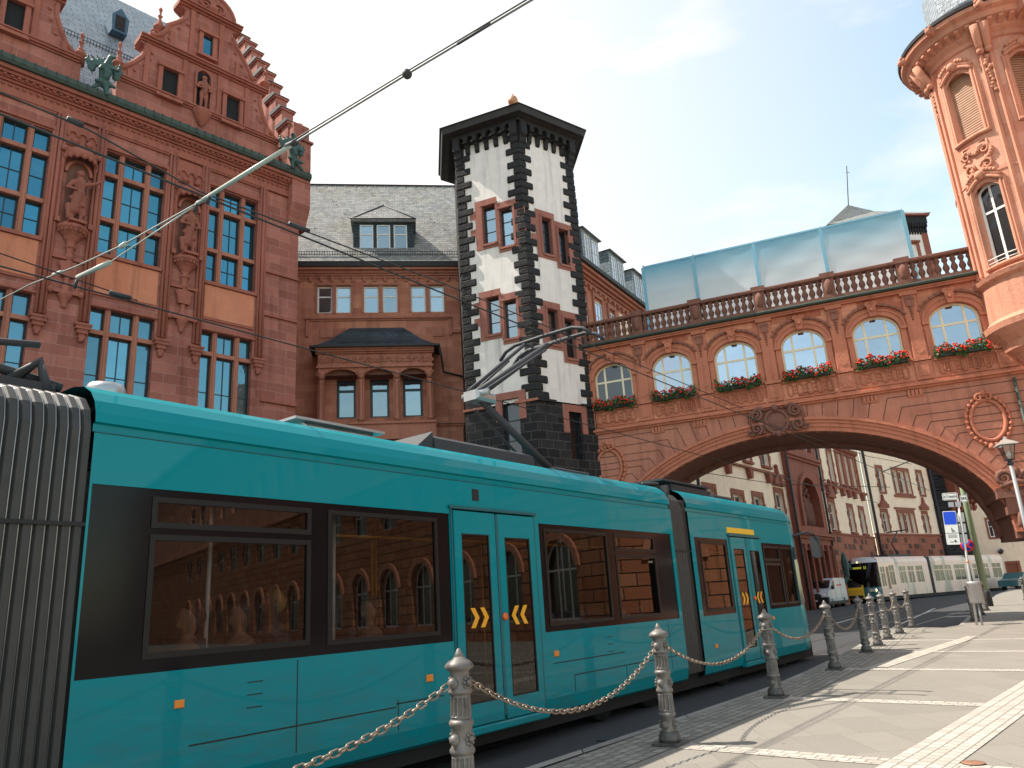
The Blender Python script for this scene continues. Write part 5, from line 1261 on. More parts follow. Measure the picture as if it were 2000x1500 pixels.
# nose
ns=MB(TF_); P_=prof_(); NS=7; rows_=[]
for k in range(NS+1):
    f=k/NS; s_=11.6+1.35*math.sin(f*math.pi/2); ins=.95*(1-math.cos(f*math.pi/2)); row=[]
    for o_,z in P_:
        zz=z
        if z>2.6: zz=2.6+(z-2.6)*(1-.55*f*f)
        back=0 if z<1.2 else .45*f*((z-1.2)/2.2)
        row.append((s_-back,zz,min(o_-ins*1.0,-.0) if o_>-1.19 else -1.2))
    rows_.append(row+[(a,b,-2.4-c) for a,b,c in row[::-1][1:]])
n=len(rows_[0]); vs=[p for r_ in rows_ for p in r_]
fs=[];fw_=[]
for k in range(NS):
    for i in range(n-1):
        z=(rows_[k][i][1]+rows_[k][i+1][1])/2
        fs.append((k*n+i,k*n+i+1,(k+1)*n+i+1,(k+1)*n+i))
ns.add(vs,fs,True); ns.F.append([NS*n+i for i in range(n)]); ns.Mi.append(0); ns.sm.append(False)
ns.build('nose',teal,TRM,recalc=False)
nw=MB(TF_)
for k in range(NS):
    def pt(r_,z):
        R0=rows_[r_]; f=r_/NS; s_=11.6+1.35*math.sin(f*math.pi/2); ins=.95*(1-math.cos(f*math.pi/2)); back=.45*f*((z-1.2)/2.2); return (s_-back+.012*f,z if z<2.6 else z,-ins+.012)
    nw.add([pt(k,ZL),pt(k+1,ZL),pt(k+1,2.5),pt(k,2.5)],[(0,1,2,3)],True)
nw.build('windscreen',tramblk,TRM,recalc=False)
# grooves, seams, hatches
sm2=MB(TF_)
for (a,b) in ((-4.12,5.56),(6.22,11.5)): sm2.box(a,b,2.995,3.0,-.03,.004)
for (a,b,z) in ((-3.2,-1.0,.63),(-1.0,-.3,.66),(1.75,3.55,.80),(2.2,5.3,.62)):
    sm2.box(a,b,z,z+.012,-.01,.003)
for s_ in (-.98,2.2,3.56): sm2.box(s_,s_+.01,.42,.7 if s_<0 else .63,-.01,.003)
for z in (2.22+k*.0 for k in ()): pass
sm2.box(-2.2,-2.19,.42,1.18,-.01,.002); sm2.box(5.0,5.008,.42,1.18,-.01,.002)
for k in range(3): sm2.box(-2.7,-2.55,.84+k*.1,.848+k*.1,-.01,.003)
for k in range(3): sm2.box(3.1,3.25,.84+k*.1,.848+k*.1,-.01,.003)
sm2.box(.3,.42,2.78,2.92,-.01,.006)
sm2.build('seam',rubber,TRM)
lit=MB(TF_)
for x,z in ((-.52,.86),(1.82,.92),(6.75,.66),(9.75,1.0)): lit.cbox(x-.05,x+.05,z-.035,z+.035,0,.015,.006)
for x,z in ((-3.3,.95),): lit.cbox(x-.04,x+.04,z-.03,z+.03,0,.012,.005)
lit.build('marker_lamp',orange,TRM)
ys=MB(TF_); ys.cbox(7.9,9.3,2.68,2.79,0,.02,.006); ys.build('door_header',plain('yellow_header',(.85,.5,.03),.4),TRM)
# window bands
def tramwin(s0,s1,z0,z1,wins,bm_=tramblk):
    m=MB(TF_); m.wall(s0,s1,z0,z1,wins,-.012,.03); b_=m.build('window_band',bm_,TRM)
    f=MB(TF_)
    for (a,b,c,d) in wins:
        for (x0,x1,y0,y1) in ((a,a+.045,c,d),(b-.045,b,c,d),(a+.045,b-.045,c,c+.045),(a+.045,b-.045,d-.045,d)): f.box(x0,x1,y0,y1,-.04,-.004)
    f.build('window_frame',plain('window_gasket',(.012,.011,.011),.4,spec=.25),b_)
    g=MB(TF_)
    for (a,b,c,d) in wins: g.poly([(a,c,-.025),(b,c,-.025),(b,d,-.025),(a,d,-.025)])
    g.build('window_pane',tramgl,b_,recalc=False)
tramwin(-4.1,-.12,ZL,ZB,[(-3.62,-2.06,ZL+.10,2.24),(-3.62,-2.06,2.29,ZB-.06),(-1.86,-.32,ZL+.08,ZB-.06)])
tramwin(1.62,5.45,ZL-.01,ZB-.03,[(1.74,3.36,ZL+.06,ZB-.09),(3.56,4.85,ZL+.06,2.2),(3.56,4.85,2.25,ZB-.09)])
tramwin(6.38,7.86,ZL-.02,ZB-.05,[(6.6,7.78,ZL+.05,ZB-.11)])
tramwin(9.66,11.6,ZL-.02,ZB-.06,[(9.76,10.72,ZL+.05,2.12),(9.76,10.72,2.17,ZB-.12),(10.8,11.55,ZL+.05,ZB-.12)])
# doors
def door(a,b,top):
    mid=(a+b)/2; lv_=[]
    for (x0,x1,c0,c1) in ((a,mid-.02,.18,.08),(mid+.02,b,.14,.14)):
        gl=(x0+c0*.75,x1-.13,.52,2.38)
        if x0>a: gl=(x0+.13,x1-.12,.52,2.36)
        m=MB(TF_); m.wall(x0+.01,x1-.005,.30,top-.02,[gl],.02,.04); m.add([(x0+.01,.30,.02),(x1-.005,.30,.02),(x1-.005,.30,-.03),(x0+.01,.30,-.03)],[(0,1,2,3)])
        m.box(x0+.01,x0+.012,.3,top-.02,-.03,.02); m.box(x1-.007,x1-.005,.3,top-.02,-.03,.02)
        d_=m.build('door',teal,TRM)
        g=MB(TF_); x0,x1,c,d=gl; g.poly([(x0,c,.008),(x1,c,.008),(x1,d,.008),(x0,d,.008)]); g.build('door_pane',tramgl,d_,recalc=False)
        rb_=MB(TF_)
        for (u0,u1,w0,w1) in ((x0,x0+.015,c,d),(x1-.015,x1,c,d),(x0,x1,c,c+.015),(x0,x1,d-.015,d)): rb_.box(u0,u1,w0,w1,-.01,.022)
        rb_.build('door_seal',rubber,d_)
        ch=MB(TF_); cx=(x0+x1)/2; cz=1.43; dr=1 if x1<mid else -1
        for k in (-1,1):
            x=cx+k*.085-dr*.05; ch.prism([(x,cz+.11),(x+dr*.075,cz+.11),(x+dr*.15,cz),(x+dr*.075,cz-.11),(x,cz-.11),(x+dr*.075,cz)],.010,.014)
        ch.build('chevron',yel,d_)
    b_=MB(TF_); b_.lathe((mid+.07,1.42,.02),[(.045,0),(.045,.02),(.03,.03),(.001,.03)],14,axis='o'); b_.build('door_button',orlamp,TRM)
    s_=MB(TF_); s_.box(mid-.02,mid+.03,.34,top-.03,-.03,.024); s_.box(a-.06,b+.06,top,top+.035,0,.035); s_.box(a-.03,a+.0,.3,top,-.01,.01); s_.box(b,b+.03,.3,top,-.01,.01); s_.build('door_seal_strip',teald,TRM)
    t=MB(TF_); t.cbox(a-.03,b+.03,.20,.285,-.06,.06,.015); t.build('door_step',teal,TRM)
door(*doorA,2.66); door(*doorB,2.62)
# bellows
def bellows(s0,s1,name='bellows'):
    m=MB(TF_); m2=MB(TF_); n=int((s1-s0)/.085); P_=[(o_-.06,z) for o_,z in prof_() if z>.25]; 
    P_=[(-.02,.30),(-.02,3.02),(-.06,3.18),(-.16,3.29),(-.35,3.36),(-1.2,3.38),(-2.05,3.36),(-2.24,3.29),(-2.34,3.18),(-2.38,3.02),(-2.38,.3)]
    for k in range(n):
        a=s0+(s1-s0)*k/n; b=s0+(s1-s0)*(k+1)/n; mid=(a+b)/2
        for (x0,d0,x1,d1) in ((a,.035,a+(b-a)*.22,0),(a+(b-a)*.22,0,b-(b-a)*.22,0),(b-(b-a)*.22,0,b,.035)):
            vs=[(x0,z,(o_-d0 if o_>-1.2 else o_+d0)) for o_,z in P_]+[(x1,z,(o_-d1 if o_>-1.2 else o_+d1)) for o_,z in P_]; L_=len(P_)
            m.add(vs,[(i,i+1,L_+i+1,L_+i) for i in range(L_-1)])
        m2.tube([(a,z,(o_-.034)) for o_,z in P_[:6]],.007,5)
    b_=m.build(name,bellm,TRM,recalc=False); m2.build('bellows_rib',silver if s0<0 else belld,b_)
    sb=MB(TF_); sb.box(s0,s1,2.28,2.31,-.04,-.005); sb.build('bellows_strap',rubber,b_)
bellows(-5.15,-4.12); bellows(5.6,6.08)
gp_=MB(TF_); gp_.box(5.56,5.60,.35,3.30,-2.3,-.03); gp_.box(6.08,6.22,.3,3.2,-2.36,-.03); gp_.build('gangway_frame',rubber,TRM)
fk=MB(TF_); fk.box(6.04,6.12,3.2,3.5,-1.9,-.25); fk.box(5.5,6.1,3.42,3.50,-1.6,-.5); fk.tube([(5.5,3.5,-.45),(6.1,3.55,-.45)],.03,6); fk.build('roof_joint',dgrey,TRM)
# undercarriage
uc=MB(TF_); uc.box(-14,12.4,.05,.38,-2.25,-.16)
for s_ in (-3,-1.2,3.2,4.6,7.4,10.6):
    uc.lathe((s_,.2,-.35),[(.28,0),(.28,.12)],16,axis='o')
uc.build('bogie',plain('underframe_black',(.01,.01,.01),.8),TRM)
# interior
it=MB(TF_)
for a,b in ((-14,-5.2),(-4.1,5.5),(6.25,11.9)):
    it.box(a,b,.44,.5,-2.34,-.06); it.box(a,b,2.72,2.78,-2.34,-.06); it.box(a,b,.44,2.78,-2.36,-2.33)
it.box(-4.12,-4.08,.5,2.7,-2.3,-.06); it.box(11.9,11.95,.5,2.7,-2.2,-.2)
it.box(-4.1,-3.66,.6,2.7,-.4,-.06)
it.build('interior_lining',inner,TRM)
st=MB(TF_)
seats=[-3.2,-2.45,-1.55,-.75,1.95,2.7,3.6,4.4,6.8,7.45,10.0]
for s_ in seats:
    for oo in (-.5,-1.9): st.cbox(s_-.22,s_+.22,.82,.92,oo-.28,oo+.28,.03); st.cbox(s_+.16,s_+.26,.9,1.42,oo-.27,oo+.27,.03)
    st.box(s_-.05,s_+.05,.5,.82,-.55,-.45)
st.build('passenger_seat',seatm,TRM)
hr=MB(TF_)
for s_ in (-2.85,-1.45,): hr.tube([(s_,.5,-.42),(s_,2.72,-.42)],.02,8)
hp=hr.build('pale_grab_pole',white,TRM)
hr=MB(TF_); hr.tube([(-4.0,2.40,-.8),(5.4,2.40,-.8)],.018,6); hr.tube([(6.3,2.4,-.8),(11.3,2.4,-.8)],.018,6)
for s_ in (-.4,1.6,4.95,.7): hr.tube([(s_,.5,-1.0),(s_,2.4,-1.0)],.017,6)
hr.tube([(.2,.5,-1.6),(.2,2.7,-1.6)],.02,6); hr.build('yellow_grab_pole',yelrail,TRM)
# roof equipment
rq=MB(TF_); rq.lathe((-3.62,3.44,-1.0),[(.17,0),(.17,.2),(.15,.25),(.08,.27),(.01,.275)],20); rq.build('roof_vent_box',silver,TRM)
rq=MB(TF_); rq.cbox(-1.6,-.55,3.46,3.62,-1.7,-.75,.04); rq.box(-1.75,-.45,3.62,3.65,-1.75,-.7); rq.build('roof_hatch',silver,TRM)
rq=MB(TF_); rq.prof([(-2.0,3.46),(-.75,3.46),(-.78,3.72),(-.95,3.80),(-2.0,3.82)],.5,2.7); rq.prism([(.5,3.46),(.5,3.81),(.1,3.5)],-1.9,-.8) ; rq.build('roof_unit',dgrey,TRM)
rq=MB(TF_); rq.cbox(6.9,8.6,3.46,3.66,-1.8,-.55,.03); rq.cbox(9.0,9.9,3.46,3.6,-1.7,-.6,.03); rq.cbox(10.3,11.0,3.44,3.54,-1.7,-.7,.03); rq.box(6.4,8.5,3.66,3.70,-1.9,-.5); rq.build('roof_unit',dgrey,TRM)
rq=MB(TF_)   # folded arms at the rear joint
for oo in (-.75,-1.6): rq.tube([(-5.2,3.5,oo),(-4.7,3.62,oo),(-4.1,3.52,oo)],.045,6); rq.tube([(-5.3,3.72,oo),(-4.3,3.86,oo)],.03,6)
rq.box(-5.1,-4.2,3.40,3.50,-1.9,-.6); rq.tube([(-4.5,3.5,-.7),(-4.3,3.7,-.7),(-4.25,3.4,-.6)],.05,6); rq.build('roof_joint',dgrey,TRM)
mr=MB(TF_); mr.tube([(11.9,2.75,-.1),(12.4,2.85,.12),(12.75,2.8,.2)],.03,6); mr.cbox(12.68,12.78,2.25,2.75,.1,.32,.03); mr.build('wing_mirror',dgrey,TRM)
# pantograph (single arm)
c_=-1.2
PG=MB(TF_); s0_=3.35
PG.cbox(s0_-.1,s0_+.9,3.55,3.62,c_-.45,c_+.45,.02)
for oo in (-.35,.35):
    for ss in (0,.8): PG.lathe((s0_+ss,3.46,c_+oo),[(.05,0),(.07,.03),(.04,.05),(.07,.08),(.04,.1)],8)
PG.tube([(s0_+.55,3.62,c_),(1.95,4.62,c_)],.065,8,.055)
PG.tube([(s0_+.3,3.62,c_-.2),(2.1,4.50,c_-.2)],.022,6)
fr0=PG.build('pantograph_lower_arm',dgrey,TRM)
PG=MB(TF_)
PG.cbox(1.78,2.25,4.55,4.70,c_-.14,c_+.14,.04)
PG.tube([(1.9,4.66,c_-.25),(1.9,4.66,c_+.25)],.05,8)
PG.build('pantograph_knee',silver,TRM)
PG=MB(TF_)
PG.tube([(1.95,4.68,c_),(3.95,5.94,c_)],.08,8,.055)
for oo in (-.13,.13): PG.tube([(1.95,4.70,c_+oo),(3.3,5.60,c_+oo*3.0)],.02,6)
PG.tube([(1.85,4.72,c_-.1),(3.8,6.02,c_-.4)],.034,6)
PG.build('pantograph_upper_arm',dgrey,TRM)
PG=MB(TF_)
for ss in (-.20,.20):
    pts=[(4.02+ss,5.86,c_-.98),(4.02+ss,6.0,c_-.84),(4.02+ss,6.07,c_-.62),(4.02+ss,6.08,c_),(4.02+ss,6.07,c_+.62),(4.02+ss,6.0,c_+.84),(4.02+ss,5.86,c_+.98)]
    PG.tube(pts,.034,6)
PG.tube([(3.8,6.03,c_-.4),(4.25,6.03,c_-.4)],.02,6); PG.tube([(3.8,6.03,c_+.4),(4.25,6.03,c_+.4)],.02,6); PG.tube([(4.0,5.97,c_-.45),(4.0,5.97,c_+.45)],.025,6)
PG.build('pantograph_head',dgrey,TRM)
# ---------------------------------------------------------------- PASSENGERS
skin=plain('skin',(.36,.19,.13),.6)
def passenger(s_,oo,shirt,hair,label,zs=.74,long=False):
    base=TF_.w(s_,zs-.45+.0,oo); P=thing('person',base,label,'person','passengers seated inside the teal tram')
    fr=FR(base.x,base.y,base.z,37); h=.45
    b=MB(fr); blob(b,[((0,h+.08,-.09),(0,h+.08,.09),.13,.13),((0,h+.1,0),(.02,h+.55,0),.14,.15),((.02,h+.50,-.15),(.02,h+.50,.15),.075,.075),((.02,h+.55,0),(0,h+.70,0),.055,.052),
      ((-.0,h+.80,0),(-.01,h+.87,0),.083,.095),((-.095,h+.82,0),(-.105,h+.795,0),.02,.018),((0,h+.80,.09),(0,h+.84,.09),.018,.018),((0,h+.80,-.09),(0,h+.84,-.09),.018,.018)]
      +[c for sd_ in (-1,1) for c in (((.02,h+.50,sd_*.17),(-.02,h+.22,sd_*.21),.05,.04),((-.02,h+.22,sd_*.21),(-.26,h+.18,sd_*.12),.04,.03),((-.26,h+.18,sd_*.12),(-.36,h+.17,sd_*.09),.032,.02),
        ((0,h+.06,sd_*.09),(-.42,h+.08,sd_*.10),.085,.06),((-.42,h+.06,sd_*.10),(-.44,.08,sd_*.10),.055,.04),((-.44,.04,sd_*.10),(-.6,.03,sd_*.10),.04,.03))])
    fuse(b.build('body',skin,P),.022)
    c=MB(fr); blob(c,[((0,h+.12,-.07),(0,h+.12,.07),.155,.155),((0,h+.12,0),(.02,h+.5,0),.165,.17),((.02,h+.50,-.16),(.02,h+.50,.16),.095,.095),((.02,h+.50,.17),(-.02,h+.24,.21),.068,.055),((.02,h+.50,-.17),(-.02,h+.24,-.21),.068,.055)])
    fuse(c.build('shirt',plain('shirt',shirt,.9),P),.025)
    c=MB(fr); hc=[((.045,h+.86,0),(.02,h+.905,0),.108,.10)]
    if long: hc+=[((.06,h+.86,0),(.07,h+.62,0),.09,.07)]
    blob(c,hc); fuse(c.build('hair',plain('hair',hair,.6),P),.02)
    return P
passenger(-3.05,-.36,(.80,.78,.76),(.10,.05,.03),'passenger in pale grey top low in the leftmost tram window')
passenger(-2.55,-.38,(.85,.03,.02),(.06,.04,.03),'passenger in red top in the leftmost tram window')
passenger(-1.95+.0,-.75,(.10,.13,.16),(.60,.38,.12),'passenger with blond hair just right of the red one',zs=.84)
passenger(-.95,-.45,(.45,.25,.22),(.08,.04,.03),'passenger with reddish top behind the second tram window')
passenger(2.05,-.45,(.20,.19,.30),(.05,.03,.02),'passenger in dusky blue top in the window right of the near door')
passenger(4.2,-.45,(.5,.42,.38),(.08,.05,.04),'passenger in beige top in the last window before the joint')
passenger(9.95,-.5,(.55,.30,.2),(.03,.02,.02),'passenger in the front car window beside the far door')
# ---------------------------------------------------------------- BOLLARDS AND CHAINS
bpos=[(-2.75,3.0),(-.52,6.03),(1.45,8.99),(3.56,12.08),(5.66,15.28),(7.60,18.43),(8.52,19.93),(9.64,21.86),(10.84,23.73),(12.35,26.1)]
HB=1.22
def bollard():
    t=thing('bollard',(0,0,0),'x','bollard','chained cast iron bollards along the kerb')
    m=MB(W0); m.cbox(-.15,.15,0,.02,-.15,.15,.004) if False else m.add([(x*.15,z,y*.15) for z in (0,.025) for x,y in ((-1,-1),(1,-1),(1,1),(-1,1))],[(0,1,2,3),(4,5,6,7),(0,1,5,4),(1,2,6,5),(2,3,7,6),(3,0,4,7)])
    m.lathe((0,.025,0),[(.115,0),(.12,.04),(.105,.08),(.10,.10)],20); m.build('base_plate',castd,t)
    m=MB(W0); m.lathe((0,.12,0),[(.085,0),(.078,.02),(.078,.15),(.09,.165),(.095,.18),(.088,.20)],20)
    m.lathe((0,.52,0),[(.085,0),(.092,.015),(.092,.03),(.078,.05),(.078,.18),(.09,.195),(.092,.21),(.08,.23)],20)
    m.lathe((0,.92,0),[(.08,0),(.09,.012),(.09,.025),(.074,.045),(.072,.15),(.078,.165),(.095,.17),(.105,.18),(.108,.20),(.085,.225),(.05,.245),(.038,.26)],20)
    # rosettes and side knobs
    for zz,rr4 in ((.20,.078),(.62,.078),(1.00,.074)):
        for a in (0,90,180,270):
            ca,sa=math.cos(R_(a)),math.sin(R_(a))
            if a in (90,270): 
                m.ball((ca*(rr4+.008),zz,sa*(rr4+.008)),.022,8)
                for k in range(8):
                    tt=R_(k*45); m.ball((ca*(rr4)+sa*.038*math.cos(tt),zz+.038*math.sin(tt),sa*(rr4)+ca*.038*math.cos(tt)),.013,6)
            else:
                m.lathe((ca*rr4*.8,zz,0),[(.04,0),(.04,ca*.022),(.034,ca*.04),(.02,ca*.052),(.001,ca*.056)],14,axis='s')
    for z0,z1,ra,rb_ in ((.32,.52,.084,.080),(.75,.92,.078,.074)):
        NN=14; vs=[];
        for zz,r5,dp_ in ((z0,ra*.93,0),(z0+.02,ra,.0),(z0+.035,ra,.014),(z1-.035,rb_,.014),(z1-.02,rb_,0),(z1,rb_*.93,0)):
            for k in range(NN*4):
                a=2*math.pi*k/(NN*4); q=r5-(dp_ if k%4 in (1,2) else 0); vs.append((q*math.cos(a),zz,q*math.sin(a)))
        L4=NN*4; m.add(vs,[(j*L4+k,j*L4+(k+1)%L4,(j+1)*L4+(k+1)%L4,(j+1)*L4+k) for j in range(5) for k in range(L4)])
    m.build('post',cast,t)
    m=MB(W0); m.lathe((0,1.155,0),[(.03,0),(.026,.012),(.034,.02),(.036,.028),(.03,.045),(.012,.078),(.001,.085)],14); m.lathe((0,1.13,0),[(.038,0),(.024,.015),(.03,.03)],12); m.build('finial',cast,t)
    return t
b0_=bollard()
blab=['x','bollard nearest the camera, cut by the bottom edge, in front of the tram doors','second bollard from the camera, in front of the tram joint','third bollard, in front of the front tram car','fourth bollard, just past the nose of the teal tram','fifth bollard, where the row of chains ends before the cluster','closely set bollard just behind the fifth, without chain','seventh bollard, left of the chained far pair','eighth bollard, rusty base, with chains both sides','last bollard of the row, next to the shaded bay']
prev_az=math.atan2(bpos[4][0]-bpos[1][0],bpos[4][1]-bpos[1][1])
for i,(x,y) in enumerate(bpos):
    j=min(max(i,1),8); a=math.atan2(bpos[j+1][0]-bpos[j-1][0],bpos[j+1][1]-bpos[j-1][1])
    if i==0: continue
    if i==1: b0_.location=(x,y,gz(x,y)+.008); b0_.rotation_euler=(0,0,math.pi/2-a); b0_['label']=blab[1]; bb=b0_
    else: bb=copy_tree(b0_,(x,y,gz(x,y)+.008),math.pi/2-a,blab[i])
bb=copy_tree(b0_,(bpos[0][0],bpos[0][1],.008),R_(53),'bollard outside the picture that carries the near end of the first chain')
# chain links
def chain(p,q,sag,label,link=.088,wire_=.0068):
    p=Vector(p);q=Vector(q); L_=(q-p).length; m=MB(W0); N_=200
    pts=[p.lerp(q,t/N_)+Vector((0,0,-4*sag*(t/N_)*(1-t/N_))) for t in range(N_+1)]
    acc=0; pos=[pts[0]]; step=link*.74
    for k in range(1,N_+1):
        d=(pts[k]-pts[k-1]).length
        while acc+d>=step*len(pos):
            f=(step*len(pos)-acc)/d; pos.append(pts[k-1].lerp(pts[k],f))
        acc+=d
    for k in range(len(pos)-1):
        c=(pos[k]+pos[k+1])/2; t=(pos[k+1]-pos[k]).normalized(); up=Vector((0,0,1)); s_=t.cross(up).normalized(); u2=s_.cross(t)
        ang=R_(38 if k%2 else -52)+random.uniform(-.2,.2); w_=(s_*math.cos(ang)+u2*math.sin(ang)); hl_=link/2-.004; hw_=.019
        loop=[c+t*(hl_-.014)*sx+w_*hw_*sy for sx,sy in ((1,1),)]
        lp=[]
        for (a,b) in ((.62,1),(.9,.75),(1,.3),(1,-.3),(.9,-.75),(.62,-1),(-.62,-1),(-.9,-.75),(-1,-.3),(-1,.3),(-.9,.75),(-.62,1),(.62,1)): lp.append(c+t*hl_*a+w_*hw_*b)
        m.tube([(v.x,v.z,v.y) for v in lp],wire_,5,cap=False)
    o=m.build('chain',chain_m); tag(o,label,'chain','chains hung between the bollards'); return o
def bp(i,side):
    x,y=bpos[i]; j=min(max(i,1),8); a=math.atan2(bpos[j+1][0]-bpos[j-1][0],bpos[j+1][1]-bpos[j-1][1]); return (x+math.sin(a)*.13*side,y+math.cos(a)*.13*side,gz(x,y)+1.0)
chain(bp(0,1),bp(1,-1),.33,'steel chain rising from the bottom edge to the nearest bollard')
chain(bp(1,1),bp(2,-1),.40,'sagging steel chain between the nearest two bollards')
chain(bp(2,1),bp(3,-1),.34,'steel chain between the second and third bollards')
chain(bp(3,1),bp(4,-1),.30,'rusty looking chain between the third and fourth bollards')
chain(bp(4,1),bp(5,-1),.38,'chain between the fourth and fifth bollards by the tram nose')
chain(bp(7,1),bp(8,-1),.30,'short chain left of the eighth bollard')
chain(bp(8,1),bp(9,-1),.30,'short chain between the eighth and last bollards')
# farther small bollards beyond the sign post
fb_=[(15.2,27.6),(16.3,29.3),(17.4,31.0),(19.6,34.5),(27.2,43.9),(29.9,47.0),(32.8,50.5),(35.8,53.5),(38.6,56.5)]
for i,(x,y) in enumerate(fb_):
    c=copy_tree(b0_,(x,y,gz(x,y)+.008),.9,'small distant bollard %s'%(['just right of the grey litter bin','second behind the litter bin','third behind the litter bin','beside the green mast','leftmost of the far right row near the barrier','second of the far right row','third of the far right row','fourth of the far right row','rightmost of the far right row'][i]))
    c['group']='small distant bollards'
# ---------------------------------------------------------------- STREET FURNITURE
# sign post
SX,SY=14.07,25.47; SG=FR(SX,SY,gz(SX,SY),90+29); 
ln=-.0
sp_=thing('sign_post',(SX,SY,gz(SX,SY)),'grey post with stop signs, blue parking panels and stickers','sign post')
m=MB(SG); m.tube([(0,0,0),(-.0,2.0,0),(-.02,4.1,0)],.035,8); m.build('pole',lgrey,sp_)
def rrect(mb,a,b,c,d,e,f,r=.05):
    pl=[]
    for (cx,cz,a0) in ((b-r,d-r,0),(a+r,d-r,90),(a+r,c+r,180),(b-r,c+r,270)):
        for k in range(5): t=R_(a0+k*22.5); pl.append((cx+r*math.cos(t),cz+r*math.sin(t)))
    mb.prism(pl,e,f)
blue=plain('sign_blue',(.0,.06,.62),.4)
m=MB(SG); rrect(m,-.50,-.12,2.48,3.55,.06,.075,.03); m.build('sign_panel',whitep,sp_)
m=MB(SG); rrect(m,-.485,-.135,3.12,3.53,.076,.08,.03); m.build('blue_panel',blue,sp_)
m=MB(SG); m.box(-.50,-.12,2.84,2.85,.076,.079)
m.tube([(-.30,3.02,.08),(-.31,2.94,.08),(-.25,2.93,.08),(-.22,2.88,.08)],.01,5); m.tube([(-.27,2.94,.08),(-.31,2.90,.08),(-.29,2.87,.08)],.008,5)
m.box(-.40,-.30,2.56,2.575,.076,.08); m.box(-.28,-.2,2.56,2.575,.076,.08); m.lathe((-.25,2.60,.078),[(.03,0),(.03,.004)],10,axis='o')
for k in range(4): m.box(-.44,-.18,2.70+k*.03,2.706+k*.03,.076,.079)
m.build('sign_lettering',dgrey,sp_)
m=MB(SG); rrect(m,-.12,.18,2.5,3.6,.0,.015,.02); m.build('rear_panel',dgrey,sp_) if False else None
m=MB(SG)
for (c,d) in ((2.52,2.80),(2.86,3.14),(3.2,3.5)): rrect(m,-.10,.10,c,d,-.06,-.045,.02)
m.build('back_panel',lgrey,sp_)
m=MB(SG); rrect(m,-.44,.0,3.90,4.14,.04,.055,.04); rrect(m,.06,.26,3.82,4.05,.04,.055,.03); m.build('stop_name_sign',whitep,sp_)
m=MB(SG)
for (a,b,c,d) in ((-.42,-.02,3.92,3.93),(-.42,-.02,4.11,4.12),(-.42,-.41,3.93,4.11),(-.03,-.02,3.93,4.11),(.075,.245,3.835,3.843),(.075,.245,4.03,4.037),(.075,.083,3.84,4.03),(.238,.246,3.84,4.03)): m.box(a,b,c,d,.056,.059)
x=-.39
for ch_ in 'willemerstr':
    w_=.022; m.box(x,x+.008,3.98,4.05+(.03 if ch_ in 'lt' else 0),.056,.059); m.box(x+.012,x+.020,3.98,4.04,.056,.059) if ch_ not in 'lit' else None; x+=.033
for k in range(3): m.box(.10+k*.045,.13+k*.045,3.90,3.98,.056,.059)
m.build('name_lettering',dgrey,sp_)
m=MB(SG)
for k in range(2): rrect(m,-.30+k*.2,-.14+k*.2,3.68,3.84,.04,.055,.02)
m.build('line_number_sign',plain('grey_sign',(.3,.32,.36),.4),sp_)
m=MB(SG); 
m.lathe((0,1.9,0),[(.038,0),(.038,.06)],8)
m.build('sticker',orange,sp_)
from mathutils import Quaternion
sp_.rotation_mode='QUATERNION'; sp_.rotation_quaternion=Quaternion(SG.n,R_(-3.6))
# bin
LB=thing('litter_bin',(SX-.12,SY-.2,gz(SX,SY)),'cylindrical grey metal litter bin on the sign post','litter bin')
m=MB(W0); g0=gz(SX,SY); m.lathe((SX+.05,g0+.66,SY-.22),[(.20,0),(.215,.03),(.215,.56),(.225,.58),(.225,.64),(.19,.66),(.05,.67)],20); m.build('drum',plain('grey_bin_metal',(.40,.38,.37),.4,metal=.5),LB)
m=MB(W0); m.tube([(SX+.05,g0,SY-.22),(SX+.05,g0+.7,SY-.22)],.03,8); m.build('leg',steel,LB)
# green mast with no stopping sign
GX,GY=22.25,38.87; GM=thing('green_mast',(GX,GY,gz(GX,GY)),'tall pale green catenary mast with dark foot and round no stopping sign','mast')
GF=FR(GX,GY,gz(GX,GY),90+28)
m=MB(GF); m.tube([(0,.7,0),(0,9.5,0)],.16,12,.11); m.build('pole',plain('pale_green_paint',(.28,.36,.22),.5),GM)
m=MB(GF); m.lathe((0,0,0),[(.20,0),(.2,.65),(.17,.75)],12); m.build('foot',dgrey,GM)
red=plain('sign_red',(.70,.03,.02),.4)
NSN=(-.35,2.90)
m=MB(GF); m.lathe((NSN[0],NSN[1],.2),[(.30,0),(.30,.02),(.22,.02)],24,axis='o'); m.build('no_stopping_rim',red,GM)
m=MB(GF); m.lathe((NSN[0],NSN[1],.2),[(.235,.0),(.235,.024),(.001,.024)],24,axis='o'); m.build('no_stopping_disc',blue,GM)
m=MB(GF)
for s_ in (1,-1): m.prism([(NSN[0]-.18*s_-.022,NSN[1]-.18+.022*s_),(NSN[0]-.18*s_+.022,NSN[1]-.18-.022*s_),(NSN[0]+.18*s_+.022,NSN[1]+.18-.022*s_),(NSN[0]+.18*s_-.022,NSN[1]+.18+.022*s_)],.225,.232+.002*s_)
m.tube([(NSN[0],2.9,.15),(0,2.9,.1)],.03,6); m.build('no_stopping_cross',red,GM)
m=MB(GF); m.tube([(0,7.2,0),(-1.6,7.4,.8),(-3.4,6.8,1.6)],.03,6); m.build('bracket_arm',copper,GM)
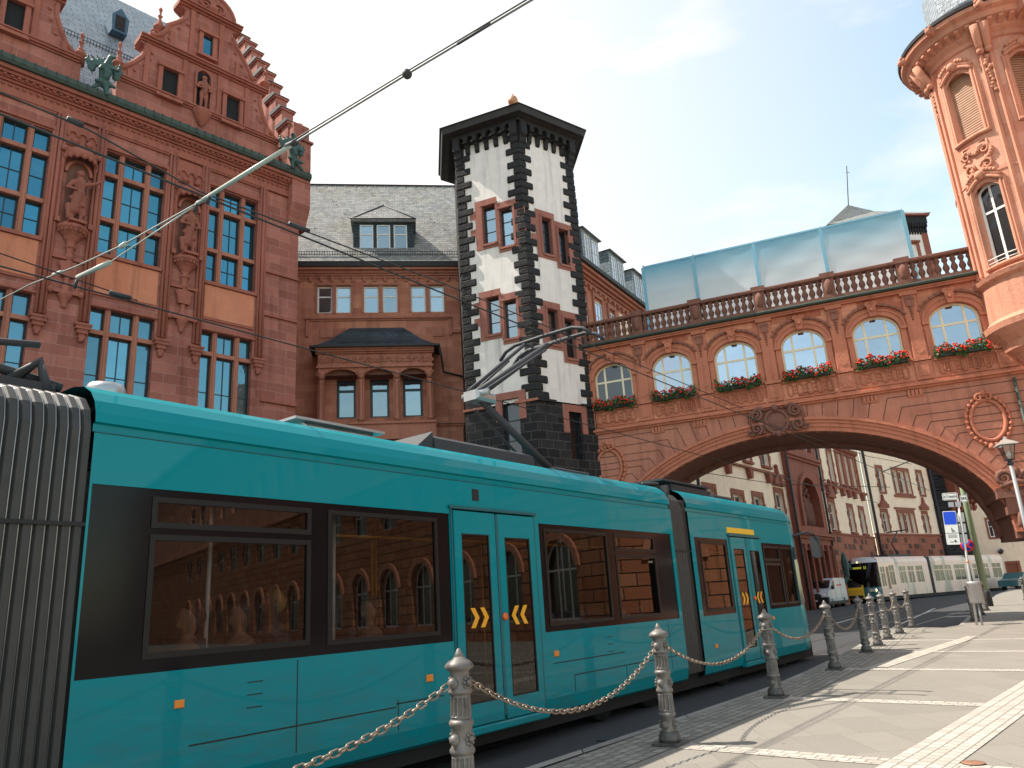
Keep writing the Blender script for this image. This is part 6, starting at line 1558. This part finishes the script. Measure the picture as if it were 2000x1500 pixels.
# lamp at right edge
LX,LY=14.3,22.3; g0=gz(LX,LY)
LA=thing('street_lamp',(LX,LY,g0),'old style street lamp with four sided glass lantern on grey post at the right edge','street lamp')
LFm=FR(LX,LY,g0,90)
m=MB(LFm); m.tube([(0,0,0),(0,4.55,0)],.075,12,.05); m.lathe((0,0,0),[(.13,0),(.13,.5),(.09,.6)],12); m.build('post',plain('lamp_post_grey',(.26,.27,.28),.5),LA)
m=MB(LFm); m.lathe((0,4.5,0),[(.05,0),(.09,.06),(.05,.12),(.11,.16)],10)
zb=4.68; 
rb0,rt0=.13,.235
for a in (45,135,225,315):
    ca,sa=math.cos(R_(a+12)),math.sin(R_(a+12)); m.tube([(rb0*ca,zb,rb0*sa),(rt0*ca,zb+.42,rt0*sa)],.012,5)
for r6,zz in ((rb0,zb),(rt0,zb+.42)):
    pts=[(r6*math.cos(R_(a+12)),zz,r6*math.sin(R_(a+12))) for a in (45,135,225,315,405)]; m.tube(pts,.014,5)
m.build('lantern_frame',darkf,LA)
m=MB(LFm); m.lathe((0,zb+.42,0),[(.36,0),(.36,.02),(.22,.10),(.07,.17),(.05,.2),(.03,.24),(.01,.27)],4,a0=57,a1=417,smooth=False); m.build('lantern_cap',plain('lantern_cap_metal',(.5,.47,.42),.4,metal=.5),LA)
m=MB(LFm); m.lathe((0,zb,0),[(rb0*.98,0),(rt0*.98,.41)],4,a0=57,a1=417,smooth=False); m.build('lantern_glass',clearglass('lantern_glass_mat',(.8,.8,.78),.12),LA,recalc=False)
m=MB(LFm); m.lathe((0,zb+.05,0),[(.03,0),(.07,.10),(.03,.2)],10); m.build('bulb',whitep,LA)
# barrier post far right
m=MB(W0); BX,BY=33.5,52.5; gb=gz(BX,BY)
BR=thing('traffic_beacon',(BX,BY,gb),'small red and white striped traffic beacon among the far bollards','beacon')
m.box(BX-.12,BX+.12,gb,gb+1.5,BY-.03,BY+.03); m.build('board',whitep,BR)
m=MB(W0)
for k in range(4): z=gb+.15+k*.36; m.add([(BX-.125,z,BY-.035),(BX+.125,z+.16,BY-.035),(BX+.125,z+.34,BY-.035),(BX-.125,z+.18,BY-.035)],[(0,1,2,3)])
m.build('stripe',red,BR,recalc=False)
# ---------------------------------------------------------------- WIRES
def wirep(label,pts,r,mat_,name='overhead_wire',extra=None):
    t=thing(name,pts[0],label,'overhead wire'); m=MB(W0); m.tube([(p[0],p[2],p[1]) for p in pts],r,5); m.build('cable',mat_,t)
    if extra: extra(t)
    return t
def P37(s,n,z): p=v37*s+n37*n; return (p.x,p.y,z)
ins=plain('insulator_brown',(.12,.06,.04),.3)
def clamps(lst,mat_=None,r=.03):
    def f(t):
        m=MB(W0)
        for p,q in lst: m.tube([(p[0],p[2],p[1]),(q[0],q[2],q[1])],r,8)
        m.build('insulator',mat_ or dgrey,t)
    return f
def lerp3(a,b,t): return tuple(a[i]+(b[i]-a[i])*t for i in range(3))
near=[P37(s,-7.2,6.12) for s in (-6,4,20,45)]; far=[P37(s,-10.5,6.1) for s in (-6,4,20,48)]
wirep('black contact wire above the near tram track, running over the teal tram',near,.013,wirem)
wirep('upper of the double black wires above the near track',[P37(-6,-7.25,6.35),P37(2.8,-7.2,6.34),P37(4,-7.2,6.16),P37(8,-7.22,6.30),P37(20,-7.25,6.35)],.010,wirem,extra=clamps([(P37(2.6,-7.2,6.36),P37(2.75,-7.2,6.36)),(P37(5.2,-7.2,6.22),P37(5.5,-7.2,6.23))]))
wirep('black contact wire above the far tram track',far,.012,wirem)
wirep('thin feeder wire beside the far contact wire',[P37(-6,-10.5,6.35),P37(2,-10.5,6.36),P37(5,-10.5,6.14)],.009,wirem,extra=clamps([(P37(4.6,-10.5,6.15),P37(4.9,-10.5,6.15))],dgrey,.035))
wa_=[P37(4,n,z) for n,z in ((-12.9,6.57),(-11.67,6.46),(-10.16,6.24),(-8.89,6.10),(-7.26,6.01),(-5.5,5.985),(-3.93,5.95),(-2.48,5.90),(1.5,6.1),(8,7.0))]
def ex(t):
    m=MB(W0)
    def tb(a,b,r,mm): mm.tube([(a[0],a[2],a[1]),(b[0],b[2],b[1])],r,8)
    tb(P37(4,-7.2,6.01),P37(4,-5.52,5.98),.022,m); tb(P37(4,-10.1,6.06),P37(4,-9.2,5.97),.03,m); m.build('insulating_rod',rodm,t)
    m=MB(W0); tb(P37(4,-9.2,5.97),P37(4,-7.3,6.0),.008,m); tb(P37(4,-10.9,6.36),P37(4,-10.6,6.31),.022,m); tb(P37(4,-8.95,6.10),P37(4,-8.8,6.09),.03,m); m.build('stay_wire',rodm,t)
    m=MB(W0); m.ball((P37(4,-3.93,5.95)[0],5.95,P37(4,-3.93,5.95)[1]),.045,8); tb(P37(4,-3.35,5.93),P37(4,-3.0,5.92),.012,m); tb(P37(4,-5.6,6.0),P37(4,-5.45,5.98),.03,m)
    for n in (-7.2,-6.95,-10.1): tb(P37(4,n,6.02),P37(4,n-.06,5.92),.02,m)
    m.build('clamp',dgrey,t)
wirep('diagonal pale span wire with white insulating rod crossing the sky above the tram',wa_,.011,plain('pale_span_wire',(.2,.21,.2),.5),extra=ex)
wirep('second strand of the diagonal span wire',[P37(4,-5.5,6.02),P37(4.02,-3.93,6.0),P37(4.02,-2.48,5.95),P37(4.02,1.5,6.15)],.007,wirem)
wirep('thin wire sloping across the bridge face towards the green mast',[P37(20,-7.2,6.12),(14,30.5,6.5),(18.5,36,6.9)],.012,wirem)
wirep('thin wire strung across the far facade under the arch',[(8.6,41,8.2),(16,48,8.0),(24,50,7.6)],.02,wirem,extra=clamps([((10.5,42.8,8.15),(10.7,43,8.13))]))
# ---------------------------------------------------------------- FAR VEHICLES
def wheel(par,fr,s_,o_,r=.33,w_=.2):
    m=MB(fr); m.lathe((s_,r,o_),[(r*.6,0),(r*.95,0),(r,.03),(r,w_-.03),(r*.95,w_),(r*.6,w_)],18,axis='o'); t=m.build('wheel',rubber,par)
    m=MB(fr); m.lathe((s_,r,o_+w_-.03),[(r*.62,0),(r*.3,.02),(.01,.03)],12,axis='o'); m.build('rim',steel,t)
# white van, faces the camera: s axis runs from rear to nose (towards camera-left), side visible = o+
VG=gz(21.5,56); VF=FR(21.8,59.3,VG-.12,216)
VAN=thing('van',(22.3,57.2,VG-.12),'silver white delivery van parked facing the camera, left of the pale tram','van')
vw=1.9
vanm=plain('van_white_paint',(.62,.62,.64),.3,coat=.6)
side=[(0,.35),(.02,1.0),(.12,1.85),(.3,1.95),(2.9,1.97),(3.35,1.85),(4.15,1.25),(4.85,1.05),(5.0,.75),(5.02,.35)]
# visible side of the van faces its left; frame n=v x Z points to the east side
m=MB(VF); m.prism(side,-vw,-.001) ; vb=m.build('body',vanm,VAN)
m=MB(VF); m.cbox(-.02,5.08,.22,.42,-vw-.01,.01,.02); m.cbox(4.7,5.1,.35,.72,-vw-.005,.005,.03); m.cbox(4.98,5.06,.72,.9,-vw+.45,-.45,.01); m.build('bumper',rubber,VAN)
m=MB(VF); m.add([(3.42,1.80,-.12),(4.1,1.30,-.10),(4.1,1.30,-vw+.10),(3.42,1.80,-vw+.12)],[(0,1,2,3)]); 
for v_ in range(4): m.V[v_]=m.V[v_]+Vector((.03,.03,0))
m.build('windscreen',g_dark,VAN,recalc=False)
m=MB(VF); m.prism([(3.05,1.25),(3.98,1.25),(3.4,1.78),(3.05,1.80)],-.01,.012); m.prism([(3.05,1.25),(3.98,1.25),(3.4,1.78),(3.05,1.80)],-vw-.012,-vw+.01); m.build('side_window',g_dark,VAN)
m=MB(VF); m.box(3.0,3.012,.5,1.85,-.01,.008); m.box(1.6,1.612,.5,1.85,-.01,.008); m.box(.2,2.9,1.2,1.21,-.01,.008); m.box(2.75,2.9,1.15,1.18,-.01,.03); m.box(3.02,3.032,.5,1.85,-vw-.008,-vw+.01); m.box(1.6,1.61,.5,1.85,-vw-.008,-vw+.01); m.build('door_seam',dgrey,VAN)
m=MB(VF)
for k in range(9): m.box(1.2+k*.15,1.31+k*.15,1.42,1.52,0,.006); m.box(1.2+k*.15,1.31+k*.15,1.42,1.52,-vw-.006,-vw)
m.build('side_lettering',red,VAN)
for oo in (-.3,-vw+.05+.25):
    m=MB(VF); m.lathe((4.88,.82,oo),[(.13,-.1),(.15,.02),(.1,.1),(.01,.12)],10,axis='s'); m.build('headlight',whitep,VAN)
m=MB(VF); m.box(5.1,5.115,.45,.56,-1.2,-.7); m.build('number_plate',whitep,VAN)
m=MB(VF); m.box(5.0,5.07,.75,.98,-1.35,-.55); m.build('grille',dgrey,VAN)
for oo in (.16,-vw-.16):
    m=MB(VF); m.cbox(3.85,3.97,1.2,1.45,min(oo,0 if oo>0 else -vw)-.02,max(oo,0.0 if oo>0 else -vw-.02),.02); m.build('wing_mirror',dgrey,VAN)
for s_ in (1.0,4.1): wheel(VAN,VF,s_,-.19); 
for s_ in (1.0,4.1): wheel(VAN,VF,s_,-vw+.0)
# yellow vehicle behind
YF=FR(26.6,66,gz(26,65)-.12,211); YV=thing('yellow_van',(26,64.5,gz(26,65)-.12),'yellow vehicle half hidden between the van and the pale tram','van')
m=MB(YF); m.prism([(0,.3),(0,1.7),(.3,1.8),(3.0,1.8),(3.7,1.1),(4.3,.95),(4.4,.3)],-1.7,0); m.build('body',plain('yellow_car_paint',(.80,.45,.02),.35),YV)
m=MB(YF); m.prism([(2.3,1.1),(3.55,1.1),(2.95,1.65),(2.3,1.68)],-.01,.01); m.add([(3.05,1.76,-.1),(3.68,1.15,-.1),(3.68,1.15,-1.6),(3.05,1.76,-1.6)],[(0,1,2,3)]); m.build('windscreen',g_dark,YV,recalc=False)
m=MB(YF); m.box(4.35,4.45,.35,.55,-1.7,0); m.build('bumper',rubber,YV)
for s_ in (.8,3.4): wheel(YV,YF,s_,-.18,.3); wheel(YV,YF,s_,-1.7,.3)
# pale tram
F2=FR(26.9,61.4,gz(26.9,63)-.12,51); PT=thing('pale_tram',(26.9,61.4,gz(26.9,63)-.12),'pale pink tram with picture wrap and teal front coming round the bend','tram')
import colorsys
wrap,nw_,bw_=mat('tram_picture_wrap'); tcn=N(nw_,'ShaderNodeTexCoord'); wv=N(nw_,'ShaderNodeTexNoise'); wv.inputs['Scale'].default_value=.5; wv.inputs['Detail'].default_value=4; mpw=N(nw_,'ShaderNodeMapping'); mpw.inputs['Scale'].default_value=(1.6,.45,1); mpw.inputs['Rotation'].default_value=(0,0,.25); nw_.links.new(tcn.outputs['UV'],mpw.inputs[0]); nw_.links.new(mpw.outputs[0],wv.inputs[0])
rw_=N(nw_,'ShaderNodeValToRGB'); rw_.color_ramp.elements[0].position=.36; rw_.color_ramp.elements[0].color=(.48,.40,.34,1); rw_.color_ramp.elements[1].position=.50; rw_.color_ramp.elements[1].color=(.92,.66,.55,1); e=rw_.color_ramp.elements.new(.43); e.color=(.74,.62,.50,1); nw_.links.new(wv.outputs[0],rw_.inputs[0]); nw_.links.new(rw_.outputs[0],bw_.inputs['Base Color']); bw_.inputs['Roughness'].default_value=.35
pinkm=plain('pale_pink_paint',(.90,.62,.51),.35,coat=.5)
def sec(par,fr,s0,s1,mt_,wins,doors):
    m=MB(fr); m.wall(s0,s1,.35,2.95,wins,0,.05); 
    P5=[(0,2.95),(-.05,3.2),(-.25,3.38),(-1.2,3.45),(-2.15,3.38),(-2.35,3.2),(-2.4,2.95),(-2.4,.35)]
    for i in range(len(P5)-1): m.add([(s0,P5[i][1],P5[i][0]),(s1,P5[i][1],P5[i][0]),(s1,P5[i+1][1],P5[i+1][0]),(s0,P5[i+1][1],P5[i+1][0])],[(0,1,2,3)])
    m.add([(s0,.35,0),(s0,2.95,0)]+[(s0,z,o_) for o_,z in P5[1:]],[tuple(range(9))]) ; m.add([(s1,.35,0),(s1,2.95,0)]+[(s1,z,o_) for o_,z in P5[1:]],[tuple(range(9))])
    m.build('body',mt_,par,recalc=False)
    g=MB(fr)
    for a,b,c,d in wins: g.poly([(a,c,-.02),(b,c,-.02),(b,d,-.02),(a,d,-.02)])
    g.build('window_pane',g_dark,par,recalc=False)
    f=MB(fr)
    for a,b,c,d in wins:
        f.box((a+b)/2-.03,(a+b)/2+.03,c,d,-.02,.004); f.box(a,b,c+(d-c)*.68,c+(d-c)*.68+.05,-.02,.002)
    f.build('window_bar',pinkm,par)
sec(PT,F2,.9,9.3,wrap,[(1.1,1.75,1.15,2.6),(2.5,3.3,1.2,2.7),(4.1,5.2,1.3,2.6),(5.6,6.6,1.3,2.6),(7.0,8.2,1.3,2.6)],[])
m=MB(F2); m.wall(.9,3.6,.36,2.94,[(1.1,1.75,1.15,2.6),(2.5,3.3,1.2,2.7),(1.0,1.0001,1,1.001)],.006,.01); m.build('cab_side',pinkm,PT)
m=MB(F2); m.box(2.0,2.4,.9,2.6,-.01,.012); m.build('driver_door_window',plain('brown_tint',(.12,.04,.03),.2),PT)
sec(PT,F2,9.9,17.0,wrap,[(10.3,12.0,1.3,2.6),(12.3,13.6,1.3,2.6),(14.2,16.4,1.3,2.6)],[])
F3p=F2.w(17.5,0,0); F3=FR(F3p.x,F3p.y,F2.P.z,56); sec(PT,F3,.1,6.2,wrap,[(.5,1.8,1.3,2.6),(2.3,3.3,1.3,2.6),(4,5.6,1.3,2.6)],[])
m=MB(F2); m.box(9.3,9.9,.4,3.35,-2.3,-.06); m.box(17,17.7,.4,3.35,-2.3,-.06); m.build('bellows',rubber,PT)
m=MB(F2); m.box(.3,17,.1,.4,-2.3,-.1); m.build('underframe',rubber,PT)
m=MB(F3); m.box(.1,6.2,.1,.4,-2.3,-.1); m.build('underframe',rubber,PT)
# cab front (curved)
def cabrow(z):
    k=1-.0*z; fwdp=1.0-(max(0,z-1.1)**2)*.13; fwdp=max(.1,fwdp); return [(.9-fwdp*math.sin(R_(t))*1.0+ .0, z, -1.2+1.2*math.cos(R_(t))) for t in range(0,181,15)]
def cab(z0,z1,n,mt_,nm,pr=0):
    rows=[cabrow(z0+(z1-z0)*i/n) for i in range(n+1)]; L_=len(rows[0]); m=MB(F2)
    vs=[(a-pr,b,c) for r_ in rows for a,b,c in r_]; m.add(vs,[(i*L_+k,i*L_+k+1,(i+1)*L_+k+1,(i+1)*L_+k) for i in range(n) for k in range(L_-1)],True); return m.build(nm,mt_,PT,recalc=False)
cab(.25,1.12,4,plain('teal_front_paint',(0,.13,.17),.3,coat=.6),'front_panel'); cab(1.12,2.98,8,tramblk,'windscreen'); 
m=MB(F2); r_=cabrow(2.98); m.add([p for p in r_]+[(p[0]+.35,3.38,-1.2+(p[2]+1.2)*.85) for p in r_]+[(.95,3.45,-1.2)],[(k,k+1,13+k+1,13+k) for k in range(12)]+[(13+k,14+k,26) for k in range(12)],True); m.build('roof_cap',plain('pale_roof',(.55,.58,.60),.4),PT,recalc=False)
for t in (35,145):
    m=MB(F2); a=.9-math.sin(R_(t)); oo=-1.2+1.2*math.cos(R_(t)); m.ball((a-.02,.88,oo),.12,8); m.build('headlight',plain('headlight_glow',(.9,.8,.5),.3,em=(1,.8,.4),es=1.2),PT)
m=MB(F2); m.box(.05,.2,.78,1.0,-.62,-.15); m.build('front_white_patch',whitep,PT)
m=MB(F2); m.ball((.06,3.05,-1.2),.07,6); m.build('top_lamp',plain('warm_lamp',(.9,.6,.2),.3,em=(1,.6,.2),es=1.5),PT)
dsp=plain('destination_display',(.10,.10,.01),.5,em=(.5,.5,.05),es=.35)
m=MB(F2); Zs=2.55
def flat(a,b,c,d,mm,e=.0):  # small rectangle on the front, a..b across (o), facing -s
    s1=.9-1.0*(1-.13*((c-1.1)**2)); mm.box(s1-.14-e,s1-.10,c,d,a,b)
for (a,b) in ((-.72,-.68),(-.60,-.56)): flat(a,b,2.5,2.72,m)
for k in range(7): flat(-1.0-k*.1,-.94-k*.1,2.54,2.68,m)
m.build('destination_text',dsp,PT)
m=MB(F2); m.tube([(.3,2.6,0),(-.1,2.75,.25)],.04,6); m.cbox(-.15,-.05,2.1,2.7,.2,.4,.03); m.tube([(.3,2.6,-2.4),(-.1,2.5,-2.9)],.04,6); m.build('wing_mirror',dgrey,PT)
m=MB(F2); m.tube([(7.2,3.45,-1.2),(6.2,4.5,-1.2),(7.6,5.5,-1.2)],.06,6); m.tube([(7.6,5.55,-2.1),(7.6,5.6,-.3)],.05,6); m.box(4,8,3.4,3.6,-1.8,-.6); m.build('pantograph',dgrey,PT)
# parked teal car far right
CF2=FR(46.2,75,gz(47,75)-.1,235); CR=thing('parked_car',(46,73,gz(47,75)-.1),'small dark teal car at the end of the street beyond the far bollards','car')
m=MB(CF2); m.prism([(0,.3),(0,.85),(.5,.95),(1.1,1.45),(2.5,1.48),(3.2,.98),(4.1,.85),(4.2,.3)],-1.7,0); m.build('body',plain('dark_teal_car',(.02,.12,.14),.3,coat=.8),CR)
m=MB(CF2); m.prism([(.75,.98),(1.2,1.4),(2.4,1.42),(2.95,1.0)],-.01,.01); m.prism([(.75,.98),(1.2,1.4),(2.4,1.42),(2.95,1.0)],-1.71,-1.69); m.build('side_window',g_dark,CR)
for s_ in (.8,3.3): wheel(CR,CF2,s_,-.18,.3); wheel(CR,CF2,s_,-1.7,.3)
# ---------------------------------------------------------------- FLOWER BOXES
random.seed(21)
proto=None
for i,c in enumerate(wcs):
    t=thing('flower_box',BF.w(c,9.33,.16),'%s flower box of red geraniums on the bridge, %s'%(['first','second','third','fourth','fifth','sixth'][i],['beside the dark tower','counted from the dark tower','under the window with open casements','right of the central cartouche','left of the last box','next to the round oriel'][i]),'flower box','flower boxes under the bridge windows')
    fr=FR(t.location.x,t.location.y,t.location.z,112)
    m=MB(fr); m.box(-.80,.80,0,.15,-.10,.10); m.build('planter',boxm,t)
    m=MB(fr)
    for k in range(1100):
        x=random.uniform(-.90,.90); a=random.uniform(0,2*math.pi); r7=.24*random.random()**.6; hh_=.20+.06*math.sin(x*7+i)+.04*math.sin(x*17+i*2)
        p=Vector((x,hh_+r7*math.sin(a)*.95-(.06 if random.random()<.25 else 0),.06+r7*math.cos(a))); s_=random.uniform(.025,.05)
        u_=Vector((random.gauss(0,1),random.gauss(0,1),random.gauss(0,1))).normalized(); w_=u_.cross(Vector((random.gauss(0,1),random.gauss(0,1),random.gauss(0,1)))).normalized()
        m.add([p-u_*s_,p-w_*s_*.8,p+u_*s_,p+w_*s_*.8],[(0,1,2,3)])
    m.build('foliage',leafm,t,recalc=False)
    m=MB(fr)
    for k in range(85):
        x=random.uniform(-.88,.88); a=random.uniform(-.8,math.pi*.85); r7=random.uniform(.17,.27); hh_=.20+.06*math.sin(x*7+i)+.04*math.sin(x*17+i*2)
        m.ball((x,hh_+r7*math.sin(a)*.8,.07+r7*math.cos(a)*.9),random.uniform(.025,.045),6)
    m.build('blossoms',flowm,t)
# ---------------------------------------------------------------- STATUES
statm=stone('statue_sandstone',(.30,.10,.072),(.42,.15,.105),fine=16,bump=1.0,nscale=5,stain=(.55,.5,.5))
def statue(fr,cx,z0,o,h,label,arm=1,robe=True):
    t=thing('statue',fr.w(cx,z0,o),label,'statue','stone figures on the town hall facade')
    k=h/1.8; b=MB(fr)
    def q(x,z,y=0): return (cx+x*k,z0+z*k,o+y*k)
    caps=[(q(0,1.62),q(0,1.7),.10*k,.11*k),(q(0,1.45),q(0,1.58),.06*k,.055*k),(q(0,1.05),q(0,1.38),.15*k,.18*k),(q(-.17,1.36),q(.17,1.36),.09*k,.09*k),(q(0,.9),q(.02,1.05),.17*k,.15*k),
      (q(-.09,.88,0),q(-.12,.48,.07),.11*k,.08*k),(q(-.12,.48,.07),q(-.12,.05,0),.08*k,.05*k),(q(.10,.88),q(.10,.48,.02),.11*k,.08*k),(q(.10,.48,.02),q(.12,.05,.02),.08*k,.05*k),(q(-.12,.03,0),q(-.13,.03,.14),.05*k,.04*k),(q(.12,.03,0),q(.14,.03,.16),.05*k,.04*k),
      (q(-.2,1.36),q(-.34,1.1,.05),.075*k,.06*k),(q(-.34,1.1,.05),q(-.12,1.02,.22),.055*k,.04*k)]
    if arm: caps+=[(q(.2,1.38),q(.42,1.45,.1),.07*k,.055*k),(q(.42,1.45,.1),q(.66,1.66,.16),.05*k,.035*k)]
    else: caps+=[(q(.2,1.36),q(.30,1.05,.05),.075*k,.06*k),(q(.30,1.05,.05),q(.12,.92,.22),.055*k,.04*k)]
    if robe: caps+=[(q(-.02,.95,.05),q(-.1,.35,.05),.16*k,.14*k),(q(.12,.9,0),q(.16,.3,0),.10*k,.10*k),(q(-.2,.8,0),q(.12,.55,.12),.07*k,.06*k),(q(-.25,.5,-.02),q(-.22,.1,0),.1*k,.07*k)]
    caps+=[(q(0,1.68,.02),q(0,1.72,-.02),.12*k,.12*k),(q(0,1.62,.1),q(0,1.6,.13),.025*k,.02*k)]
    blob(b,caps); fuse(b.build('figure',statm,t),.022,0)
    m=MB(fr); m.box(cx-.25*k,cx+.25*k,z0-.08*k,z0,o-.22*k,o+.24*k); m.build('plinth',rosep,t)
statue(L,-8.4,14.68,.28,1.9,'stone statue with raised arm in the left facade niche of the town hall',1)
statue(L,-4.62,14.68,.28,1.9,'robed stone statue between the middle and right upper windows of the town hall',0)
statue(L,-4.38,21.0,.16,1.55,'stone statue of a man in the gable niche between two attic windows',0,False)
# bronze dragons
def dragon(fr,cx,z0,o,label,fl=1):
    t=thing('bronze_dragon',fr.w(cx,z0,o),label,'statue','green bronze winged figures on the cornice')
    b=MB(fr); q=lambda x,z,y=0:(cx+fl*x,z0+z,o+y)
    caps=[(q(0,.12),q(0,.65),.17,.2),(q(0,.65),q(.05,.98,.1),.16,.11),(q(.05,.98,.1),q(.1,1.2,.12),.10,.10),(q(.1,1.2,.12),q(.22,1.18,.25),.09,.05),(q(-.15,.1,.1),q(-.3,.0,.2),.1,.06),(q(.15,.1,.1),q(.3,.0,.2),.1,.06),(q(.1,.8,.1),q(.38,.72,.2),.07,.05),(q(.38,.72,.2),q(.4,.95,.25),.05,.04),(q(-.1,.8,.1),q(-.25,.5,.25),.07,.05),(q(-.1,.1),q(-.35,-.25,.1),.1,.06),(q(.05,.1),q(.1,-.35,.15),.12,.07),(q(.1,1.28,.1),q(.08,1.38,.05),.04,.02),(q(0,.3,.15),q(.1,.5,.2),.12,.1)]
    for sx in (-1,1):
        for a in range(5):
            an=R_(35+a*22); caps.append((q(sx*.15,.8,-.05),q(sx*(.15+.62*math.cos(an)*.95),.75+.55*math.sin(an)*(1 if a>0 else .6),-.15),.07,.025))
        caps.append((q(sx*.62,.95,-.15),q(sx*.35,.4,-.1),.04,.03)); caps.append((q(sx*.55,1.1,-.15),q(sx*.5,.6,-.12),.05,.04)); caps.append((q(sx*.35,.95,-.12),q(sx*.35,.6,-.1),.1,.08))
    blob(b,caps); fuse(b.build('body',bronze,t),.035,1)
dragon(L,-8.05,20.05,.45,'green bronze winged dragon standing on the cornice between the two gables')
dragon(L,-.6,20.05,.5,'green bronze winged dragon at the right corner of the town hall roof',-1)
